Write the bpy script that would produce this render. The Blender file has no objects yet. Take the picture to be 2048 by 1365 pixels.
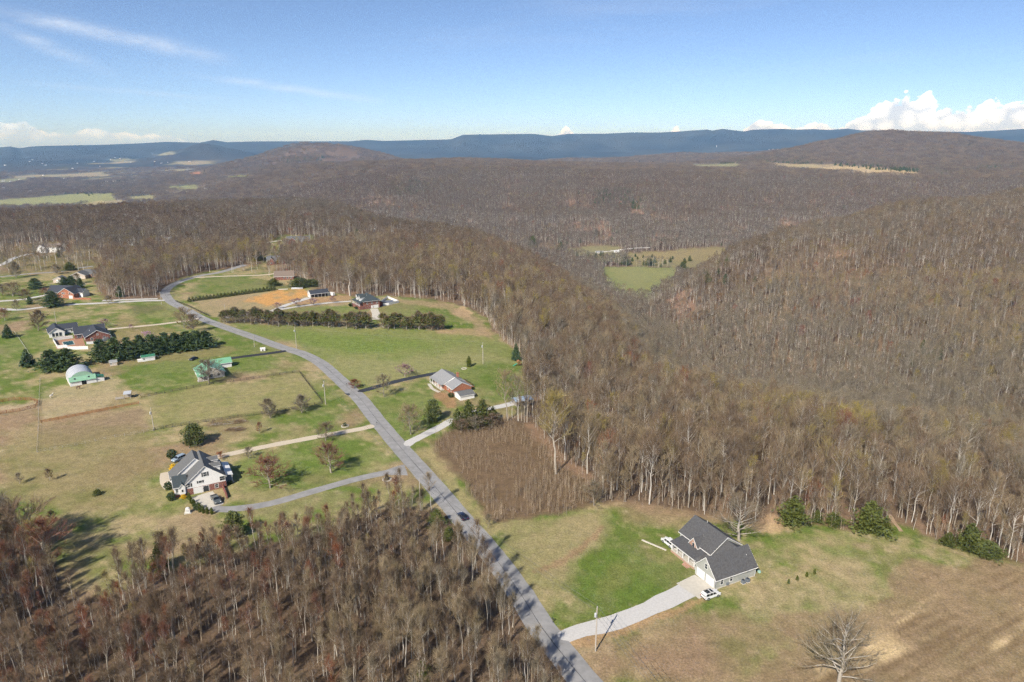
import bpy, math, random
import numpy as np
from mathutils import Vector, Matrix

scene = bpy.context.scene
R = math.radians

# ------------------------------------------------------------------ camera
CAM_H = 105.0                       # drone height above the plateau
FPX = 1400.0                        # focal length in pixels of a 2048 px wide frame
PITCH = math.atan((682.5 - 290.0) / FPX)
cam_data = bpy.data.cameras.new('camera')
cam_data.sensor_width = 36.0
cam_data.lens = 36.0 * FPX / 2048.0
cam_data.clip_start = 1.0
cam_data.clip_end = 80000.0
cam = bpy.data.objects.new('camera', cam_data)
scene.collection.objects.link(cam)
cam.location = (0, 0, CAM_H)
cam.rotation_euler = (math.pi / 2 - PITCH, 0, 0)
scene.camera = cam

# ------------------------------------------------------------------ sky, sun, exposure
SUN_EL, SUN_AZ = R(39.5), R(208.0)  # azimuth clockwise from +Y (shadows fall towards 28 degrees)
world = bpy.data.worlds.new('World')
scene.world = world
world.use_nodes = True
wn, wl = world.node_tree.nodes, world.node_tree.links
wn.clear()


def N(nodes, typ, **kw):
    n = nodes.new(typ)
    for k, v in kw.items():
        if k == 'inp':
            for a, b in v.items():
                n.inputs[a].default_value = b
        else:
            setattr(n, k, v)
    return n


def build_world():
    sky = N(wn, 'ShaderNodeTexSky', sky_type='NISHITA', sun_disc=False, sun_elevation=SUN_EL, sun_rotation=SUN_AZ,
            altitude=250.0, air_density=0.45, dust_density=0.6, ozone_density=2.3)
    tc = N(wn, 'ShaderNodeTexCoord')
    sep = N(wn, 'ShaderNodeSeparateXYZ')
    wl.new(tc.outputs['Generated'], sep.inputs[0])

    def M(op, a, b=None, c=None, clamp=False):
        n = N(wn, 'ShaderNodeMath', operation=op, use_clamp=clamp)
        for i, x in enumerate((a, b, c)):
            if x is None:
                continue
            if isinstance(x, (int, float)):
                n.inputs[i].default_value = x
            else:
                wl.new(x, n.inputs[i])
        return n.outputs[0]
    # azimuth (radians from +Y, clockwise) and slope above the horizon
    az = M('ARCTAN2', sep.outputs[0], sep.outputs[1])
    hor = M('SQRT', M('ADD', M('MULTIPLY', sep.outputs[0], sep.outputs[0]), M('MULTIPLY', sep.outputs[1], sep.outputs[1])))
    el = M('DIVIDE', sep.outputs[2], M('MAXIMUM', hor, 0.001))
    vec = N(wn, 'ShaderNodeCombineXYZ')
    wl.new(az, vec.inputs[0])
    wl.new(el, vec.inputs[1])

    def noise(scale, detail, rough, sx=1.0, sy=1.0, off=0.0, rot=0.0, dist=0.0):
        mp = N(wn, 'ShaderNodeMapping')
        mp.inputs['Scale'].default_value = (sx, sy, 1)
        mp.inputs['Location'].default_value = (off, off * .7, off)
        mp.inputs['Rotation'].default_value = (0, 0, rot)
        wl.new(vec.outputs[0], mp.inputs[0])
        nz = N(wn, 'ShaderNodeTexNoise')
        nz.inputs['Scale'].default_value = scale
        nz.inputs['Detail'].default_value = detail
        nz.inputs['Roughness'].default_value = rough
        nz.inputs['Distortion'].default_value = dist
        wl.new(mp.outputs[0], nz.inputs[0])
        return nz.outputs[0]
    # --- cumulus banks standing on the horizon: height of the bank along the azimuth
    fc = N(wn, 'ShaderNodeFloatCurve')
    a01 = M('ADD', M('MULTIPLY', az, 0.5 / math.pi), 0.5)
    wl.new(a01, fc.inputs['Value'])
    cur = fc.mapping.curves[0]
    pts = [(-180, .3), (-150, .12), (-120, .42), (-100, .2), (-75, .35), (-60, .22), (-45, .50), (-36, .50), (-33.2, .42), (-31, .26), (-29.5, .34), (-27, .22),
           (-25.2, .22), (-23.5, .03), (-12, .0), (2, .0), (3.0, .2), (3.9, .46), (4.8, .2), (6, .0), (11.2, .0), (12.0, .26), (12.9, .52), (13.8, .24), (14.8, .1),
           (17.5, .30), (19.6, .60), (20.9, .34), (22.0, .54), (23.2, .56), (24.3, .26), (25.2, .60), (26.2, .78), (27.2, 1.0), (28.6, 1.0), (29.6, 1.0), (30.3, .66), (31.2, .80), (32.2, .82), (33.0, .70), (34.0, .90), (35, .86), (36.5, .7), (40, .6), (50, .35), (70, .2), (95, .45), (120, .25), (150, .3), (180, .3)]
    while len(cur.points) < len(pts):
        cur.points.new(0.5, 0.5)
    for p, (d, h) in zip(cur.points, pts):
        p.location = (d / 360.0 + .5, h)
        p.handle_type = 'AUTO'
    fc.mapping.update()
    top = M('MULTIPLY', fc.outputs[0], 0.051)

    def puff(sc, off):
        mp = N(wn, 'ShaderNodeMapping')
        mp.inputs['Scale'].default_value = (sc, sc * 1.25, 1)
        mp.inputs['Location'].default_value = (off, off * .6, 0)
        wl.new(vec.outputs[0], mp.inputs[0])
        vo = N(wn, 'ShaderNodeTexVoronoi', feature='SMOOTH_F1')
        vo.inputs['Scale'].default_value = 1.0
        vo.inputs['Smoothness'].default_value = .35
        wl.new(mp.outputs[0], vo.inputs['Vector'])
        return M('SUBTRACT', .56, vo.outputs['Distance'])
    billow = M('ADD', M('MULTIPLY', puff(34, 3.3), .020), M('ADD', M('MULTIPLY', puff(85, 1.7), .014), M('MULTIPLY', puff(190, 5.1), .007)))
    edge = M('ADD', billow, M('MULTIPLY', M('SUBTRACT', noise(1.0, 6.0, .6, 60, 80, 3.1), .5), .010))
    over = M('SUBTRACT', M('ADD', top, M('MULTIPLY', edge, M('ADD', M('MULTIPLY', fc.outputs[0], .8), .12))), el)
    has = M('GREATER_THAN', fc.outputs[0], 0.02)
    cum = M('MULTIPLY', M('MULTIPLY', over, 420.0, clamp=True), has, clamp=True)
    cum = M('MULTIPLY', cum, M('MULTIPLY', M('ADD', el, .0), 90.0, clamp=True))
    # softer, thinner bank towards the left of the picture (south-west cloud)
    soft = N(wn, 'ShaderNodeMapRange')
    soft.inputs[1].default_value = R(-20)
    soft.inputs[2].default_value = R(-2)
    soft.inputs[3].default_value = .45
    soft.inputs[4].default_value = .97
    wl.new(az, soft.inputs[0])
    cum = M('MULTIPLY', cum, soft.outputs[0])
    ramp = N(wn, 'ShaderNodeValToRGB')
    ramp.color_ramp.elements[0].position = .34
    ramp.color_ramp.elements[0].color = (4.6, 5.1, 6.0, 1)
    ramp.color_ramp.elements[1].position = .58
    ramp.color_ramp.elements[1].color = (8.4, 8.5, 8.6, 1)
    shade = M('ADD', M('ADD', M('MULTIPLY', noise(1.0, 5.0, .55, 40, 70, 5.7), .45), M('MULTIPLY', puff(60, 2.2), .45)), M('MULTIPLY', M('DIVIDE', el, M('MAXIMUM', top, .004)), .3))
    wl.new(shade, ramp.inputs[0])
    # --- thin cirrus higher up, drawn out in streaks
    ci = noise(1.0, 8.0, .62, 2.4, 15.0, 11.3, R(14), .5)
    ci_b = noise(1.0, 3.0, .5, 2.2, 4.0, 2.9)
    ci = M('MULTIPLY', M('MULTIPLY', M('SUBTRACT', ci, .50), 3.6, clamp=True), M('MULTIPLY', M('SUBTRACT', ci_b, .46), 4.5, clamp=True))
    ci = M('MULTIPLY', ci, M('MULTIPLY', M('SUBTRACT', el, .05), 12.0, clamp=True))
    ci = M('MULTIPLY', ci, .16)
    wob = M('MULTIPLY', M('SUBTRACT', noise(1.0, 5.0, .6, 7, 9, 4.4), .5), .020)
    tex = M('ADD', M('MULTIPLY', noise(1.0, 7.0, .68, 16, 60, 8.8, R(-9)), 1.9), -.48)
    for a0, a1, e0, sl, wd, k in ((-.62, -.345, .1437, -.153, .0075, .62), (-.42, -.16, .0860, -.1166, .0042, .50), (-.63, -.48, .1400, -.42, .0080, .48), (.30, .38, .0900, .14, .0012, .30), (-.60, -.34, .0700, -.06, .0030, .22)):
        ctr = M('ADD', M('MULTIPLY', M('SUBTRACT', az, a0), sl), e0)
        dd = M('DIVIDE', M('SUBTRACT', M('ADD', el, wob if wd > .002 else 0.0), ctr), wd)
        band = M('POWER', 2.718, M('MULTIPLY', M('MULTIPLY', dd, dd), -1.0))
        win = M('MULTIPLY', M('MULTIPLY', M('SUBTRACT', az, a0), 14.0, clamp=True), M('MULTIPLY', M('SUBTRACT', a1, az), 12.0, clamp=True))
        ci = M('MAXIMUM', ci, M('MULTIPLY', M('MULTIPLY', band, win), M('MULTIPLY', tex, k, clamp=True)))
    mix1 = N(wn, 'ShaderNodeMix', data_type='RGBA')
    wl.new(ci, mix1.inputs[0])
    wl.new(sky.outputs[0], mix1.inputs[6])
    mix1.inputs[7].default_value = (5.8, 6.2, 6.8, 1)
    mix2 = N(wn, 'ShaderNodeMix', data_type='RGBA')
    wl.new(cum, mix2.inputs[0])
    wl.new(mix1.outputs[2], mix2.inputs[6])
    wl.new(ramp.outputs[0], mix2.inputs[7])
    bg = N(wn, 'ShaderNodeBackground')
    bg.inputs[1].default_value = 0.128
    wl.new(mix2.outputs[2], bg.inputs[0])
    out = N(wn, 'ShaderNodeOutputWorld')
    wl.new(bg.outputs[0], out.inputs[0])


build_world()
sun_data = bpy.data.lights.new('sun', 'SUN')
sun_data.energy = 5.0
sun_data.angle = R(0.5)
sun_data.color = (1.0, 0.93, 0.82)
sun = bpy.data.objects.new('sun', sun_data)
scene.collection.objects.link(sun)
_d = Vector((math.sin(SUN_AZ) * math.cos(SUN_EL), math.cos(SUN_AZ) * math.cos(SUN_EL), math.sin(SUN_EL)))
sun.rotation_euler = _d.to_track_quat('Z', 'Y').to_euler()
sun.location = (-200, -400, 500)
scene.view_settings.view_transform = 'Standard'
scene.view_settings.look = 'None'
scene.view_settings.exposure = 0.40
scene.view_settings.gamma = 1.0
scene.view_settings.use_curve_mapping = False
scene.render.engine = 'CYCLES'
scene.cycles.max_bounces = 2
scene.cycles.diffuse_bounces = 1
scene.cycles.glossy_bounces = 1
scene.cycles.transmission_bounces = 1
scene.cycles.volume_bounces = 0
scene.cycles.use_adaptive_sampling = True
scene.cycles.adaptive_threshold = 0.045
scene.cycles.adaptive_min_samples = 24
scene.cycles.use_light_tree = False
scene.cycles.use_denoising = True
scene.cycles.denoiser = 'OPENIMAGEDENOISE'
scene.cycles.denoising_input_passes = 'RGB_ALBEDO_NORMAL'
scene.cycles.denoising_prefilter = 'NONE'

# ------------------------------------------------------------------ helpers
COL = scene.collection
_MATS = {}


def mat(name, rgb, rough=.8, var=.12, scale=1.5, metal=0.0, spec=.3, bump=0.0, rand=0.0, rgb2=None, stripes=None):
    """Procedural material: base colour broken up by two noises (object space), optional second colour, bump and per-object variation."""
    if name in _MATS:
        return _MATS[name]
    m = bpy.data.materials.new(name)
    m.use_nodes = True
    nt = m.node_tree
    ns, ls = nt.nodes, nt.links
    b = ns['Principled BSDF']
    b.inputs['Roughness'].default_value = rough
    b.inputs['Metallic'].default_value = metal
    b.inputs['Specular IOR Level'].default_value = spec
    tc = N(ns, 'ShaderNodeTexCoord')
    nz = N(ns, 'ShaderNodeTexNoise')
    nz.inputs['Scale'].default_value = scale
    nz.inputs['Detail'].default_value = 5.0
    nz.inputs['Roughness'].default_value = .65
    ls.new(tc.outputs['Object'], nz.inputs[0])
    rp = N(ns, 'ShaderNodeMapRange')
    rp.inputs[1].default_value = .3
    rp.inputs[2].default_value = .7
    ls.new(nz.outputs[0], rp.inputs[0])
    mx = N(ns, 'ShaderNodeMix', data_type='RGBA')
    c2 = rgb2 if rgb2 else tuple(min(1, c * (1 + var)) for c in rgb)
    c1 = rgb if rgb2 else tuple(c * (1 - var) for c in rgb)
    mx.inputs[6].default_value = (*c1, 1)
    mx.inputs[7].default_value = (*c2, 1)
    ls.new(rp.outputs[0], mx.inputs[0])
    col = mx.outputs[2]
    if rand:
        oi = N(ns, 'ShaderNodeObjectInfo')
        hs = N(ns, 'ShaderNodeHueSaturation')
        mr = N(ns, 'ShaderNodeMapRange')
        mr.inputs[3].default_value = 1 - rand
        mr.inputs[4].default_value = 1 + rand
        ls.new(oi.outputs['Random'], mr.inputs[0])
        ls.new(mr.outputs[0], hs.inputs['Value'])
        ls.new(col, hs.inputs['Color'])
        col = hs.outputs[0]
    ls.new(col, b.inputs['Base Color'])
    if stripes:                       # fine relief lines (siding, seams): (axis, spacing, strength)
        ax, sp, st = stripes
        wv = N(ns, 'ShaderNodeTexWave', wave_type='BANDS', bands_direction=ax, wave_profile='SAW')
        wv.inputs['Scale'].default_value = 2 * math.pi / sp / 20.0 * 1.0
        ls.new(tc.outputs['Object'], wv.inputs[0])
        bp = N(ns, 'ShaderNodeBump')
        bp.inputs['Strength'].default_value = st
        bp.inputs['Distance'].default_value = .03
        ls.new(wv.outputs['Fac'], bp.inputs['Height'])
        ls.new(bp.outputs[0], b.inputs['Normal'])
    elif bump:
        bp = N(ns, 'ShaderNodeBump')
        bp.inputs['Strength'].default_value = bump
        bp.inputs['Distance'].default_value = .05
        ls.new(nz.outputs[0], bp.inputs['Height'])
        ls.new(bp.outputs[0], b.inputs['Normal'])
    _MATS[name] = m
    return m


def link_mesh(name, verts, faces, mats=(), parent=None, fm=None, smooth=False):
    me = bpy.data.meshes.new(name)
    me.from_pydata([tuple(map(float, v)) for v in verts] if not isinstance(verts, np.ndarray) else verts.tolist(), [], faces if isinstance(faces, list) else faces.tolist())
    for m in mats:
        me.materials.append(m)
    if fm is not None:
        me.polygons.foreach_set('material_index', np.asarray(fm, dtype=np.int32))
    if smooth:
        me.polygons.foreach_set('use_smooth', np.ones(len(me.polygons), dtype=bool))
    me.update()
    if name is None or parent is False:
        return me
    o = bpy.data.objects.new(name, me)
    COL.objects.link(o)
    if parent is not None:
        o.parent = parent
    return o


class MB:
    """Collects simple shapes into one mesh."""

    def __init__(s):
        s.v, s.f = [], []

    def poly(s, *pts):
        n = len(s.v)
        s.v += [tuple(p) for p in pts]
        s.f.append(list(range(n, n + len(pts))))
        return s

    def box(s, x0, y0, z0, x1, y1, z1):
        n = len(s.v)
        s.v += [(x0, y0, z0), (x1, y0, z0), (x1, y1, z0), (x0, y1, z0), (x0, y0, z1), (x1, y0, z1), (x1, y1, z1), (x0, y1, z1)]
        s.f += [[n + i for i in q] for q in ((0, 3, 2, 1), (4, 5, 6, 7), (0, 1, 5, 4), (1, 2, 6, 5), (2, 3, 7, 6), (3, 0, 4, 7))]
        return s

    def prism(s, pts, d):
        """polygon (3-D, planar) extruded by vector d"""
        n, k = len(s.v), len(pts)
        d = Vector(d)
        s.v += [tuple(p) for p in pts] + [tuple(Vector(p) + d) for p in pts]
        s.f.append([n + i for i in reversed(range(k))])
        s.f.append([n + k + i for i in range(k)])
        for i in range(k):
            j = (i + 1) % k
            s.f.append([n + i, n + j, n + k + j, n + k + i])
        return s

    def tube(s, p0, p1, r0, r1=None, k=6, cap=True):
        r1 = r0 if r1 is None else r1
        p0, p1 = Vector(p0), Vector(p1)
        d = (p1 - p0)
        if d.length < 1e-6:
            return s
        q = d.to_track_quat('Z', 'Y')
        n = len(s.v)
        for p, r in ((p0, r0), (p1, r1)):
            for i in range(k):
                a = 2 * math.pi * i / k
                s.v.append(tuple(p + q @ Vector((math.cos(a) * r, math.sin(a) * r, 0))))
        for i in range(k):
            j = (i + 1) % k
            s.f.append([n + i, n + j, n + k + j, n + k + i])
        if cap:
            s.f.append([n + i for i in reversed(range(k))])
            s.f.append([n + k + i for i in range(k)])
        return s

    def lathe(s, prof, k=12, c=(0, 0, 0)):
        n = len(s.v)
        for r, z in prof:
            for i in range(k):
                a = 2 * math.pi * i / k
                s.v.append((c[0] + r * math.cos(a), c[1] + r * math.sin(a), c[2] + z))
        for j in range(len(prof) - 1):
            for i in range(k):
                i2 = (i + 1) % k
                s.f.append([n + j * k + i, n + j * k + i2, n + (j + 1) * k + i2, n + (j + 1) * k + i])
        s.f.append([n + i for i in reversed(range(k))])
        s.f.append([n + (len(prof) - 1) * k + i for i in range(k)])
        return s

    def build(s, name, m, parent=None, smooth=False):
        return link_mesh(name, s.v, s.f, (m,), parent, smooth=smooth)


def tag(o, label=None, cat=None, group=None, kind=None):
    if label:
        o['label'] = label
    if cat:
        o['category'] = cat
    if group:
        o['group'] = group
    if kind:
        o['kind'] = kind
    return o


def empty(name, loc, rz=0.0, label=None, cat=None, group=None):
    o = bpy.data.objects.new(name, None)
    COL.objects.link(o)
    o.location = loc
    o.rotation_euler = (0, 0, rz)
    o.empty_display_size = .1
    return tag(o, label, cat, group)


def copy_tree(o, loc=None, rz=None, scale=None, parent=None):
    c = o.copy()
    COL.objects.link(c)
    c.parent = parent
    if loc is not None:
        c.location = loc
    if rz is not None:
        c.rotation_euler = (c.rotation_euler[0], c.rotation_euler[1], rz)
    if scale is not None:
        c.scale = (scale, scale, scale) if isinstance(scale, (int, float)) else scale
    for ch in KIDS.get(o.name, None) or list(o.children):
        copy_tree(ch, parent=c)
    return c


KIDS = {}

# ------------------------------------------------------------------ noise and terrain
_tabs = [np.random.RandomState(100 + i).rand(256, 256) for i in range(4)]


def vnoise(x, y, t=0):
    T = _tabs[t % 4]
    xi, yi = np.floor(x), np.floor(y)
    fx, fy = x - xi, y - yi
    xi, yi = xi.astype(np.int64), yi.astype(np.int64)
    fx, fy = fx * fx * (3 - 2 * fx), fy * fy * (3 - 2 * fy)
    a, b, c, d = T[xi % 256, yi % 256], T[(xi + 1) % 256, yi % 256], T[xi % 256, (yi + 1) % 256], T[(xi + 1) % 256, (yi + 1) % 256]
    return (a * (1 - fx) + b * fx) * (1 - fy) + (c * (1 - fx) + d * fx) * fy


def fbm(x, y, s, o=4, t=0):
    x, y = np.asarray(x, float) / s, np.asarray(y, float) / s
    r, a, n = 0.0, .5, 0.0
    for i in range(o):
        r = r + a * vnoise(x + 17.3 * i, y - 9.1 * i, t + i)
        n += a
        a *= .5
        x, y = x * 2.03, y * 2.03
    return r / n


AZN = np.array([-180, -120, -80, -56, -42, -35, -28, -21, -14, -7, 0, 7, 14, 21, 28, 35, 42, 56, 80, 120, 180.0])
RN = np.array([40, 60, 120, 200, 300, 420, 560, 720, 900, 1100, 1350, 1700, 2100, 2600, 3300, 4200, 5500, 7500, 10000, 13000, 18000, 25000.0])
_core = {      # az    -42  -35  -28  -21  -14   -7    0    7   14   21   28   35   42
    40:   [0] * 13, 60: [0] * 13, 120: [0] * 13, 200: [0] * 13,
    300:  [0, 0, 0, 0, 0, 0, 0, -6, -10, -11, -11, -9, -8],
    420:  [0, 0, 0, 0, 0, 0, -3, -15, -45, -50, -52, -46, -38],
    560:  [0, 0, 0, 0, 0, -1, -8, -27, -82, -82, -70, -42, -24],
    720:  [0, 0, 0, 0, 0, -2, -15, -58, -95, -50, -34, -20, -10],
    900:  [0, 0, 0, 0, 0, -6, -34, -104, -78, -8, 6, 4, 2],
    1100: [-1, 0, 1, 2, 1, -45, -92, -112, -100, -70, 8, 22, 20],
    1350: [-10, -9, -8, -8, -18, -92, -108, -108, -104, -104, -72, 20, 28],
    1700: [-60, -60, -66, -70, -72, -80, -72, -68, -72, -86, -88, -36, 4],
    2100: [-110, -110, -108, -92, -52, -26, -20, -20, -22, -36, -48, -34, -8],
    2600: [-130, -130, -124, -78, -12, 14, 18, 16, 15, 13, 12, 12, 12],
    3300: [-130, -130, -120, -52, 12, 18, 10, 6, 8, 18, 24, 28, 20],
    4200: [-130, -130, -112, -52, -10, -26, -30, -20, -5, 30, 50, 50, 36],
    5500: [-130, -126, -108, -60, -40, -60, -56, -40, -26, -4, 14, 14, 6],
    7500: [-120, -118, -108, -88, -70, -68, -62, -54, -46, -36, -26, -16, -12],
    10000: [-100, -100, -96, -88, -76, -70, -64, -58, -54, -44, -34, -24, -22],
    13000: [-80] * 13, 18000: [-40] * 13, 25000: [-40] * 13}
ZT = np.array([[row[0] * .6, row[0] * .8, row[0], row[0]] + row + [row[-1], row[-1], row[-1] * .8, row[0] * .6] for row in (_core[int(r)] for r in RN)], float)
_SKY = [(-180, 286), (0, 294), (20, 292.5), (38, 296), (58, 293), (80, 292), (137, 291), (205, 290), (284, 287.5), (335, 285), (400, 286.5), (427, 282), (455, 285.5), (512, 284), (700, 283.7), (734, 281), (768, 283), (902, 280),
        (926, 271.7), (974, 271), (1066, 270), (1104, 274), (1134, 270), (1206, 270), (1261, 267.6), (1312, 268), (1350, 266.5), (1411, 263), (1422, 265), (1442, 262), (1486, 266.8), (1500, 264), (1561, 262.4), (1589, 264), (1623, 263.4),
        (1657, 265), (1691, 263), (1718, 266), (1845, 268.5), (1930, 270), (1980, 268.5), (2048, 266), (2300, 268)]
_SKA = np.degrees(np.arctan([(p[0] - 1024) / 1454.0 for p in _SKY]))
_SKZ = np.array([CAM_H + 13500 * (290 - p[1]) / 1454.0 * 1.02 for p in _SKY])
# knobs: picture column, distance, extra height, half width across (m), half width along (m)
_KNOBS = [(1765, 4300, 72, 430, 700), (1905, 4800, 52, 520, 700), (2030, 5200, 44, 500, 700), (1640, 4300, 22, 420, 500), (640, 5200, 100, 420, 700), (530, 5000, 46, 420, 600), (740, 5600, 62, 450, 600),
          (425, 9500, 120, 520, 900), (385, 9000, 70, 500, 900), (860, 2900, 10, 300, 300), (660, 2850, 16, 190, 260), (1000, 3700, 30, 500, 400), (1250, 5200, 40, 900, 500), (1480, 6000, 60, 900, 600)]


def _cr(p0, p1, p2, p3, t):
    return p1 + .5 * t * (p2 - p0 + t * (2 * p0 - 5 * p1 + 4 * p2 - p3 + t * (3 * (p1 - p2) + p3 - p0)))


def zt(x, y):
    x, y = np.asarray(x, float), np.asarray(y, float)
    r = np.maximum(np.hypot(x, y), 1.0)
    az = np.degrees(np.arctan2(x, y))
    u = np.interp(np.log(r), np.log(RN), np.arange(len(RN)))
    w = np.interp(az, AZN, np.arange(len(AZN)))
    ui, wi = np.minimum(u.astype(int), len(RN) - 2), np.minimum(w.astype(int), len(AZN) - 2)
    tu, tw = u - ui, w - wi

    def g(a, b):
        return ZT[np.clip(a, 0, len(RN) - 1), np.clip(b, 0, len(AZN) - 1)]
    rows = [_cr(g(ui + k, wi - 1), g(ui + k, wi), g(ui + k, wi + 1), g(ui + k, wi + 2), tw) for k in (-1, 0, 1, 2)]
    z = _cr(*rows, tu)
    z = np.where(r < 200, 0, z)
    # foothill relief
    hill = np.clip((-z - 6) / 25.0, 0, 1) * np.clip((r - 330) / 300.0, 0, 1)
    hill = np.maximum(hill, np.clip((r - 1250) / 700.0, 0, 1))
    amp = 11 + np.clip((r - 1500) / 5000.0, 0, 1) * 12
    flat = np.clip((-az - 16) / 6.0, 0, 1) * np.clip((r - 1900) / 500, 0, 1) * np.clip((9000 - r) / 2500, 0, 1)
    amp = amp * (1 - .86 * flat)
    z = z + hill * amp * (fbm(x, y, 330 + 0 * r, 5, 1) - .5) * 1.6
    slope = np.clip((r - 620) / 250.0, 0, 1) * np.clip((2700 - r) / 500.0, 0, 1) * np.clip((az + 4) / 8.0, 0, 1) * np.clip((-z - 2) / 30.0, 0, 1) * np.clip((z + 100) / 30.0, 0, 1)
    rid = 1 - np.abs(fbm(x * .75 + 40, y * .55, 170, 3, 2) - .5) * 4
    z = z + slope * 17 * (rid - .35)
    z = z + hill * amp * .8 * (np.abs(fbm(x + 999, y, 900, 3, 2) - .5) * -3 + .35) * np.clip((r - 1600) / 1500, 0, 1)
    kn = 1 + .5 * (fbm(x, y, 260, 4, 3) - .5) if np.any(r > 1800) else 1.0
    fo = np.clip((r - 5600) / 1500, 0, 1) * np.clip((13000 - r) / 1500, 0, 1)
    if np.any(fo > 0):
        z = z + fo * 78 * (fbm(x, y, 1300, 4, 0) - .46) * (1 - .75 * flat)
    for px, d, h, wa, wl_ in _KNOBS if np.any(r > 1800) else ():
        a = math.atan((px - 1024) / 1454.0)
        cx, cy = d * math.sin(a), d * math.cos(a)
        dx, dy = x - cx, y - cy
        ta, tl = dx * math.cos(a) - dy * math.sin(a), dx * math.sin(a) + dy * math.cos(a)
        q = np.exp(-((ta / wa) ** 2 + (tl / wl_) ** 2))
        z = z + h * q * kn
    # distant escarpment
    if not np.any(r > 8200):
        return z
    zs = np.interp(az, _SKA, _SKZ)
    m = np.clip((r - 8200) / 5000.0, 0, 1)
    m = m * m * (3 - 2 * m)
    m = m * (1 - .12 * np.clip((r - 13500) / 3000, 0, 1))
    gul = np.abs(fbm(x, y, 1500, 4, 2) - .5) * 2
    prof = np.clip(m ** 1.5 - .50 * gul * m * (1 - m) * 4, 0, 1)
    z = np.where(r > 8200, z * (1 - prof) + zs * prof, z)
    return z


_fw = np.array([0, math.cos(PITCH), -math.sin(PITCH)])
_up = np.array([0, math.sin(PITCH), math.cos(PITCH)])
_RA, _RB = np.arange(60, 1560, 15.0), np.geomspace(1500, 16000, 260)


def at(px, py, h=0.0):
    """Ground point under pixel (px, py) of the 2048 px photograph (h: height of the seen point above the ground)."""
    d = _fw * FPX + np.array([1.0, 0, 0]) * (px - 1024) + _up * (682.5 - py)
    hz = math.hypot(d[0], d[1])
    sx, sy, sz = d[0] / hz, d[1] / hz, d[2] / hz
    for _RR in (_RA, _RB):
        f = CAM_H + sz * _RR - zt(sx * _RR, sy * _RR) - h
        i = int(np.argmax(f < 0))
        if f[i] < 0:
            break
    else:
        i = len(_RR) - 1
    a, b = (_RR[i - 1], _RR[i]) if i else (20.0, 60.0)
    for _ in range(2):
        q = np.linspace(a, b, 24)
        f = CAM_H + sz * q - zt(sx * q, sy * q) - h
        i = max(1, int(np.argmax(f < 0)))
        a, b = q[i - 1], q[i]
    m = .5 * (a + b)
    return Vector((sx * m, sy * m, float(zt(sx * m, sy * m))))


def ppm(p):
    """picture pixels (2048 wide) per metre at ground point p"""
    v = np.array(p) - np.array([0, 0, CAM_H])
    return FPX / float(v @ _fw)


def zg(x, y):
    return float(zt(x, y))


def poly_at(pts):
    return np.array([at(*p)[:2] for p in pts])


def inside(poly, x, y):
    r = np.zeros(x.shape, bool)
    n = len(poly)
    ok = (x >= poly[:, 0].min()) & (x <= poly[:, 0].max()) & (y >= poly[:, 1].min()) & (y <= poly[:, 1].max())
    xs, ys = x[ok], y[ok]
    c = np.zeros(xs.shape, bool)
    j = n - 1
    for i in range(n):
        xi, yi = poly[i]
        xj, yj = poly[j]
        if yi != yj:
            c ^= ((yi > ys) != (yj > ys)) & (xs < (xj - xi) * (ys - yi) / (yj - yi) + xi)
        j = i
    r[ok] = c
    return r


def soft(poly, x, y, rad, seed=0):
    """0..1 membership with a ragged, blurred edge of about rad metres"""
    out = np.zeros(x.shape)
    p0, p1 = poly.min(0) - 2 * rad, poly.max(0) + 2 * rad
    ok = (x > p0[0]) & (x < p1[0]) & (y > p0[1]) & (y < p1[1])
    xs, ys = x[ok], y[ok]
    wx, wy = (fbm(xs, ys, rad * 1.6 + 1, 4, seed) - .5) * rad * 2.2, (fbm(xs + 77, ys, rad * 1.6 + 1, 4, seed + 1) - .5) * rad * 2.2
    rs = np.random.RandomState(seed)
    acc = np.zeros(xs.shape)
    for k in range(6):
        a = rs.rand() * 6.28
        q = rad * .5 * math.sqrt((k + .5) / 6)
        acc += inside(poly, xs + wx + q * math.cos(a + k * 2.4), ys + wy + q * math.sin(a + k * 2.4))
    out[ok] = acc / 6
    return out

# ------------------------------------------------------------------ land use (outlines taken where each edge meets the ground)
OPEN = poly_at([(-300, 566), (0, 548), (90, 542), (150, 545), (190, 552), (196, 585), (215, 600), (300, 604), (325, 598), (345, 566), (420, 546), (500, 548), (545, 558), (600, 574), (690, 590), (720, 597), (770, 592), (840, 598), (905, 607), (950, 622), (975, 640),
                (985, 660), (1012, 688), (1040, 708), (1047, 745), (1062, 770), (1062, 800), (1040, 830), (1000, 838), (905, 862), (872, 885), (875, 905), (930, 968), (985, 1045), (1100, 1028), (1195, 1008), (1290, 1015), (1400, 1033), (1520, 1050), (1560, 1042), (1700, 1062), (1800, 1050),
                (1880, 1085), (1960, 1105), (2048, 1130), (2500, 1210), (2600, 2400), (1500, 2400), (1340, 1600), (1192, 1365), (1100, 1262), (1025, 1155), (962, 1085), (908, 1036), (850, 1012), (760, 1022), (690, 1048), (600, 1076), (520, 1098), (420, 1122), (330, 1142), (258, 1148), (240, 1194),
                (130, 1194), (110, 1130), (60, 1095), (0, 1085), (-300, 1078)])
THICKET = poly_at([(870, 886), (905, 862), (1000, 838), (1062, 850), (1098, 890), (1140, 933), (1180, 962), (1200, 1000), (1195, 1010), (1100, 1030), (985, 1047), (930, 968), (875, 905)])
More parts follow.
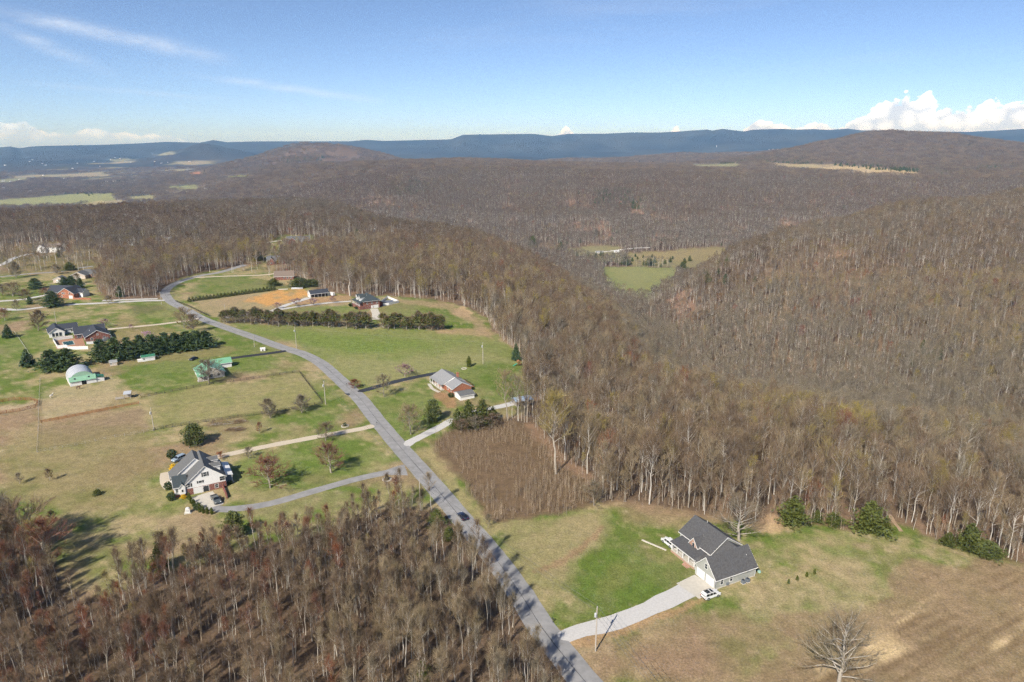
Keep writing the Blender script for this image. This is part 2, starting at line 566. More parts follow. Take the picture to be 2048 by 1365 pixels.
FIELDS_FAR = [(poly_at(p), c) for p, c in [
    ([(1213, 538), (1260, 534), (1352, 541), (1335, 556), (1300, 580), (1268, 570), (1232, 556)], (.25, .25, .10)),
    ([(1255, 511), (1330, 505), (1440, 497), (1452, 511), (1400, 522), (1300, 523)], (.27, .22, .11)),
    ([(1130, 503), (1180, 495), (1235, 497), (1245, 514), (1190, 516)], (.22, .20, .10)),
    ([(1070, 488), (1110, 488), (1125, 498), (1080, 498)], (.36, .25, .15)),
    ([(1388, 331), (1475, 329), (1472, 334.5), (1400, 335.5)], (.30, .29, .15)),
    ([(1530, 328), (1640, 331), (1640, 336), (1560, 334)], (.40, .34, .19)),
    ([(1648, 335), (1700, 333.5), (1765, 338), (1838, 344.5), (1830, 349), (1720, 346), (1650, 340)], (.52, .40, .22)),
    ([(-40, 404), (60, 396), (150, 388), (228, 387), (230, 398), (140, 408), (-40, 414)], (.30, .31, .13)),
    ([(140, 417), (190, 403), (252, 400), (246, 409), (180, 419)], (.42, .36, .20)),
    ([(256, 394), (306, 390), (309, 402), (270, 404)], (.34, .33, .15)),
    ([(448, 354), (490, 350), (506, 356), (456, 360)], (.27, .32, .13)),
    ([(380, 346), (407, 342), (400, 351), (388, 352)], (.50, .24, .11)),
    ([(-30, 362), (50, 356), (60, 362), (-20, 372)], (.29, .29, .14)),
    ([(215, 320), (260, 316), (275, 319), (230, 323)], (.33, .33, .18)),
    ([(310, 308), (350, 306.5), (352, 309), (315, 310.5)], (.33, .32, .19)),
    ([(330, 374), (392, 370), (398, 377), (340, 380)], (.28, .30, .13))]]
FIELD_FRONT = [poly_at(p) for p in [[(1200, 534), (1350, 536), (1358, 545), (1345, 572), (1300, 604), (1262, 600), (1215, 575)], [(1245, 508), (1330, 503), (1445, 494), (1458, 512), (1440, 530), (1340, 534), (1260, 533)], [(1125, 500), (1180, 492), (1240, 494), (1250, 520), (1190, 526)], [(-60, 403), (60, 396), (150, 388), (228, 387), (230, 401), (140, 411), (-60, 416)],
                                      [(1380, 329), (1480, 327), (1478, 338), (1390, 339)], [(1520, 326), (1640, 329), (1700, 331), (1765, 336), (1845, 342), (1838, 353), (1720, 350), (1560, 338)]]]
PARK = poly_at([(-300, 500), (0, 488), (120, 484), (200, 500), (230, 560), (190, 560), (90, 546), (0, 552), (-300, 570)])      # open oak lots around the far houses
PARK2 = poly_at([(330, 600), (360, 556), (430, 540), (560, 545), (640, 575), (560, 590), (440, 585)])
ROADSIDE_GAPS = [(poly_at(p)) for p in [[(345, 575), (420, 545), (520, 528), (540, 480), (580, 472), (600, 490), (560, 520), (545, 552), (420, 560)],
                                        [(555, 470), (630, 470), (640, 492), (560, 500)], [(700, 470), (760, 465), (765, 480), (705, 485)], [(715, 436), (760, 434), (770, 452), (700, 456)]]]


def build_ground():
    azs = np.concatenate([np.arange(-180, -46, 3.0), np.arange(-46, 46.001, .15), np.arange(49, 180, 3.0)])
    rr = [8.0, 20, 36, 52, 66]
    while rr[-1] < 2600:
        rr.append(rr[-1] * 1.0078)
    while rr[-1] < 20500:
        rr.append(rr[-1] * 1.013)
    rr = np.array(rr)
    A, Q = np.meshgrid(np.radians(azs), rr)
    x, y = (Q * np.sin(A)).ravel(), (Q * np.cos(A)).ravel()
    z = zt(x, y)
    r = Q.ravel()
    na, nr = len(azs), len(rr)
    i = np.arange(nr - 1)[:, None] * na
    j = np.arange(na)[None, :]
    j2 = (j + 1) % na
    quads = np.stack([i + j, i + na + j, i + na + j2, i + j2], -1).reshape(-1, 4)[:, ::-1]
    me = bpy.data.meshes.new('ground')
    nv = len(x)
    co = np.stack([x, y, z], 1)
    co = np.vstack([co, [[0, 0, 0]]])
    tris = np.stack([np.full(na, nv), np.arange(na), (np.arange(na) + 1) % na], 1)[:, ::-1]
    me.vertices.add(nv + 1)
    me.vertices.foreach_set('co', co.ravel())
    nq, ntri = len(quads), len(tris)
    me.loops.add(nq * 4 + ntri * 3)
    me.polygons.add(nq + ntri)
    me.loops.foreach_set('vertex_index', np.concatenate([quads.ravel(), tris.ravel()]).astype(np.int32))
    me.polygons.foreach_set('loop_start', np.concatenate([np.arange(nq) * 4, nq * 4 + np.arange(ntri) * 3]).astype(np.int32))
    me.polygons.foreach_set('use_smooth', np.ones(nq + ntri, bool))
    me.update(calc_edges=True)
    # ---- what covers the soil
    x, y, r = co[:, 0], co[:, 1], np.hypot(co[:, 0], co[:, 1])
    az = np.degrees(np.arctan2(x, y))
    n1, n2, n3 = fbm(x, y, 38, 4, 0), fbm(x + 300, y, 9, 4, 1), fbm(x, y + 500, 2.6, 3, 2)

    def lerp(a, b, t):
        return a + (np.asarray(b) - a) * np.clip(t, 0, 1)[:, None]
    litter = lerp(np.tile([.25, .170, .110], (nv + 1, 1)), (.155, .110, .072), (n2 - .3) * 2.2)
    litter = lerp(litter, (.32, .235, .155), (n1 - .55) * 4)
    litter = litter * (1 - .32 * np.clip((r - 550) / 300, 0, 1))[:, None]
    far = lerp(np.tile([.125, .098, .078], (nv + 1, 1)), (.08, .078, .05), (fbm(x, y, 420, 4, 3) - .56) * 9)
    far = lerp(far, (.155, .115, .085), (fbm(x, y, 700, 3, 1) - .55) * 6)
    far = lerp(far, (.050, .052, .046), (r - 5500) / 3500)  # self-shadow of the unbuilt far canopy is put into this darker colour
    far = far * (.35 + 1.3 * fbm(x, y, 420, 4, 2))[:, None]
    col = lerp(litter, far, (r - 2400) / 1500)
    # distant farmland between the woods of the plain
    plain = np.clip((-az - 9) / 6, 0, 1) * np.clip((r - 3000) / 600, 0, 1) * np.clip((10300 - r) / 1500, 0, 1) * np.clip((-co[:, 2] - 55) / 20, 0, 1)
    pf = fbm(x, y * .55, 330, 4, 2)
    col = lerp(col, (.27, .26, .14), (pf - .585) * 14 * plain)
    col = lerp(col, (.33, .28, .18), (pf - .64) * 14 * plain)
    pl2 = np.clip((az - 4) / 6, 0, 1) * np.clip((r - 5600) / 600, 0, 1) * np.clip((9500 - r) / 1500, 0, 1)
    col = lerp(col, (.36, .31, .2), (pf - .70) * 14 * pl2)
    # bare slope patches in the far wood
    bs = fbm(x * 1.2, y, 60, 3, 1)
    col = lerp(col, (.34, .21, .14), np.clip((bs - .62) * 8, 0, 1) * ((r > 700) & (r < 2200)) * .8)
    # grass of the open land: green, olive and straw drifting into each other
    green, straw = np.array([.128, .176, .036]), np.array([.365, .295, .158])
    g = lerp(np.tile(green, (nv + 1, 1)), straw, (n1 * .50 + n2 * .75 + (n3 - .5) * .35 - .48) * 3.0)
    g = lerp(g, (.30, .215, .13), (fbm(x + 90, y - 40, 21, 4, 3) - .56) * 4.5)
    g = lerp(g, (.42, .345, .20), (n3 - .62) * 3)
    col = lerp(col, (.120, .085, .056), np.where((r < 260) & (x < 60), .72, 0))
    om = soft(OPEN, x, y, 3.0, 1)
    col = lerp(col, g, om)
    col = lerp(col, lerp(g, (.24, .17, .10), .45 + 0 * r), soft(PARK, x, y, 4, 2) * .8)
    col = lerp(col, g, soft(PARK2, x, y, 4, 3))
    for p in ROADSIDE_GAPS:
        col = lerp(col, g, soft(p, x, y, 4, 3) * .8)

    def patch(pts, c, rad, k=1.0, seed=5, mod=None):
        nonlocal col
        if 9 <= seed <= 23:                 # greener lawns fade into the straw around them
            rad, k = rad * 2.0, k * .85
        t = soft(poly_at(pts), x, y, rad, seed) * k
        if 9 <= seed <= 23:
            t = t * np.clip(.25 + 1.1 * n2 + .5 * (n3 - .5), 0, 1)
        if mod is not None:
            t = t * mod
        col = lerp(col, c, t)
    vivid = np.array([.104, .168, .028])
    # big mown field beside the road
    patch([(452, 648), (560, 650), (880, 664), (985, 668), (1035, 706), (1040, 738), (900, 745), (700, 775), (640, 720), (600, 690), (500, 660)], (.200, .230, .072), 4, .80, 6)
    patch([(452, 650), (560, 656), (700, 668), (900, 690), (760, 700), (620, 690), (520, 668)], (.155, .215, .045), 14, .75, 7)
    patch([(640, 715), (800, 720), (980, 705), (1000, 725), (800, 765), (710, 772)], (.29, .27, .125), 12, .55, 8)
    # yards
    patch([(985, 1058), (1100, 1034), (1205, 1018), (1212, 1060), (1165, 1150), (1120, 1225), (1090, 1240), (1020, 1155)], (.315, .265, .135), 5, .8, 61, np.clip(.35 + 1.1 * n2, 0, 1))
    patch([(1450, 1200), (1540, 1150), (1700, 1120), (1850, 1130), (1720, 1210), (1560, 1290), (1440, 1240)], (.33, .275, .15), 8, .5, 62, np.clip(.2 + 1.2 * n2, 0, 1))
    patch([(1205, 1022), (1262, 1030), (1288, 1080), (1352, 1108), (1378, 1150), (1362, 1166), (1250, 1200), (1150, 1250), (1104, 1246), (1170, 1175), (1200, 1090)], vivid * .95, 5, .85, 9, np.clip(.45 + 1.3 * n2, 0, 1))
    patch([(1205, 1130), (1260, 1130), (1240, 1180), (1180, 1200)], (.19, .20, .06), 4, .6, 3)
    patch([(905, 745), (990, 722), (1045, 738), (1050, 790), (1010, 818), (960, 800), (950, 760)], vivid, 4, .9, 10)
    patch([(705, 795), (860, 770), (905, 800), (890, 848), (790, 888), (720, 805)], vivid * 1.1, 5, .8, 11, np.clip(.2 + 1.5 * n2, 0, 1))
    patch([(248, 718), (400, 690), (520, 700), (590, 742), (440, 760), (275, 790), (255, 760)], vivid * 1.05, 6, .85, 12, np.clip(.1 + 1.6 * n2, 0, 1))
    patch([(430, 648), (500, 668), (600, 712), (520, 705), (420, 700), (420, 690)], vivid, 6, .7, 13, np.clip(.1 + 1.6 * n2, 0, 1))
    patch([(-100, 690), (60, 670), (60, 730), (-100, 775)], vivid * 1.1, 8, .7, 14)
    patch([(540, 800), (600, 760), (640, 805), (690, 850), (640, 865), (560, 835)], vivid * 1.1, 5, .6, 15, np.clip(.1 + 1.6 * n2, 0, 1))
    patch([(470, 930), (560, 900), (720, 870), (790, 925), (700, 950), (600, 985), (520, 990), (460, 960)], vivid * 1.15, 7, .75, 16, np.clip(n2 * 1.7, 0, 1))
    patch([(760, 600), (840, 600), (940, 640), (880, 650), (800, 640), (755, 615)], vivid, 6, .7, 17, np.clip(.2 + 1.4 * n2, 0, 1))
    patch([(560, 620), (690, 610), (730, 622), (700, 640), (580, 640)], vivid * 1.15, 4, .8, 18)
    patch([(430, 548), (545, 560), (600, 580), (440, 588), (375, 585)], vivid * .9, 4, .75, 19)
    patch([(1640, 1085), (1730, 1085), (1760, 1105), (1660, 1118), (1600, 1105)], vivid * 1.1, 5, .75, 20, np.clip(.1 + 1.5 * n2, 0, 1))
    patch([(300, 960), (360, 930), (370, 1000), (330, 1010)], vivid * 1.3, 5, .45, 21)
    patch([(0, 600), (90, 580), (60, 625), (0, 630)], vivid, 5, .7, 22)
    patch([(250, 600), (345, 605), (372, 640), (300, 650), (255, 630)], vivid * 1.1, 6, .6, 23)
    patch([(255, 612), (310, 608), (345, 620), (300, 630), (262, 628)], (.11, .09, .05), 6, .55, 24, np.clip(.2 + 1.5 * n2, 0, 1))
    # tilled field, bottom right, with sandy wash-outs drawn out along the slope
    sx, sy = x * .89 + y * .45, -x * .45 + y * .89
    sand = fbm(sx * .22, sy, 5.5, 4, 1)
    patch([(1690, 1225), (1790, 1180), (1862, 1132), (1960, 1112), (2100, 1140), (2600, 1230), (2600, 2400), (1560, 2400), (1500, 1400), (1560, 1330), (1640, 1270)], (.285, .205, .122), 8.0, .88, 25)
    patch([(1700, 1240), (1800, 1190), (1862, 1150), (2100, 1150), (2600, 1240), (2600, 2000), (1700, 2000), (1690, 1300)], (.60, .455, .255), 8, 1.0, 26, np.clip((sand - .565) * 7, 0, .9))
    patch([(1740, 1290), (1800, 1300), (1880, 1350), (1850, 1420), (1780, 1365)], (.62, .47, .26), 7, .9, 27, np.clip((sand - .44) * 6, 0, 1))
    patch([(1690, 1225), (1790, 1180), (1862, 1132), (1960, 1112), (2100, 1140), (2600, 1230), (2600, 2400), (1560, 2400), (1500, 1400), (1560, 1330), (1640, 1270)], (.17, .115, .062), 6, .9, 60, np.clip((fbm(sx * .10, sy * 1.3, 1.6, 3, 2) - .52) * 4, 0, .75))
    patch([(1180, 1290), (1300, 1240), (1420, 1230), (1600, 1240), (1560, 1330), (1480, 1420), (1250, 1420)], (.27, .185, .115), 8, .55, 28)
    patch([(1540, 1030), (1590, 1045), (1570, 1060), (1530, 1065), (1500, 1055)], (.52, .36, .21), 3, .8, 29)
    patch([(1505, 1120), (1545, 1100), (1560, 1115), (1520, 1140)], (.36, .30, .17), 3, .5, 30)
    # worn ground beside drives and edges
    patch([(1090, 1255), (1180, 1262), (1330, 1218), (1420, 1192), (1420, 1200), (1340, 1232), (1180, 1290), (1120, 1300)], (.40, .26, .14), 1.5, .8, 31)
    patch([(1068, 1140), (1110, 1125), (1165, 1090), (1205, 1050), (1212, 1056), (1170, 1098), (1115, 1134), (1072, 1146)], (.29, .185, .11), 1.0, .7, 32)
    patch([(390, 602), (500, 590), (640, 582), (640, 600), (560, 620), (420, 636)], (.36, .28, .16), 4, .8, 33)
    patch([(495, 602), (545, 582), (605, 578), (632, 588), (600, 602), (535, 614)], (.56, .31, .105), 6, .95, 34, np.clip((fbm(x, y * .6, 7, 4, 1) - .30) * 5, .15, 1))
    patch([(590, 602), (650, 592), (700, 590), (702, 600), (650, 606), (600, 612)], (.40, .26, .14), 2, .8, 35)
    patch([(905, 618), (925, 612), (945, 625), (935, 636), (915, 634)], (.54, .38, .22), 3, .85, 36)
    patch([(870, 660), (980, 658), (992, 672), (960, 674), (880, 668)], (.40, .28, .16), 3, .7, 37)
    patch([(780, 597), (900, 608), (960, 640), (990, 680), (975, 680), (940, 645), (890, 618), (785, 606)], (.36, .26, .16), 4, .7, 38)
    patch([(90, 775), (200, 770), (235, 740), (250, 790), (240, 806), (80, 840), (85, 800)], (.40, .325, .19), 5, .8, 39)
    patch([(85, 858), (280, 818), (300, 858), (82, 898)], (.275, .205, .125), 3, .85, 40)
    patch([(290, 790), (590, 752), (640, 808), (520, 826), (310, 858), (290, 815)], (.27, .25, .105), 5, .7, 41)
    patch([(0, 815), (70, 806), (72, 816), (0, 826)], (.42, .33, .21), 2, .9, 42)
    patch([(350, 1030), (440, 1040), (470, 1060), (420, 1100), (320, 1120), (330, 1070)], (.31, .235, .145), 6, .6, 43)
    patch([(480, 985), (530, 985), (700, 985), (690, 1010), (560, 1040), (500, 1040)], (.29, .25, .13), 5, .5, 44)
    patch([(0, 880), (300, 840), (340, 940), (300, 1010), (120, 1010), (0, 985)], (.245, .205, .095), 10, .65, 45)
    patch([(860, 900), (930, 968), (990, 1048), (1010, 1120), (960, 1050), (880, 950), (830, 905)], (.33, .28, .135), 4, .75, 46)
    patch([(240, 630), (480, 700), (430, 715), (260, 730), (190, 730)], (.30, .22, .12), 3, .5, 47)
    patch([(870, 780), (905, 790), (915, 815), (895, 815), (868, 795)], (.36, .20, .115), 1.5, .7, 48)
    patch([(440, 845), (560, 838), (540, 870), (450, 875)], (.26, .235, .11), 4, .5, 49)
    # thicket floor
    patch([(870, 886), (905, 862), (1000, 838), (1062, 850), (1098, 890), (1140, 933), (1180, 962), (1200, 1000), (1195, 1010), (1100, 1030), (985, 1047), (930, 968), (875, 905)], (.17, .118, .070), 3, .95, 50)
    patch([(1050, 840), (1075, 850), (1110, 890), (1150, 930), (1195, 960), (1180, 975), (1130, 938), (1090, 900)], (.30, .195, .122), 3, .75, 51)
    patch([(1195, 1000), (1300, 1008), (1400, 1026), (1520, 1045), (1520, 1054), (1400, 1040), (1290, 1022), (1195, 1014)], (.29, .205, .125), 2.5, .65, 52)
    for p, c in zip(FIELD_FRONT, ((.21, .235, .085), (.24, .21, .10), (.22, .21, .10), (.25, .26, .12), (.28, .27, .14), (.36, .29, .17))):
        col = lerp(col, np.asarray(c), soft(p, x, y, 8, 54) * np.clip(.6 + n2 * .6, 0, 1))
    for p, c in FIELDS_FAR:
        d = float(np.hypot(*p.mean(0)))
        t = soft(p, x, y, 4 + d * .004, 53)
        col = lerp(col, np.asarray(c), t * np.clip(.75 + (n2 - .5), 0, 1))
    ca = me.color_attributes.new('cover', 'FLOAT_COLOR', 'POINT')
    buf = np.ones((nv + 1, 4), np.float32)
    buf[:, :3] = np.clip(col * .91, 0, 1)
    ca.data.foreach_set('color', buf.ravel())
    m = bpy.data.materials.new('ground_cover')
    m.use_nodes = True
    ns, ls = m.node_tree.nodes, m.node_tree.links
    b = ns['Principled BSDF']
    b.inputs['Roughness'].default_value = .95
    b.inputs['Specular IOR Level'].default_value = .08
    at_ = N(ns, 'ShaderNodeVertexColor', layer_name='cover')
    tc = N(ns, 'ShaderNodeTexCoord')
    last = at_.outputs[0]
    for sc, dt, lo, hi, a, bb in ((1.9, 4, .30, .70, .66, 1.34), (.33, 4, .32, .68, .80, 1.20), (6.5, 2, .3, .7, .82, 1.18)):
        nz = N(ns, 'ShaderNodeTexNoise')
        nz.inputs['Scale'].default_value = sc
        nz.inputs['Detail'].default_value = dt
        nz.inputs['Roughness'].default_value = .7
        ls.new(tc.outputs['Object'], nz.inputs[0])
        mr = N(ns, 'ShaderNodeMapRange')
        for k, v in zip((1, 2, 3, 4), (lo, hi, a, bb)):
            mr.inputs[k].default_value = v
        ls.new(nz.outputs[0], mr.inputs[0])
        mx = N(ns, 'ShaderNodeMix', data_type='RGBA', blend_type='MULTIPLY')
        mx.inputs[0].default_value = 1
        ls.new(last, mx.inputs[6])
        ls.new(mr.outputs[0], mx.inputs[7])
        last = mx.outputs[2]
    # straw tufts in the grass
    nz = N(ns, 'ShaderNodeTexNoise')
    nz.inputs['Scale'].default_value = .85
    nz.inputs['Detail'].default_value = 6
    nz.inputs['Roughness'].default_value = .75
    mp = N(ns, 'ShaderNodeMapping')
    mp.inputs['Scale'].default_value = (1.0, .6, 1)
    ls.new(tc.outputs['Object'], mp.inputs[0])
    ls.new(mp.outputs[0], nz.inputs[0])
    mr = N(ns, 'ShaderNodeMapRange')
    for k, v in zip((1, 2, 3, 4), (.52, .72, 0, .55)):
        mr.inputs[k].default_value = v
    ls.new(nz.outputs[0], mr.inputs[0])
    mx = N(ns, 'ShaderNodeMix', data_type='RGBA', blend_type='MIX')
    ls.new(mr.outputs[0], mx.inputs[0])
    hs = N(ns, 'ShaderNodeHueSaturation')
    hs.inputs['Hue'].default_value = .475
    hs.inputs['Saturation'].default_value = .85
    hs.inputs['Value'].default_value = 1.35
    ls.new(last, hs.inputs['Color'])
    ls.new(last, mx.inputs[6])
    ls.new(hs.outputs[0], mx.inputs[7])
    ls.new(mx.outputs[2], b.inputs['Base Color'])
    bp = N(ns, 'ShaderNodeBump')
    bp.inputs['Strength'].default_value = .5
    bp.inputs['Distance'].default_value = .25
    ls.new(nz.outputs[0], bp.inputs['Height'])
    ls.new(bp.outputs[0], b.inputs['Normal'])
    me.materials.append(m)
    o = bpy.data.objects.new('ground', me)
    COL.objects.link(o)
    tag(o, 'rolling plateau of lawns, fields and leaf-covered forest floor', None, None, 'structure')


build_ground()

# ------------------------------------------------------------------ roads and drives
M_ASPH = mat('weathered_asphalt', (.27, .268, .268), .9, .20, .35, bump=.15)
M_BLACK = mat('fresh_asphalt', (.036, .038, .044), .75, .15, 1.2)
M_GRAVEL = mat('pale_gravel', (.50, .49, .475), .95, .13, 2.4, bump=.4)
M_CONC = mat('concrete', (.50, .47, .41), .9, .1, 1.0)
M_TAN = mat('tan_gravel', (.52, .45, .35), .95, .12, 2.0, bump=.3)


def smooth_path(pts, step):
    P = [Vector((p[0], p[1], 0)) for p in pts]
    out = []
    for i in range(len(P) - 1):
        p0, p1, p2, p3 = P[max(i - 1, 0)], P[i], P[i + 1], P[min(i + 2, len(P) - 1)]
        n = max(2, int((p2 - p1).length / step))
        for k in range(n):
            t = k / n
            out.append(.5 * ((2 * p1) + (p2 - p0) * t + (2 * p0 - 5 * p1 + 4 * p2 - p3) * t * t + (3 * p1 - p0 - 3 * p2 + p3) * t ** 3))
    out.append(P[-1])
    return out


PAVED = []


def strip(name, pix, w, m, label, lift=.05, cat=None, step=4.0, rag=.12, w1=None, world=False):
    """A paved strip following the ground; pix: picture points on its centre line; edges slightly ragged."""
    pts = smooth_path(pix if world else [at(*p) for p in pix], step)
    rs = random.Random(len(pix) * 7 + int(w * 10))
    v, f = [], []
    for i, p in enumerate(pts):
        t = (pts[min(i + 1, len(pts) - 1)] - pts[max(i - 1, 0)]).normalized()
        nrm = Vector((-t.y, t.x, 0))
        ww = w + ((w1 - w) * i / (len(pts) - 1) if w1 is not None else 0)
        PAVED.append((p.x, p.y, ww / 2))
        for k in (-1, -.4, .4, 1):
            q = p + nrm * (ww / 2 * k + (rs.uniform(-rag, rag) if abs(k) == 1 else 0))
            v.append([q.x, q.y, lift + (.03 if abs(k) < 1 else 0)])
    v = np.array(v)
    v[:, 2] += zt(v[:, 0], v[:, 1])
    for i in range(len(pts) - 1):
        for k in range(3):
            a = i * 4 + k
            f.append([a, a + 1, a + 5, a + 4][::-1])
    o = link_mesh(name, v, f, (m,), smooth=True)
    tag(o, label, None, None, 'structure')
    return o, pts


ROAD_PX = [(1300, 1500), (1218, 1420), (1135, 1322), (1083, 1255), (1042, 1190), (985, 1110), (925, 1040), (862, 965), (800, 895), (752, 838), (722, 800), (695, 775), (668, 750), (640, 726), (605, 708), (560, 694), (505, 674), (450, 655), (405, 638), (372, 620), (345, 606), (333, 594), (330, 585), (340, 574), (362, 563), (400, 552), (440, 545), (490, 530)]
_, ROAD = strip('road', ROAD_PX, 6.6, M_ASPH, 'two lane grey asphalt country road winding up the plateau', .06, rag=.1)
strip('road_seam', ROAD_PX[1:-2], .16, mat('tar_seam', (.10, .10, .105), .8), 'dark tar seam along the middle of the road', .10, rag=.05)
strip('driveway', [(1088, 1282), (1125, 1274), (1165, 1262), (1230, 1245), (1300, 1217), (1350, 1192), (1398, 1168)], 3.7, M_GRAVEL, 'pale gravel driveway leading to the grey house', .05, w1=5.6, rag=.3)
strip('driveway_mouth', [(1098, 1290), (1112, 1278), (1128, 1272)], 10.5, M_GRAVEL, 'flared gravel mouth of the grey house driveway', .045, rag=.3, w1=4.5)
strip('parking_pad', [(1375, 1183), (1412, 1165)], 7.4, M_CONC, 'concrete apron before the white garage doors', .08, rag=.02)
strip('driveway', [(803, 940), (760, 948), (700, 962), (620, 985), (540, 1008), (480, 1017), (440, 1019), (420, 1012)], 3.6, M_ASPH, 'grey asphalt driveway curving to the white house basement garage', .05, rag=.1)
strip('driveway_mouth', [(812, 940), (790, 943), (775, 946)], 8.5, M_ASPH, 'flared asphalt mouth of the white house driveway', .045, w1=3.6)
strip('parking_pad', [(402, 990), (424, 1016)], 7.0, M_CONC, 'pale concrete parking pad below the white house', .08, rag=.02)
strip('driveway', [(748, 852), (722, 858), (690, 864), (640, 873), (560, 888), (490, 902), (430, 915), (392, 925)], 3.6, M_TAN, 'tan gravel driveway along the back of the white house lot', .05, rag=.2)
strip('driveway', [(796, 896), (830, 880), (870, 860), (910, 838), (960, 822), (1010, 812), (1030, 806)], 3.9, M_GRAVEL, 'pale gravel lane from the road to the blue roofed shed', .05, rag=.25)
strip('driveway_mouth', [(788, 897), (805, 893), (822, 884)], 7.0, M_GRAVEL, 'flared gravel mouth of the lane to the blue roofed shed', .045, w1=3.9)
strip('driveway', [(693, 790), (740, 778), (790, 764), (840, 753), (884, 745)], 4.0, M_BLACK, 'fresh black asphalt driveway to the brick ranch house', .05, rag=.05)
strip('driveway', [(572, 702), (540, 707), (500, 712), (462, 717)], 4.0, M_BLACK, 'fresh black asphalt driveway to the green roofed house', .05, rag=.05)
strip('driveway', [(450, 636), (500, 629), (545, 622), (600, 613), (660, 606), (702, 603)], 3.8, M_GRAVEL, 'pale gravel driveway to the farmhouse with dormers', .06, rag=.2)
strip('driveway', [(548, 621), (575, 610), (600, 602), (618, 596)], 4.6, M_GRAVEL, 'short gravel spur leading to the white barn', .05, rag=.2)
strip('driveway', [(408, 634), (380, 641), (320, 649), (260, 655), (215, 659)], 3.6, M_TAN, 'tan gravel driveway to the brick house with the pool', .06, rag=.2)
strip('driveway', [(330, 601), (270, 603), (200, 607), (120, 611), (40, 620), (0, 618), (-80, 612)], 4.6, M_GRAVEL, 'pale gravel lane passing the orange brick house', .06, rag=.2)
strip('driveway', [(100, 589), (60, 597), (30, 601), (-60, 606)], 4.5, M_GRAVEL, 'pale gravel fork in front of the orange brick house', .07, rag=.2)
strip('driveway', [(315, 598), (250, 600), (205, 602)], 4.0, M_GRAVEL, 'pale gravel pad beside the orange brick house', .05, rag=.2)
strip('driveway', [(-80, 556), (0, 554), (60, 548), (120, 544), (150, 538), (185, 533)], 5.0, M_ASPH, 'grey lane crossing behind the beige house', .08, rag=.2)
strip('driveway', [(-60, 545), (0, 531), (30, 516), (60, 508)], 5.0, M_GRAVEL, 'pale lane climbing through the oaks to the white house', .1, rag=.2)
strip('driveway', [(500, 500), (530, 487), (560, 482), (590, 480)], 6.0, M_CONC, 'pale concrete drive to the house in the woods', .12, rag=.2)
strip('driveway', [(385, 556), (450, 553), (520, 551), (550, 548)], 4.0, M_TAN, 'tan drive under the trees to the brick house in the wood', .08, rag=.2)
strip('driveway', [(752, 640), (752, 630), (748, 618)], 5.0, M_CONC, 'concrete drive below the farmhouse basement garage', .07, rag=.05)
strip('driveway', [(1190, 506), (1260, 498), (1300, 496)], 5.0, M_GRAVEL, 'pale farm lane on the valley floor', .3, rag=.2)
strip('foot_track', [(1776, 1028), (1788, 1046), (1804, 1064)], 1.3, mat('trodden_sand', (.36, .26, .17), .95, .2, 1.0), 'worn sandy track leaving the field into the wood', .06, rag=.3)

# ------------------------------------------------------------------ bare hardwoods
def bark_mat(name, c1, c2, rand=.22):
    return mat(name, c1, .9, rgb2=c2, scale=.9, rand=rand, spec=.1)


M_BARK = bark_mat('grey_bark', (.24, .205, .165), (.40, .36, .30))
M_BARK_MID = bark_mat('light_grey_bark', (.33, .295, .245), (.48, .445, .385))
M_BARK_PALE = bark_mat('pale_bark', (.42, .39, .34), (.60, .57, .52), .12)


def twig_mat(name, stops):
    """fine twigs: hue differs from tree to tree; light reaches both faces of these hair-thin strips"""
    m = bpy.data.materials.new(name)
    m.use_nodes = True
    ns, ls = m.node_tree.nodes, m.node_tree.links
    ns.clear()
    oi = N(ns, 'ShaderNodeObjectInfo')
    rp = N(ns, 'ShaderNodeValToRGB')
    el = rp.color_ramp.elements
    while len(el) < len(stops):
        el.new(.5)
    for i, c in enumerate(stops):
        el[i].position = i / (len(stops) - 1)
        el[i].color = (c[0] * .78, c[1] * .735, c[2] * .67, 1)
    ls.new(oi.outputs['Random'], rp.inputs[0])
    tc = N(ns, 'ShaderNodeTexCoord')
    nz = N(ns, 'ShaderNodeTexNoise')
    nz.inputs['Scale'].default_value = .5
    nz.inputs['Detail'].default_value = 2
    ls.new(tc.outputs['Object'], nz.inputs[0])
    mr = N(ns, 'ShaderNodeMapRange')
    for k, v in zip((1, 2, 3, 4), (.3, .7, .8, 1.25)):
        mr.inputs[k].default_value = v
    ls.new(nz.outputs[0], mr.inputs[0])
    mx = N(ns, 'ShaderNodeMix', data_type='RGBA', blend_type='MULTIPLY')
    mx.inputs[0].default_value = 1
    ls.new(rp.outputs[0], mx.inputs[6])
    ls.new(mr.outputs[0], mx.inputs[7])
    d, tr, mix, out = N(ns, 'ShaderNodeBsdfDiffuse'), N(ns, 'ShaderNodeBsdfTranslucent'), N(ns, 'ShaderNodeMixShader'), N(ns, 'ShaderNodeOutputMaterial')
    mix.inputs[0].default_value = .24
    for q in (d, tr):
        ls.new(mx.outputs[2], q.inputs[0])
    ls.new(d.outputs[0], mix.inputs[1])
    ls.new(tr.outputs[0], mix.inputs[2])
    ls.new(mix.outputs[0], out.inputs[0])
    return m


TW = {'brown': twig_mat('brown_twigs', [(.275, .215, .155), (.35, .27, .195), (.235, .185, .142), (.33, .27, .19)]),
      'grey': twig_mat('grey_twigs', [(.29, .262, .205), (.39, .352, .275), (.255, .232, .19), (.36, .325, .235)]),
      'tan': twig_mat('tan_twigs', [(.39, .32, .21), (.46, .385, .27), (.36, .31, .195)]),
      'red': twig_mat('red_budding_twigs', [(.34, .165, .115), (.30, .185, .14), (.38, .165, .09), (.30, .15, .125)]),
      'yellow': twig_mat('yellow_budding_twigs', [(.43, .37, .14), (.38, .325, .16), (.47, .41, .135)])}


